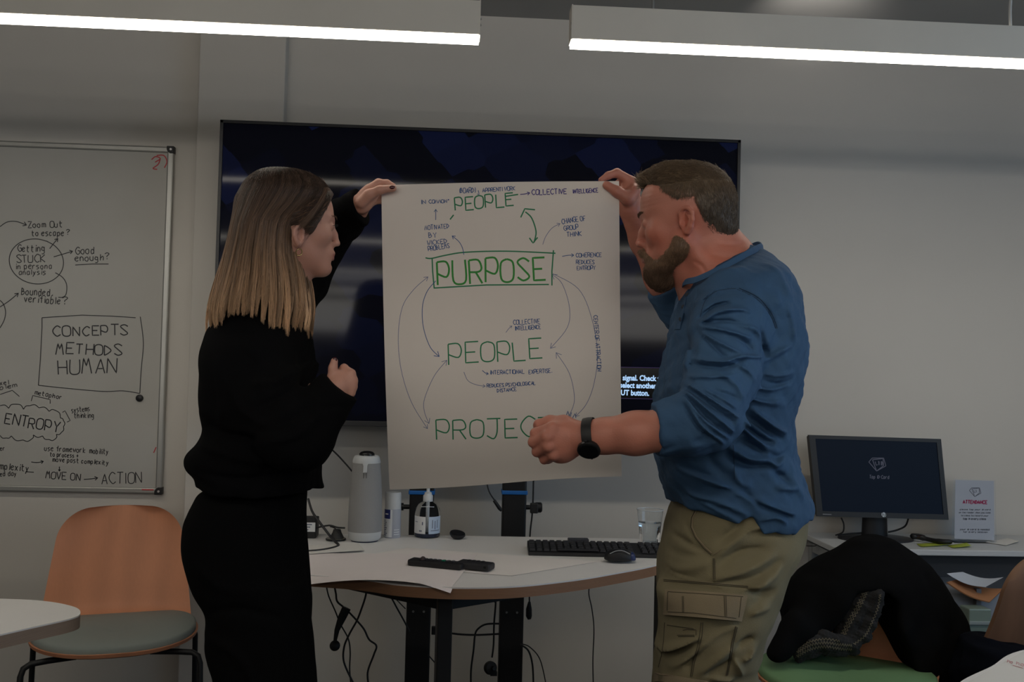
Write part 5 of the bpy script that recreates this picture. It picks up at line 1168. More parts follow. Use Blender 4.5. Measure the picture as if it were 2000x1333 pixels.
beard = np_mesh('beard', V3, F3, m_hr, man, tint=T3)
L = tuft(V3, F3, Hm, 12000, lambda p: (0, -1, .15), .0095, .00028, lambda p: bc * 1.25 if p[1] > -.09 else dk * 1.7, out=.35)
strands('beard_strands', L, m_hr, beard)
# eyebrow
L = []
for x in (-1, 1):
    for i in range(150):
        t = rng.rand(); y = .019 + .006 * math.sin(t * 3) + rng.uniform(-.002, .002); p0 = Hm((.012 + .032 * t) * x, y, .094 - .024 * t ** 1.6)
        d = H_ = Hm.R @ np.array([.6 * x, .4, .3]); L.append((np.array([p0, p0 + d * .004, p0 + d * .008]), .0004, bc * rng.uniform(.7, 1.4)))
strands('eyebrows', L, m_hr, man)

# ---- shirt
Ss = Sculpt(); fc = -1.93
Ss.loft([(484, 1448, 1480, 1.93, .045), (500, 1420, 1498, 1.93, .085), (520, 1388, 1514, 1.93, .14), (545, 1352, 1528, 1.93, .185), (576, 1332, 1541, 1.93, .205), (603, 1324, 1547, 1.92, .21), (650, 1313, 1555, 1.92, .205),
         (703, 1301, 1556, 1.92, .20), (760, 1288, 1548, 1.92, .19), (817, 1279, 1537, 1.92, .18), (860, 1279, 1541, 1.92, .175), (900, 1283, 1548, 1.92, .175), (946, 1297, 1561, 1.92, .178), (985, 1309, 1572, 1.92, .18), (1010, 1311, 1568, 1.92, .182), (1050, 1312, 1553, 1.92, .182)], k=.02, p=2.5)
Ss.chain([P3(1432, 600, 1.79), P3(1422, 650, 1.745), P3(1412, 720, 1.705), P3(1392, 790, 1.672), P3(1382, 822, 1.66)], [.072, .0655, .062, .054, .052], k=.022)
Ss.chain([P3(1382, 822, 1.66), P3(1345, 828, 1.662), P3(1300, 838, 1.672), P3(1262, 846, 1.68)], [.054, .050, .046, .043], k=.012)
Ss.chain([P3(1435, 600, 2.05), P3(1390, 600, 2.15), P3(1345, 604, 2.215), P3(1318, 575, 2.21), P3(1296, 535, 2.195)], [.075, .066, .058, .054, .050], k=.02)
hem = np.array([(1290, 1000), (1308, 1000), (1340, 1000), (1370, 999), (1390, 1005), (1410, 1013), (1432, 1019), (1445, 1010), (1455, 1005), (1463, 1006), (1472, 1022), (1482, 1037), (1500, 1033), (1520, 1036), (1545, 1042), (1560, 1030), (1580, 1020)], float)
def hemcut(Q):
    pxx = Q[..., 0] / -Q[..., 2] * F + CX; pyy = -Q[..., 1] / -Q[..., 2] * F + CY
    return (pyy - np.interp(pxx, hem[:, 0], hem[:, 1])) * (-Q[..., 2]) / F
hem_y = lambda Q: -(np.interp((Q[..., 0] / 1.78 * F + CX), hem[:, 0], hem[:, 1]) - CY) / F * 1.78
Ss.cut(lambda Q: hem_y(Q) - Q[..., 1] - .035 * np.clip((Q[..., 2] + 1.92) * -4, 0, 1), k=.004)
# neck opening: plane through the collar line
ca, cb_ = P3(1340, 551, 1.80), P3(1484, 481, 1.86); cn_ = np.array([-(cb_ - ca)[1], (cb_ - ca)[0], 0]); cn_ /= np.linalg.norm(cn_); cn_ = cn_ + np.array([0, 0, -.10]); cn_ /= np.linalg.norm(cn_)
nb_ = P3(1405, 545, 1.93)
Ss.cap(P3(1345, 470, 1.93), P3(1420, 520, 1.93), .075, .055, k=.004, op='s')
# cuff ends
c0_ = P3(1279, 842, 1.678); cd_ = np.array([-1, -.12, .05]); cd_ /= np.linalg.norm(cd_)
Ss.cut(lambda Q: np.where((np.linalg.norm(Q - c0_, axis=-1) < .085), (Q - c0_) @ cd_, -1), k=.002)
c1_ = P3(1304, 556, 2.2); ce_ = P3(1262, 470, 2.175) - P3(1338, 600, 2.22); ce_ /= np.linalg.norm(ce_)
Ss.cut(lambda Q: np.where((np.linalg.norm(Q - c1_, axis=-1) < .12) & (Q[..., 2] < -2.08), (Q - c1_) @ ce_, -1), k=.002)
X = lambda l, s=3.703, ox=1240, oy=460: [(ox + a / s, oy + b / s) for a, b in l]
X2 = lambda l: X(l, 4.167, 1240, 740)
FA = -1.78
for l, a, w in (
    ([(455, 640), (560, 560), (720, 540), (800, 560)], .006, 6), ([(470, 600), (560, 520), (660, 490)], -.005, 5), ([(460, 665), (600, 690), (780, 745)], .006, 6), ([(460, 640), (620, 620), (760, 650)], -.005, 5),
    ([(450, 700), (560, 780), (700, 850)], .005, 6), ([(440, 690), (540, 830), (620, 900)], -.004, 5), ([(390, 890), (560, 905), (700, 872), (870, 880)], .006, 5), ([(380, 930), (560, 950), (700, 905)], -.006, 6),
    ([(600, 900), (730, 960), (800, 1040)], .004, 6), ([(700, 640), (850, 700), (900, 800)], .005, 8), ([(640, 720), (760, 790), (800, 830)], -.004, 7), ([(350, 1010), (500, 1010), (640, 1000)], .004, 6),
    ([(500, 960), (640, 1060), (700, 1160)], .004, 8), ([(740, 390), (880, 460), (980, 580), (1020, 680)], -.0035, 3), ([(730, 380), (600, 400), (510, 470)], -.0025, 3), ([(880, 690), (910, 790), (960, 860)], -.007, 8), ([(900, 900), (1000, 840), (1100, 800)], .004, 8),
    ([(480, 480), (560, 420), (640, 390)], .003, 7), ([(400, 420), (420, 500), (400, 620)], -.005, 7), ([(360, 700), (400, 800), (370, 950)], -.004, 8), ([(300, 620), (290, 720), (250, 830)], .003, 7),
    ([(940, 150), (1040, 300), (1090, 450)], .003, 10), ([(600, 260), (760, 220), (880, 200)], .002, 10), ([(1060, 520), (1110, 650), (1120, 760)], .003, 8),
    ([(900, 1000), (1010, 1010), (1130, 990)], .003, 6), ([(880, 1100), (1000, 1120), (1120, 1090)], .004, 6), ([(900, 1050), (1020, 1070), (1120, 1040)], -.003, 5), ([(860, 1190), (980, 1210), (1100, 1200)], .003, 6)):
    Ss.crease(X(l), a * 2.0, w * .66, 1.72 if l[0][0] < 900 else 1.76, FA)
for l, a, w in (
    ([(400, 40), (560, 160), (750, 285)], .0065, 4.5), ([(390, 75), (540, 200), (720, 330)], -.005, 4), ([(370, 95), (520, 240), (720, 400)], .0065, 4.5), ([(360, 120), (500, 290), (690, 430)], -.005, 4), ([(350, 130), (480, 310), (670, 445)], .006, 4.5),
    ([(345, 160), (460, 350), (640, 490)], .006, 5), ([(345, 190), (440, 370), (600, 480)], -.005, 4), ([(480, 60), (640, 150), (740, 220)], .005, 5), ([(560, 80), (680, 110), (760, 150)], -.004, 5), ([(160, 560), (260, 500), (420, 470)], .002, 8),
    ([(800, 250), (880, 380), (1050, 500), (1120, 520)], -.012, 7), ([(780, 300), (900, 430), (1050, 545)], .009, 8), ([(930, 250), (1090, 370), (1230, 440)], .009, 7), ([(900, 300), (1080, 430), (1200, 490)], -.008, 7),
    ([(860, 500), (980, 560), (1050, 610)], -.009, 9), ([(740, 620), (900, 700), (1080, 710)], -.010, 9), ([(760, 560), (900, 640), (1050, 650)], .008, 8), ([(800, 730), (820, 820), (900, 860)], .005, 8), ([(800, 560), (808, 700), (812, 830)], -.0025, 2.5),
    ([(1060, 650), (1150, 700), (1230, 640)], .006, 9), ([(1130, 760), (1200, 800), (1260, 860)], -.009, 9), ([(1110, 620), (1180, 640), (1240, 610)], -.006, 7), ([(1150, 880), (1250, 890), (1320, 900)], .006, 9),
    ([(200, 660), (400, 750), (640, 840), (860, 930), (950, 1000)], .008, 9), ([(260, 660), (420, 745), (620, 800)], -.008, 8), ([(700, 880), (860, 920), (1000, 1010), (1250, 1120)], -.007, 8), ([(240, 850), (460, 960), (700, 1010), (880, 1090)], .006, 9),
    ([(290, 900), (480, 990), (640, 1010)], -.004, 6), ([(940, 965), (1100, 1035), (1280, 1095)], .007, 8), ([(300, 990), (420, 1010), (520, 1000)], .004, 6), ([(1000, 1140), (1120, 1110), (1200, 1150)], .005, 7), ([(540, 1010), (680, 1080), (820, 1150)], .004, 7), ([(560, 560), (640, 700), (760, 800)], -.004, 12),
    ([(900, 150), (1020, 190), (1200, 210)], .003, 7), ([(1300, 700), (1330, 850), (1370, 960)], .003, 9)):
    Ss.crease(X2(l), a * 1.9, w * .70, 1.70 if l[0][0] < 760 and l[0][1] < 500 else 1.76, FA)
Ss.noise(lambda Q: .0022 * vnoise(Q, 28) + .0014 * vnoise(Q, 62, 1) + .0012 * np.sin(Q[..., 1] * 130 + 3 * vnoise(Q, 14)) * (vnoise(Q, 9, 3) > .1))
V4, F4 = Ss.mesh(.0029, amp=.02)
m_shirt = mat('blue_cotton', (.038, .088, .172), .85, noise=(9, .10), bump=(70, .35), spec=.3)
shirt = np_mesh('shirt', V4, F4, m_shirt, man)
# collar band
cp = [(1344, 549, 1.835), (1362, 545, 1.80), (1395, 530, 1.785), (1430, 511, 1.79), (1462, 493, 1.82), (1481, 483, 1.87), (1487, 480, 1.93), (1474, 478, 2.0), (1440, 498, 2.05), (1390, 530, 2.05), (1352, 551, 2.0), (1338, 556, 1.93), (1337, 553, 1.87)]
W = [Vector(to_world(P3(*c)[None])[0]) for c in cp]; W = catmull(W, 6, closed=True)
g = []; ctr = sum(W, Vector()) / len(W)
for p in W + W[:1]:
    o_ = (p - ctr); o_.z = 0; o_.normalize(); g.append([p - Vector((0, 0, .007)) + o_ * .002, p + Vector((0, 0, .000)) + o_ * .001, p + Vector((0, 0, .004)) - o_ * .002])
b = MB(); b.slab(g, .0022); b.build('collar', m_shirt, man, smooth=60)
# placket with buttons
bs = bvh_of(shirt); sp = lambda x, y, o=.002: on_surf(bs, x, y, o, 1.85)
b = MB(); g = [[sp(x + dx, y, .0025) for dx in (0, 3, 7, 11)] for x, y in ((1336, 566), (1331, 580), (1328, 596), (1325, 612), (1321, 628), (1318, 644))]
b.slab(g, .0015); b.build('placket', m_shirt, man, smooth=60)
for x, y in ((1338, 576), (1331, 600), (1326, 624)):
    p = sp(x + 4, y, .005); r = (p - CAMLOC).normalized(); b = MB(); b.lathe([(0, 0), (.0045, 0), (.0045, .0018), (.002, .0022), (0, .0016)], p, 12, R=r.to_track_quat('-Z', 'Y').to_matrix()); b.build('button', mat('button_dark', (.012, .018, .03), .6), man, smooth=40)
def sseam(l, r=.0006, off=.0001):
    P_ = []; l = [(v.x, v.y) for v in catmull([Vector((x, y, 0)) for x, y in l], 5)]
    for a, c in zip(l[:-1], l[1:]):
        n = max(2, int(math.hypot(c[0] - a[0], c[1] - a[1]) / 4)); P_ += [on_surf(bs, a[0] + (c[0] - a[0]) * i / n, a[1] + (c[1] - a[1]) * i / n, off, 1.8) for i in range(n)]
    b = MB(); b.tube(P_, r, 5); b.build('seam', mat('navy_thread', (.012, .028, .055), .9), shirt, smooth=60)
sseam(X([(740, 390), (880, 460), (980, 580), (1020, 680)])); sseam(X([(755, 382), (895, 452), (992, 572), (1032, 680)])); sseam(X([(730, 385), (600, 400), (510, 470), (470, 600)])); sseam(X2([(800, 540), (808, 700), (812, 830)])); sseam(X2([(150, 262), (158, 400), (205, 520), (250, 590)]), .0005)
# ---- trousers
St = Sculpt()
St.loft([(975, 1322, 1556, 1.915, .165), (1002, 1311, 1562, 1.915, .168), (1053, 1299, 1556, 1.915, .172), (1101, 1290, 1532, 1.91, .175), (1147, 1286, 1511, 1.905, .175), (1180, 1290, 1500, 1.90, .17), (1215, 1293, 1482, 1.90, .165), (1260, 1292, 1474, 1.90, .15)], k=.03, p=2.5)
St.loft([(1150, 1288, 1512, 1.83, .085), (1205, 1293, 1487, 1.83, .088), (1257, 1290, 1476, 1.83, .088), (1295, 1286, 1473, 1.83, .086), (1340, 1288, 1478, 1.83, .084), (1450, 1298, 1462, 1.83, .078), (1560, 1310, 1450, 1.83, .072), (1700, 1325, 1450, 1.83, .066), (1850, 1335, 1450, 1.83, .062), (1990, 1340, 1448, 1.83, .062)], k=.03, p=2.2)
St.loft([(1150, 1296, 1500, 2.0, .085), (1230, 1288, 1470, 2.0, .086), (1300, 1277, 1448, 2.0, .084), (1350, 1272, 1440, 2.0, .082), (1500, 1275, 1420, 2.0, .072), (1700, 1290, 1410, 2.0, .066), (1920, 1300, 1405, 2.0, .060)], k=.02, p=2.2)
X3 = lambda l: X(l, 3.0775, 1240, 900); X4 = lambda l: X(l, 5.27, 1260, 1080)
for l, a, w in (([(240, 500), (330, 520), (430, 560)], -.005, 7), ([(480, 570), (560, 500), (680, 420), (780, 390)], .006, 9), ([(500, 620), (620, 540), (760, 520)], -.006, 8), ([(470, 700), (650, 640), (820, 560)], .006, 9), ([(520, 720), (700, 690), (860, 600)], -.006, 9),
                ([(520, 480), (600, 400), (640, 360)], -.005, 8), ([(640, 440), (760, 420), (860, 440)], -.005, 9), ([(240, 700), (340, 660), (460, 600)], .004, 9), ([(200, 620), (320, 600), (420, 580)], -.003, 8), ([(700, 760), (800, 700), (860, 640)], .005, 8), ([(690, 840), (760, 800), (830, 770)], -.005, 8),
                ([(680, 900), (760, 880), (790, 860)], .004, 8), ([(345, 400), (380, 500), (470, 580)], -.003, 4)):
    St.crease(X3(l), a * 1.5, w * .8, 1.76, -1.86)
for l, a, w in (([(130, 1180), (260, 1060), (420, 940), (540, 860)], .008, 8), ([(180, 1200), (330, 1090), (480, 960)], -.008, 8), ([(300, 1230), (480, 1060), (660, 900), (880, 740)], .008, 10), ([(430, 1180), (560, 1010), (700, 880), (860, 780)], -.007, 9),
                ([(560, 1230), (720, 1080), (880, 940)], .007, 10), ([(640, 1250), (800, 1150), (900, 1080)], -.006, 8), ([(900, 1080), (960, 1180), (1000, 1260)], .008, 6), ([(940, 960), (1000, 900), (1080, 860)], -.009, 9), ([(1000, 1100), (1080, 1060), (1120, 960)], .007, 9),
                ([(1060, 380), (1150, 420), (1250, 380)], -.008, 9), ([(1040, 340), (1180, 300), (1260, 240)], .007, 9), ([(1060, 600), (1160, 560), (1240, 540)], .005, 9), ([(680, 1290), (800, 1300), (900, 1310)], .006, 5), ([(190, 280), (500, 300), (760, 320), (1080, 350)], -.0022, 2.6), ([(200, 300), (500, 320), (760, 340), (1080, 372)], .002, 3),
                ([(170, 880), (180, 1000), (160, 1100)], -.004, 5), ([(540, 900), (530, 1010), (480, 1140), (460, 1290)], -.0025, 3.5), ([(900, 860), (890, 960), (860, 1100), (830, 1250)], -.003, 4), ([(700, 40), (700, 180), (690, 300)], -.0025, 3.5)):
    St.crease(X4(l), a * 1.5, w * .7, 1.745, -1.86)
St.noise(lambda Q: .0012 * vnoise(Q, 30) + .0012 * np.sin(Q[..., 1] * 60 + 6 * np.sin(Q[..., 0] * 9)) * np.clip((-.35 - Q[..., 1]) * 4, 0, 1))
V5, F5 = St.mesh(.0042, amp=.016)
m_tr = mat('khaki_cotton', (.205, .175, .103), .9, noise=(7, .12), bump=(800, .3))
trs = np_mesh('trousers', V5, F5, m_tr, man)
bt = bvh_of(trs)
def patch(pg, off, th, nm, m, par, nu=14, nv=8, puff=0.0, **k):    # quadrilateral of pixels laid on the cloth
    q = [Vector((x, y, 0)) for x, y in pg]; g = []
    for j in range(nv + 1):
        r = []
        for i in range(nu + 1):
            u, v = i / nu, j / nv; p = q[0].lerp(q[1], u).lerp(q[3].lerp(q[2], u), v)
            r.append(on_surf(bt, p.x, p.y, off + puff * math.sin(math.pi * u) ** .4 * (v ** .6), 1.745))
        g.append(r)
    # relax so the patch bridges the folds beneath
    for it in range(3):
        G2 = [[x.copy() for x in r] for r in g]
        for j in range(1, nv):
            for i in range(1, nu): g[j][i] = (G2[j][i] * 2 + G2[j - 1][i] + G2[j + 1][i] + G2[j][i - 1] + G2[j][i + 1]) / 6
    b = MB(); b.slab(g, th); return b.build(nm, m, par, smooth=60, **k)
def seam(l, off=.0012, r=.0007, par=None, m=None, nm='seam'):
    P_ = []; 
    for a, c in zip(l[:-1], l[1:]):
        n = max(2, int(math.hypot(c[0] - a[0], c[1] - a[1]) / 4)); P_ += [on_surf(bt, a[0] + (c[0] - a[0]) * i / n, a[1] + (c[1] - a[1]) * i / n, off, 1.745) for i in range(n)]
    b = MB(); b.tube(P_, r, 5); return b.build(nm, m or m_thr, par or trs, smooth=60)
m_thr = mat('dark_thread', (.07, .06, .04), .9); m_trl = mat('khaki_cotton_flap', (.245, .195, .125), .9, noise=(9, .12), bump=(800, .3))
patch(X4([(205, 470), (1025, 520), (1000, 930), (175, 900)]), .003, .004, 'cargo_pocket', m_tr, trs, puff=.004) if 0 else None
fl = patch(X4([(215, 385), (1050, 440), (985, 705), (195, 640)]), .004, .003, 'pocket_flap', m_trl, trs, puff=.011, label='lighter buttoned-down cargo pocket flap')
bt0 = bt; bt = bvh_of(fl)
def seamf(l): seam(X4(l), .0008, .0006, fl)
seamf([(232, 405), (225, 620)]); seamf([(382, 450), (385, 640)]); seamf([(395, 450), (398, 640)]); seamf([(815, 440), (825, 680)]); seamf([(832, 440), (842, 680)]); seamf([(990, 460), (965, 690)]); seamf([(230, 610), (500, 622), (960, 680)]); seamf([(235, 402), (600, 425), (1030, 455)])
bt = bt0
seam(X4([(190, 278), (500, 300), (1080, 350)])); seam(X4([(190, 292), (500, 314), (1080, 364)])); seam(X4([(575, 720), (560, 860), (530, 1000), (490, 1130), (460, 1300)])); seam(X4([(595, 720), (585, 860), (550, 1000), (508, 1130), (480, 1300)]))
seam(X4([(225, 745), (520, 790)])); seam(X4([(330, 850), (530, 850)])); seam(X4([(340, 865), (530, 865)])); seam(X4([(390, 800), (430, 790), (525, 797), (525, 880)])); seam(X4([(200, 720), (190, 900), (170, 1050), (130, 1200)])); seam(X4([(935, 760), (900, 900), (870, 1080), (830, 1290)]), r=.0011); seam(X4([(950, 770), (915, 905), (885, 1085), (845, 1290)]))
seam(X3([(372, 300), (350, 340), (343, 400), (370, 460), (420, 520), (470, 568)]), .002, .0014, m=m_trl, nm='pocket_edge'); seam(X3([(362, 300), (340, 345), (335, 400), (362, 465), (412, 528), (468, 580)]), .001)
seam(X3([(470, 568), (500, 550), (530, 520)]), .0015, .001, m=m_trl, nm='pocket_edge'); seam(X4([(700, 60), (705, 300)])); seam(X4([(715, 60), (722, 300)]))
patch(X4([(110, 1235), (650, 1325), (640, 1400), (100, 1330)]), .003, .003, 'pocket_flap', m_trl, trs, puff=.004, label='lower cargo pocket flap at the frame edge')
# shoes
m_shoe = mat('shoe_leather', (.05, .035, .025), .6)
for d, px_ in ((1.83, 1395), (2.0, 1352)):
    c = Vector(to_world(P3(px_, 1990, d)[None])[0]); S_ = MB()
    S_.add([tuple(Vector(v) + Vector((c.x - .05, c.y, 0))) for v in blob(0, 0, .035, .145, .05, .065)[0]], blob(0, 0, 0, 1, 1, 1)[1]); S_.tube([(c.x, c.y, .05), (c.x + .0, c.y, .13)], [.05, .052], 16)
    o = S_.build('shoe', m_shoe, man, smooth=180); 
    S_ = MB(); S_.prism([(c.x - .05 + .15 * math.cos(a), c.y + .052 * math.sin(a), .0) for a in np.linspace(0, 2 * math.pi, 25)[:-1]], (0, 0, .022)); S_.build('sole', m_blk, o)
# ---- wristwatch
wc = Vector(to_world(P3(1153, 853, 1.716)[None])[0]); ax = (Vector(to_world(P3(1180, 852, 1.71)[None])[0]) - Vector(to_world(P3(1143, 856, 1.72)[None])[0])).normalized()
wt = empty('wristwatch', wc, 'black wristwatch on the bent man\'s bare left wrist', 'watch')
RX = Vector((0, 0, 1)); RX = (RX - ax * RX.dot(ax)).normalized(); RY = ax.cross(RX)
b = MB(); g = [[wc + ax * (.0085 * t) + (RX * math.cos(a) + RY * math.sin(a)) * (.0305 - .0008 * abs(t)) for t in (-1, 0, 1)] for a in np.linspace(0, 2 * math.pi, 33)]
b.slab(g, .0035); b.build('strap', mat('watch_rubber', (.008, .008, .009), .55), wt, smooth=60)
fcn = Vector(to_world(np.array([[0, 0, 0]]))[0]); dirn = (Vector(MW[:3, :3] @ np.array([.0, -.62, .78]))).normalized(); dirn = (dirn - ax * dirn.dot(ax)).normalized()
Rw = dirn.to_track_quat('Z', 'Y').to_matrix(); pc = wc + dirn * .027
b = MB(); b.lathe([(0, 0), (.0185, 0), (.0205, .003), (.0205, .008), (.0185, .010), (.0170, .0103), (0, .0103)], pc, 30, R=Rw); b.build('case', mat('watch_case', (.012, .012, .013), .4, metal=.3), wt, smooth=40)
b = MB(); b.lathe([(0, .0106), (.0162, .0106), (.0162, .0110), (0, .0112)], pc, 30, R=Rw); b.build('dial', mat('watch_glass', (.003, .003, .004), .12), wt, smooth=40)
for s in (-1, 1): b = MB(); b.lathe([(.002, 0), (.0022, .003), (0, .0032)], pc + dirn * .005 + ax * (.0 + s * .0) + dirn.cross(ax) * (.0200 * s), 8, R=(dirn.cross(ax) * s).to_track_quat('Z', 'Y').to_matrix()); b.build('button', m_blk, wt)
# ================================================================= the paper they hold
def pD(px, py):
    u = (px - 745) / 465; v = (py - 355) / 600
    return (2.205 - .065 * u + .020 * v * v + .010 * math.sin(u * 5.2 + .5) * (.3 + v) - .016 * math.exp(-((u - 1) ** 2 + v * v) * 14) + .006 * math.sin(v * 6 + u * 3))
def pq(u, v):
    xl = 745 + 5 * v * (2 - v) * .6 + 13 * v ** 2; xr = 1209 + 5 * v; yt = 362 - 8 * u - 2 * math.sin(math.pi * u); yb = 957 - 26 * u + 2 * math.sin(math.pi * u * 2)
    return xl + (xr - xl) * u, yt + (yb - yt) * v
def pp3(px, py, o=0): return atd(px, py, pD(px, py) - o)
b = MB(); n = 40
b.slab([[pp3(*pq(i / n, j / n)) for i in range(n + 1)] for j in range(n + 1)], .0003)
m_fc = mat('flipchart_white', (.74, .68, .63), .8, noise=(3, .02), bump=(6, .5))
pap = b.build('flipchart_sheet', m_fc, smooth=50, label='large flipchart sheet with green and blue marker diagram held up by both people', cat='paper')
m_g1 = mat('green_marker', (.015, .20, .085), .6); m_g2 = mat('bright_green_marker', (.025, .26, .035), .6); m_bl = mat('blue_marker', (.03, .09, .26), .6); m_pu = mat('purple_marker', (.06, .045, .22), .6); m_thin = mat('faint_blue_marker', (.14, .17, .30), .6)
fn = lambda o: (lambda a, c: pp3(a, c, o))
G = []; G2 = []; BL_ = []; PU = []; TH = []
G += text_px('PEOPLE', 889, 412, 1004, 402, 25, .06); G.append([(986, 384), (1012, 380)])
G += [[(1017, 425), (1025, 408), (1045, 410)]] + curve_px([(1026, 414), (1037, 424), (1044, 440), (1047, 456), (1043, 474)]) + [[(1034, 465), (1041, 475), (1050, 464)]]
G.append([(879, 429), (886, 420)])
G += curve_px([(831, 504), (843, 505), (870, 499), (910, 493), (990, 491), (1085, 495)]) + [[(1081, 489), (1078, 530), (1078, 558)], [(847, 563), (950, 557), (1072, 556)], [(844, 504), (845, 530), (848, 563)]]
P_ = text_px('PURPOSE', 855, 558, 1066, 547, 46, .05); G2 += P_
G2 += []
G += text_px('PEOPLE', 878, 712, 1058, 701, 38, .07) + text_px('PROJECT', 852, 860, 1078, 853, 38, .05)
BL_ += text_px('(BOARD)', 897, 377, 931, 377, 10) + [[(934, 372), (936, 381), (932, 379)]] + text_px('APPRENTI WORK', 943, 376, 1006, 372, 8)
PU += arrow_px([(1016, 380), (1026, 379), (1035, 377)], 6) + text_px('COLLECTIVE', 1039, 381, 1107, 379, 10) + text_px('INTELLIGENCE', 1119, 378, 1168, 376, 8)
BL_ += text_px('IN', 822, 399, 832, 398, 8) + text_px('COMMON"', 838, 398, 879, 396, 7) + arrow_px([(851, 430), (851, 420), (851, 409)], 6)
BL_ += text_px('MOTIVATED', 830, 450, 877, 446, 9) + text_px('BY', 838, 465, 853, 464, 10) + text_px('WICKED', 835, 480, 873, 475, 9) + text_px('PROBLEMS', 837, 491, 878, 484, 9)
BL_ += arrow_px([(906, 498), (903, 484), (896, 472), (883, 461)], 7); TH += arrow_px([(1060, 478), (1066, 462), (1078, 446), (1094, 437)], 7)
BL_ += text_px('CHANGE OF', 1098, 438, 1144, 431, 10) + text_px('GROUP', 1102, 451, 1130, 447, 9) + text_px('THINK', 1107, 463, 1136, 461, 9)
BL_ += arrow_px([(1098, 501), (1110, 499), (1121, 499)], 6) + text_px('COHERENCE', 1125, 503, 1175, 502, 8) + text_px('REDUCES', 1125, 516, 1161, 516, 8) + text_px('ENTROPY', 1127, 528, 1163, 527, 8)
TH += arrow_px([(835, 838), (803, 785), (783, 720), (778, 655), (786, 600), (808, 566), (836, 541)], 9, both=True)
BL_ += arrow_px([(851, 549), (834, 570), (825, 600), (827, 640), (840, 678), (858, 697)], 11)
TH += arrow_px([(838, 828), (829, 805), (829, 780), (848, 735), (873, 704)], 11, both=True)
TH += arrow_px([(1078, 536), (1098, 555), (1112, 600), (1108, 640), (1075, 681)], 11, both=True)
TH += arrow_px([(1080, 535), (1130, 565), (1155, 620), (1167, 690), (1160, 750), (1145, 790), (1124, 814)], 8)
TH += arrow_px([(1112, 812), (1122, 780), (1112, 730), (1086, 689)], 12)
BL_ += [[(1106, 813), (1109, 803), (1113, 817), (1116, 806)], [(1118, 818), (1123, 808), (1125, 817)]]
TH += arrow_px([(988, 650), (994, 642), (1000, 637)], 5); BL_ += text_px('COLLECTIVE', 1003, 635, 1055, 632, 9) + text_px('INTELLIGENCE', 1006, 646, 1056, 643, 8)
BL_ += arrow_px([(942, 724), (948, 729), (954, 731)], 5) + text_px('INTERACTIONAL', 957, 732, 1024, 730, 8) + text_px('EXPERTISE.', 1033, 731, 1078, 728, 8)
TH += arrow_px([(906, 727), (914, 744), (930, 752), (948, 755)], 6); BL_ += text_px('REDUCES', 951, 757, 984, 756, 7) + text_px('PSYCHOLOGICAL', 988, 756, 1046, 752, 7) + text_px('DISTANCE', 971, 767, 1009, 764, 7)
BL_ += text_px('CENTER OF ATTRACTION', 1159, 617, 1167, 726, 8)
write([(G, 2.6)], fn(.0006), m_g1, pap); write([(G2, 3.8)], fn(.0007), m_g2, pap); write([(BL_, 1.35)], fn(.0008), m_bl, pap); write([(PU, 1.7)], fn(.0008), m_pu, pap); write([(TH, 1.1)], fn(.0005), m_thin, pap)

# ================================================================= the woman
wom = empty('person', to_world(P3(510, 1899, 2.05)[None])[0] * np.array([1, 1, 0]), 'woman in black with straight long brown-blonde hair holding the paper corner', 'person')
Hw = Frame(P3(580, 442, 2.05), (.94, -.05, -.34), (.0, 1, 0), .87)
Wb = Sculpt(); head(Wb, Hw, nose=.15, jaw=.92, fem=True, edy=-.028, edz=.016, es=.72)
Wb.chain([P3(568, 490, 2.06), P3(552, 560, 2.06), P3(530, 640, 2.06)], [.046, .046, .055], k=.03)
Wb.chain([P3(520, 640, 2.06), P3(510, 760, 2.06), P3(495, 960, 2.06)], [.08, .09, .09], k=.05)
Wb.cap(P3(500, 670, 1.96), P3(555, 640, 2.17), .045, k=.05)
Wb.chain([P3(495, 670, 1.96), P3(570, 850, 1.875), P3(640, 775, 1.895), P3(662, 754, 1.90)], [.042, .034, .026, .024], k=.02)
hd = 1.902
Wb.ell(P3(668, 744, hd), (.020, .022, .0125), np.array(Euler((0, 0, math.radians(-35))).to_matrix()), k=.012)
Wb.chain([P3(655, 757, hd), P3(650, 736, hd - .004), P3(650, 720, hd - .006), P3(653, 706, hd - .006)], [.013, .0095, .0082, .0072], k=.006)
for m0, p0, t0, r in (((686, 730), (672, 719), (663, 727), .0078), ((690, 744), (678, 731), (668, 740), .0080), ((689, 757), (680, 745), (668, 752), .0076), ((686, 769), (680, 757), (670, 762), .0066)):
    i = r; dd = {.0078: 0, .0080: .006, .0076: .012, .0066: .018}[r]
    Wb.cap(P3(664, 756, hd), P3(*m0, hd - .002), .011, r * 1.1, k=.008); Wb.chain([P3(*m0, hd - .002), P3(*p0, hd + dd + .010), P3(*t0, hd + dd + .014)], [r * 1.1, r, r * .85], k=.004)
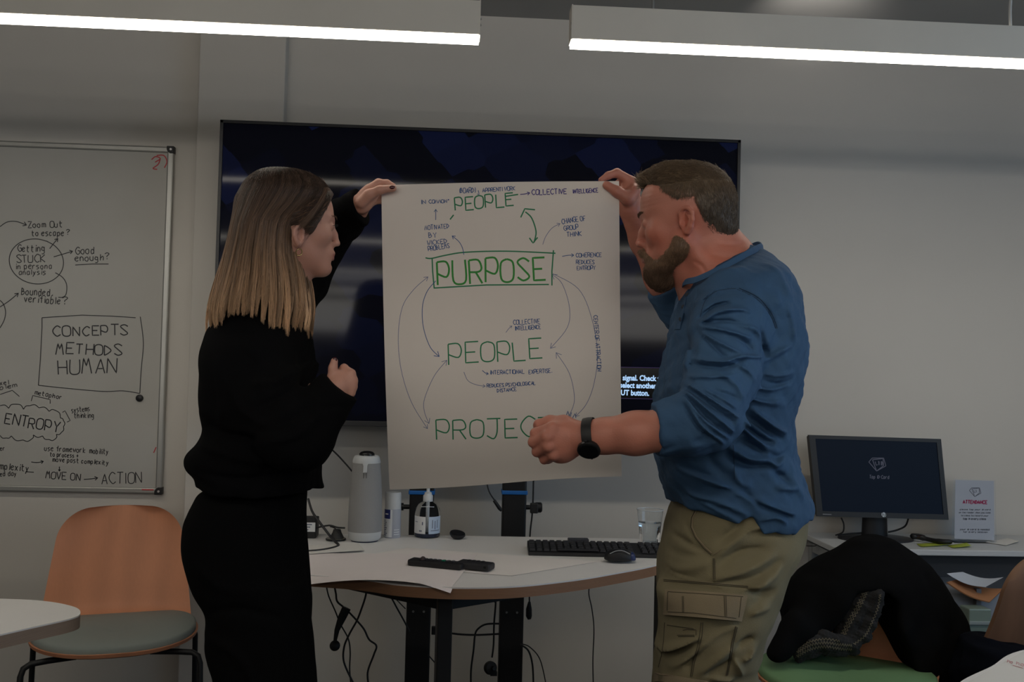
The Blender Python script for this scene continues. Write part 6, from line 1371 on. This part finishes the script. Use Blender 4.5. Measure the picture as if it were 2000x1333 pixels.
# far arm and hand
Wb.chain([P3(555, 630, 2.2), P3(628, 480, 2.38), P3(690, 412, 2.26), P3(704, 400, 2.235)], [.044, .036, .027, .0245], k=.02)
hp = 2.215
Wb.ell(P3(713, 392, hp), (.022, .030, .014), np.array(Euler((0, 0, math.radians(-28))).to_matrix()), k=.014)
Wb.ell(P3(722, 380, hp), (.020, .022, .013), np.array(Euler((0, 0, math.radians(-28))).to_matrix()), k=.012)
Wb.chain([P3(722, 368, hp), P3(739, 357, hp + .006), P3(756, 358, hp + .004), P3(769, 364, hp + .002)], [.0105, .0088, .0078, .0066], k=.005)
Wb.chain([P3(706, 396, hp - .014), P3(722, 380, hp - .022), P3(742, 371, hp - .028), P3(768, 368, hp - .030)], [.013, .0115, .0092, .0080], k=.007)
for a, m_, c, r in (((724, 376), (744, 366), (758, 372), .0084), ((726, 386), (746, 378), (760, 384), .0080), ((722, 398), (740, 392), (753, 396), .0070)):
    Wb.chain([P3(*a, hp + .006), P3(*m_, hp + .020), P3(*c, hp + .022)], [r * 1.1, r, r * .85], k=.005)
V, Fc = Wb.mesh(.0024); q = Hw.loc(V)
base = np.array([.50, .255, .190]); T = np.tile(base, (len(V), 1)); 
ck = np.clip(mask((.05, -.03, .05), (.03, .025, .03), q) * .6, 0, 1); T = T * (1 - ck) + np.array([.50, .20, .15]) * ck
lip = np.clip(mask((0, -.067, .09), (.018, .0085, .02), q) * 1.3, 0, 1); T = T * (1 - lip) + np.array([.33, .09, .08]) * lip
np_mesh('body', V, Fc, skin_mat('skin_fair'), wom, tint=T); eyes(Hw, wom, 'iris_brown')
L = []
for x in (-1, 1):
    for i in range(70):
        t = rng.rand(); y = .022 + .005 * math.sin(t * 3) + rng.uniform(-.0015, .0015); p0 = Hw((.012 + .032 * t) * x, y, .0935 - .026 * t ** 1.6); dd = Hw.R @ np.array([.8 * x, .25, -.1]); L.append((np.array([p0, p0 + dd * .004, p0 + dd * .008]), .0003, np.array([.11, .07, .05])))
    for i in range(26):
        t = i / 26; a = Hw((.019 + .025 * t) * x, .003 + .003 * math.sin(t * 3.1), .0885 - .012 * t ** 2); L.append((np.array([a, a + Hw.R @ np.array([0, .0005, .004]), a + Hw.R @ np.array([0, .003, .007])]), .0003, np.array([.01, .008, .008])))
strands('eyebrows', L, m_hr, wom)
m_nail = mat('dark_red_polish', (.05, .004, .008), .2)
def ellm(nm, c, r, rotz, m, par, **k):
    V_, F_ = uv_sphere(1.0, 16, 10); R_ = np.array(Euler((0, 0, rotz)).to_matrix()); return np_mesh(nm, (V_ * np.array(r)) @ R_.T + c, F_, m, par, **k)
ellm('fingernail', P3(766, 366, hp - .0375), (.0065, .0042, .0018), math.radians(5), m_nail, wom, label='dark red thumb nail')
ellm('fingernail', P3(654, 703, hd - .0095), (.0046, .0050, .0022), math.radians(5), m_nail, wom, label='dark thumb nail')
b = MB(); c = Vector(to_world(P3(584, 493, 1.968)[None])[0]); b.tube([c + Vector((.006 * math.cos(a), .004 * math.sin(a), .0075 * math.sin(a))) for a in np.linspace(0, 6.28, 20)], .0013, 8, cap=False); b.build('earring', mat('earring_gold', (.55, .4, .2), .25, metal=1), wom, smooth=180)
# hair
HR = [(330, 536, 560, 2.05, .020), (333, 520, 584, 2.05, .042), (339, 507, 604, 2.05, .060), (348, 494, 621, 2.05, .075), (361, 483, 634, 2.05, .085), (375, 476, 640, 2.05, .091), (392, 467, 632, 2.05, .094), (412, 465, 614, 2.05, .096), (435, 462, 590, 2.05, .098), (450, 459, 586, 2.05, .100), (480, 453, 586, 2.05, .104), (505, 447, 588, 2.05, .110), (540, 438, 597, 2.05, .120), (575, 430, 603, 2.05, .132), (605, 425, 605, 2.05, .142), (632, 423, 604, 2.05, .148)]
Sw = Sculpt(); Sw.loft(HR, k=.01, p=2.15)
Sw.noise(lambda Q: .0014 * np.sin(Q[..., 0] * 150 + 5 * np.sin(Q[..., 1] * 9)) * np.clip((.22 - Q[..., 1]) * 4, .15, 1) + .002 * vnoise(Q, 40) - .0035)
bot = np.array([(400, 642), (440, 648), (470, 640), (490, 622), (520, 612), (545, 622), (570, 640), (600, 652), (640, 652)])
Sw.cut(lambda Q: -Q[..., 1] / 2.0 * F + CY - np.interp(Q[..., 0] / 2.0 * F + CX, bot[:, 0], bot[:, 1]) > 0 if False else (np.interp(Q[..., 0] / 2.0 * F + CX, bot[:, 0], bot[:, 1]) * -1 + (-Q[..., 1] / 2.0 * F + CY)) * .001 + .026, k=.006)
Vh, Fh = Sw.mesh(.0036, amp=.008); root = np.array([.050, .031, .022]); mid = np.array([.17, .095, .058]); tp = np.array([.55, .35, .205])
def hcol(v, s=1.0):
    t = np.clip((np.asarray(v) - 335) / 300, 0, 1)[..., None]; t2 = t ** 1.4
    return (root * (1 - t2) ** 2 + 2 * mid * t2 * (1 - t2) + tp * t2 ** 2) * s
pv = -Vh[:, 1] / 2.0 * F + CY; T = hcol(pv) * .7 * (1 + .3 * np.sin(Vh[:, 0] * 260 + 4 * np.sin(Vh[:, 1] * 14)))[:, None]
m_wh = hair_mat('long_hair'); wh = np_mesh('hair', Vh, Fh, m_wh, wom, tint=T)
A = np.array(HR, float); tt = np.linspace(0, len(HR) - 1, 200); CC = np.array([_cr(A, u) for u in tt])
def hsurf(py, ph, off):
    xl, xr, dc, hz = [np.interp(py, CC[:, 0], CC[:, k]) for k in (1, 2, 3, 4)]; c, s_ = np.cos(ph), np.sin(ph); pw = 2 / 2.15
    x = (xl + xr) / 2 + ((xr - xl) / 2 + off * 900) * np.sign(c) * np.abs(c) ** pw; d = dc - (hz + off) * np.sign(s_) * np.abs(s_) ** pw
    return np.stack([(x - CX) / F * dc, -(py - CY) / F * dc, -d], -1)
L = []
for i in range(7500):
    ph0 = rng.uniform(-.5, math.pi + .5); lock = math.floor(ph0 * 13); lr = math.sin(lock * 12.9898) * 43758.5453; lr -= math.floor(lr); lr2 = math.sin(lock * 78.233) * 12543.3; lr2 -= math.floor(lr2)
    st_ = 334 + abs(rng.normal(0, 10)) if rng.rand() < .75 else rng.uniform(340, 520)
    x_end = 512 + 90 * math.cos(ph0); end = np.interp(x_end, [400, 450, 480, 500, 530, 560, 600], [640, 646, 622, 612, 616, 640, 652]) + rng.uniform(-30, 7) * (.4 + lr2) + 12 * (lr - .5)
    py = np.linspace(st_, end, 15); t = np.linspace(0, 1, 15)
    ph = ph0 + (lock + .5 - ph0 * 13) / 13 * .40 * t ** 3 + .035 * np.sin(t * 5 + lr * 6) * t + rng.normal(0, .012) * t
    off = .0008 + rng.uniform(0, .0045) + .006 * np.sin(t * 4 + lr2 * 6) * t ** 2 * (.3 + lr) - .010 * np.clip((py - 600) / 45, 0, 1) * (1 - 2 * abs(lr - .5))
    P_ = hsurf(py, ph, off); s_ = rng.uniform(.6, 1.35) * (1.7 if rng.rand() < .08 + .30 * (lr2 > .72) else 1.0) * (.6 + .7 * lr)
    L.append((P_, .00050, hcol(py, s_)))
# hair drawn back over the temple to the ear: scalp layer and strands
HLw = np.array([(-.13, -.02), (-.03, -.012), (.000, -.006), (.012, -.012), (.022, -.028), (.030, -.022), (.042, .004), (.056, .030), (.070, .058), (.080, .080), (.090, .090), (.12, .092)])
St_ = Sculpt(); St_.ell(Hw(0, .036, -.010), np.array([.0795, .0915, .1000]) * Hw.s, Hw.R, k=.01)
St_.ell(Hw(0, .060, .030), np.array([.060, .050, .062]) * Hw.s, Hw.R, k=.012)
for x in (-1, 1): St_.cap(Hw(.058 * x, .010, .040), Hw(.066 * x, -.018, .018), .0155 * Hw.s, .0125 * Hw.s, k=.015)
St_.cut(lambda Q: (np.interp(Hw.loc(Q)[..., 2], HLw[:, 0], HLw[:, 1]) - Hw.loc(Q)[..., 1]) * .6, k=.004)
St_.noise(lambda Q: .0006 * np.sin((Q[..., 1] * .8 - Q[..., 0] * .6) * 900 + 2 * vnoise(Q, 40)))
Vt, Ft = St_.mesh(.0026); np_mesh('scalp_hair', Vt, Ft, m_wh, wh, tint=np.tile(root * 1.15, (len(Vt), 1)) * (1 + .2 * vnoise(Vt, 120))[:, None])
L += tuft(Vt, Ft, Hw, 2600, lambda p: (0, -.55, -.8), .024, .0004, lambda p: root * 1.5 if rng.rand() < .8 else mid * 1.4, out=.06, pts=5, mask=lambda p: (p[:, 2] > .0) & (p[:, 2] < .070) & (p[:, 1] > np.interp(p[:, 2], HLw[:, 0], HLw[:, 1]) + .007))
for i in range(260):
    u = rng.rand() ** 1.5; a = Hw(.045 + rng.normal(0, .003), .093 - .030 * u + rng.normal(0, .002), .080 - .022 * u * rng.rand()); a = P3(638 - 6 * u + rng.normal(0, 1.5), 366 + 20 * u, 1.992); e_ = P3(588 + rng.normal(0, 2.5), 442 + rng.normal(0, 3), 1.957); m_ = (a + e_) / 2 + np.array([.012, -.006, .012])
    t = np.linspace(0, 1, 9)[:, None]; P_ = a * (1 - t) ** 2 + 2 * m_ * t * (1 - t) + e_ * t ** 2; L.append((P_, .0005, hcol(np.full(9, 400.), rng.uniform(.8, 2.0))))
for i in range(26):
    x = rng.choice([600, 597, 604]) + rng.normal(0, 2.0); py = np.linspace(rng.uniform(560, 610), 640 + rng.uniform(0, 8), 10); P_ = np.array([P3(x + 5 * math.sin(k * .5) * .6 + (-(645 - y) * .03), y, 1.925) for k, y in enumerate(py)]); L.append((P_, .0005, hcol(py, 1.25)))
strands('hair_strands', L, m_wh, wh)
# jacket
Sj = Sculpt()
Sj.loft([(578, 486, 560, 2.06, .07), (604, 456, 586, 2.06, .105), (625, 434, 598, 2.06, .13), (645, 420, 604, 2.06, .15), (681, 409, 605, 2.055, .178), (750, 406, 608, 2.05, .185), (795, 406, 611, 2.05, .18), (826, 413, 614, 2.05, .175), (842, 412, 616, 2.05, .175), (858, 401, 618, 2.05, .176), (876, 385, 620, 2.05, .18), (893, 378, 622, 2.05, .18), (909, 382, 623, 2.05, .18), (924, 397, 624, 2.05, .178), (945, 394, 625, 2.05, .176), (960, 388, 626, 2.05, .175), (990, 385, 627, 2.05, .174)], k=.02, p=2.4)
Sj.chain([P3(496, 706, 1.955), P3(522, 780, 1.905), P3(572, 852, 1.862), P3(590, 858, 1.865)], [.062, .066, .062, .058], k=.03)
Sj.chain([P3(590, 850, 1.868), P3(630, 800, 1.88), P3(656, 766, 1.896), P3(668, 750, 1.90)], [.058, .046, .038, .036], k=.02)
Sj.chain([P3(545, 625, 2.20), P3(590, 545, 2.30), P3(630, 470, 2.37), P3(668, 430, 2.30), P3(700, 405, 2.245), P3(712, 400, 2.23)], [.062, .062, .058, .048, .038, .037], k=.02)
Sj.cap(P3(706, 425, 2.24), P3(716, 424, 2.235), .013, k=.02)
cc0 = P3(664, 755, 1.90); cdir = P3(663, 757, 1.90) - P3(590, 855, 1.868); cdir /= np.linalg.norm(cdir); cdir = np.array([.62, .78, 0])
Sj.cut(lambda Q: np.where((np.linalg.norm(Q - cc0, axis=-1) < .07), (Q - cc0) @ cdir, -1), k=.003)
cc1 = P3(701, 401, 2.24); cdir1 = np.array([.93, .12, .25]); cdir1 /= np.linalg.norm(cdir1)
Sj.cut(lambda Q: np.where((np.linalg.norm(Q - cc1, axis=-1) < .08), (Q - cc1) @ cdir1 - .25 * np.clip(cc1[1] - Q[..., 1], 0, .04), -1), k=.003)
hw = lambda Q: -(np.interp((Q[..., 0] / 1.9 * F + CX), [380, 420, 626], [962, 968, 977]) - CY) / F * 1.9 - Q[..., 1] - .04 * np.clip((Q[..., 2] + 2.05) * -4, 0, 1)
Sj.cut(hw, k=.004)
for l, a, w in (([(600, 700), (560, 740), (520, 745)], .006, 8), ([(600, 725), (570, 770), (530, 790)], -.006, 8), ([(470, 760), (500, 800), (560, 830)], .005, 9), ([(540, 830), (580, 820), (620, 790)], -.006, 7), ([(560, 850), (610, 838), (645, 800)], .005, 7), ([(420, 830), (470, 850), (520, 850)], -.008, 9), ([(400, 868), (460, 880), (520, 900)], .006, 10),
                ([(400, 920), (480, 930), (560, 925)], -.006, 8), ([(440, 700), (450, 780), (440, 850)], .005, 12), ([(590, 900), (596, 940), (594, 970)], -.004, 6), ([(480, 660), (520, 700), (530, 760)], .005, 10), ([(640, 790), (668, 790), (684, 790)], -.003, 3), ([(650, 440), (680, 430), (700, 440)], .005, 6), ([(640, 470), (670, 450), (700, 420)], -.005, 6)):
    Sj.crease(l, a * 1.5, w, 1.92, None)
Sj.noise(lambda Q: .002 * vnoise(Q, 26))
V6, F6 = Sj.mesh(.0042, amp=.014); m_bk = mat('black_wool', (.0042, .0042, .0048), .95, bump=(900, .4), spec=.06)
jk = np_mesh('jacket', V6, F6, m_bk, wom)
Sr = Sculpt()
Sr.loft([(955, 398, 594, 2.05, .15), (1000, 378, 592, 2.05, .156), (1020, 371, 592, 2.05, .158), (1063, 369, 594, 2.05, .16), (1100, 377, 597, 2.05, .16), (1142, 391, 600, 2.05, .156), (1184, 417, 602, 2.05, .15), (1230, 420, 600, 2.05, .12)], k=.02, p=2.4)
Sr.loft([(1130, 400, 598, 1.97, .075), (1184, 417, 603, 1.97, .085), (1212, 411, 606, 1.97, .086), (1254, 404, 611, 1.97, .088), (1282, 408, 613, 1.97, .088), (1315, 419, 616, 1.97, .088), (1400, 432, 622, 1.97, .086), (1650, 440, 625, 1.97, .084), (1880, 440, 630, 1.97, .084)], k=.02, p=2.3)
Sr.loft([(1130, 410, 590, 2.14, .075), (1254, 415, 600, 2.14, .086), (1400, 430, 600, 2.14, .086), (1650, 440, 605, 2.14, .084), (1830, 440, 610, 2.14, .084)], k=.02, p=2.3)
for l, a, w in (([(420, 1190), (480, 1180), (560, 1200)], -.008, 8), ([(400, 1240), (470, 1260), (520, 1333)], .006, 9), ([(560, 1200), (570, 1270), (580, 1333)], .005, 9), ([(390, 1100), (450, 1140), (540, 1150)], .005, 10)): Sr.crease(l, a, w, 1.93)
V7, F7 = Sr.mesh(.006, amp=.012); np_mesh('trousers', V7, F7, mat('black_trouser', (.0045, .0045, .0048), .95, bump=(900, .3), spec=.06), wom)
for d, px_ in ((1.97, 520), (2.14, 535)):
    c = Vector(to_world(P3(px_, 1899, d)[None])[0]); S_ = MB(); vs, fs = blob(0, 0, .03, .125, .042, .05); S_.add([tuple(Vector(v) + Vector((c.x + .04, c.y, 0))) for v in vs], fs); S_.tube([(c.x, c.y, .04), (c.x, c.y, .12)], [.042, .045], 16); o = S_.build('shoe', m_blk, wom, smooth=180)
    S_ = MB(); S_.prism([(c.x + .04 + .13 * math.cos(a), c.y + .045 * math.sin(a), 0) for a in np.linspace(0, 2 * math.pi, 25)[:-1]], (0, 0, .018)); S_.build('sole', mat('sole_grey', (.2, .2, .2), .7), o)

# ================================================================= coat and scarf over the right-hand chair
XC = lambda l: X(l, 3.7037, 1460, 1030)
Sc = Sculpt(); cD = 2.82
Sc.loft([(1049, 1680, 1726, cD, .03), (1054, 1664, 1746, cD, .048), (1065, 1647, 1764, cD, .062), (1083, 1622, 1790, cD, .10), (1103, 1588, 1810, cD, .13), (1125, 1556, 1829, cD, .15), (1160, 1533, 1856, cD, .165), (1197, 1525, 1874, cD, .17), (1224, 1527, 1886, cD, .17), (1246, 1531, 1888, cD, .17), (1290, 1540, 1884, cD, .17), (1350, 1560, 1868, cD, .14), (1450, 1580, 1850, cD, .13), (1560, 1600, 1840, cD, .12)], k=.03, p=2.2)
Sc.chain([P3(1600, 1170, cD - .05), P3(1560, 1230, cD - .12), P3(1528, 1268, cD - .15)], [.05, .040, .034], k=.03)
Sc.ell(P3(1516, 1276, cD - .15), (.024, .012, .03), k=.02)
def polycut(poly, zfront):
    Pg = np.array(poly, float)
    def f(Q):
        dd = -Q[..., 2]; x = Q[..., 0] / 2.80 * F + CX; y = -Q[..., 1] / 2.80 * F + CY
        best = np.full(x.shape, 9e9); ins = np.zeros(x.shape, bool); n = len(Pg)
        for i in range(n):
            a, c = Pg[i], Pg[(i + 1) % n]; ab = c - a; t = np.clip(((x - a[0]) * ab[0] + (y - a[1]) * ab[1]) / (ab @ ab), 0, 1)
            best = np.minimum(best, np.hypot(x - a[0] - t * ab[0], y - a[1] - t * ab[1])); cond = ((a[1] > y) != (c[1] > y)) & (x < (c[0] - a[0]) * (y - a[1]) / (c[1] - a[1] + 1e-12) + a[0]); ins ^= cond
        sd = np.where(ins, best, -best) / F * 2.8           # >0 inside the opening
        return np.minimum(sd, Q[..., 2] + zfront)
    return f
opening = XC([(700, 430), (800, 395), (900, 400), (950, 470), (960, 580), (1010, 760), (1060, 900), (1150, 1130), (1250, 1500), (500, 1500), (300, 1000), (320, 900), (480, 730), (600, 590), (650, 480)])
Sc.cut(polycut(opening, cD + .12), k=.012)
Sc.noise(lambda Q: .003 * vnoise(Q, 18) + .004 * np.sin(Q[..., 0] * 60 + 3 * np.sin(Q[..., 1] * 12)) * np.clip((-.60 - Q[..., 1]) * 5, 0, 1))
V8, F8 = Sc.mesh(.0055, amp=.012); m_coat = mat('black_coat', (.0065, .0065, .007), .95, bump=(700, .4), spec=.06)
np_mesh('coat', V8, F8, m_coat, None, origin=to_world(P3(1700, 1500, cD)[None])[0], label='black coat draped over the back of the green-padded chair', cat='coat')
# scarf
sc1 = [(1698, 1142), (1692, 1160), (1680, 1185), (1664, 1212), (1650, 1240)]; sc2 = [(1716, 1160), (1712, 1185), (1700, 1215), (1687, 1240), (1664, 1258), (1640, 1256), (1610, 1252), (1580, 1258), (1556, 1272)]
Sf = Sculpt(); sD = 2.68
Sf.chain([P3(x, y, sD + .03) for x, y in sc1], [.026, .030, .033, .035, .034], k=.01)
Sf.chain([P3(x, y, sD) for x, y in sc2], [.016, .017, .018, .019, .020, .023, .028, .027, .020], k=.006)
Sf.chain([P3(x + 4, y + 14, sD + .01) for x, y in sc2[4:]], [.014, .018, .020, .020, .012], k=.006)
Sf.noise(lambda Q: .0022 * np.sin((Q[..., 0] + .6 * Q[..., 1]) * 420) * np.sin((Q[..., 1] - .5 * Q[..., 0]) * 420) + .003 * vnoise(Q, 60))
V9, F9 = Sf.mesh(.0034, amp=.006); scf = np_mesh('scarf', V9, F9, mat('charcoal_knit', (.022, .021, .022), .95, bump=(500, .6)), None, origin=to_world(P3(1650, 1290, sD)[None])[0], label='dark knitted scarf with beige zigzag stripes hanging under the coat', cat='scarf')
bf = bvh_of(scf); b = MB()
def zig(P_, amp, n, dx=0, dy=0):
    Q_ = catmull([Vector((x + dx, y + dy, 0)) for x, y in P_], 12); tot = len(Q_); out = []
    for i in range(n):
        f = i / (n - 1) * (tot - 2); k = int(f); p = Q_[k]; d = (Q_[k + 1] - Q_[k]).normalized(); nn = Vector((-d.y, d.x, 0)); p = p.lerp(Q_[k + 1], f - k) + nn * amp * (1 if i % 2 else -1); out.append((p.x, p.y))
    return out
zs = [zig(sc1, 3.0, 34, -6), zig(sc1, 2.5, 34, -1, 2), zig(sc2[:5], 2.2, 40, 3, 2), zig(sc2[4:], 3.0, 46, 0, 4), zig(sc2[4:], 3.0, 46, 0, 12), zig(sc2[5:], 2.2, 30, 0, -3)]
for z_ in zs: ribbons(b, [z_], 1.5, lambda a, c: on_surf(bf, a, c, .0015, sD), step=2.5)
so = b.build('zigzag_stripes', mat('beige_yarn', (.17, .145, .10), .95), scf, label='beige zigzag stripes'); so['kind'] = 'stuff'
# second dark coat lying on the chair at the right edge
Sd = Sculpt(); Sd.loft([(1246, 1900, 1950, 2.62, .05), (1254, 1888, 1985, 2.60, .09), (1275, 1882, 2040, 2.6, .12), (1310, 1872, 2060, 2.6, .13), (1380, 1870, 2060, 2.6, .13), (1420, 1880, 2050, 2.6, .12)], k=.02)
Sd.noise(lambda Q: .006 * vnoise(Q, 22)); Va, Fa = Sd.mesh(.008, amp=.02)
np_mesh('coat', Va, Fa, mat('navy_coat', (.004, .005, .009), .9, bump=(500, .4), spec=.08), None, origin=to_world(P3(1940, 1420, 2.6)[None])[0], label='dark navy jacket heaped on the chair at the right edge', cat='coat')
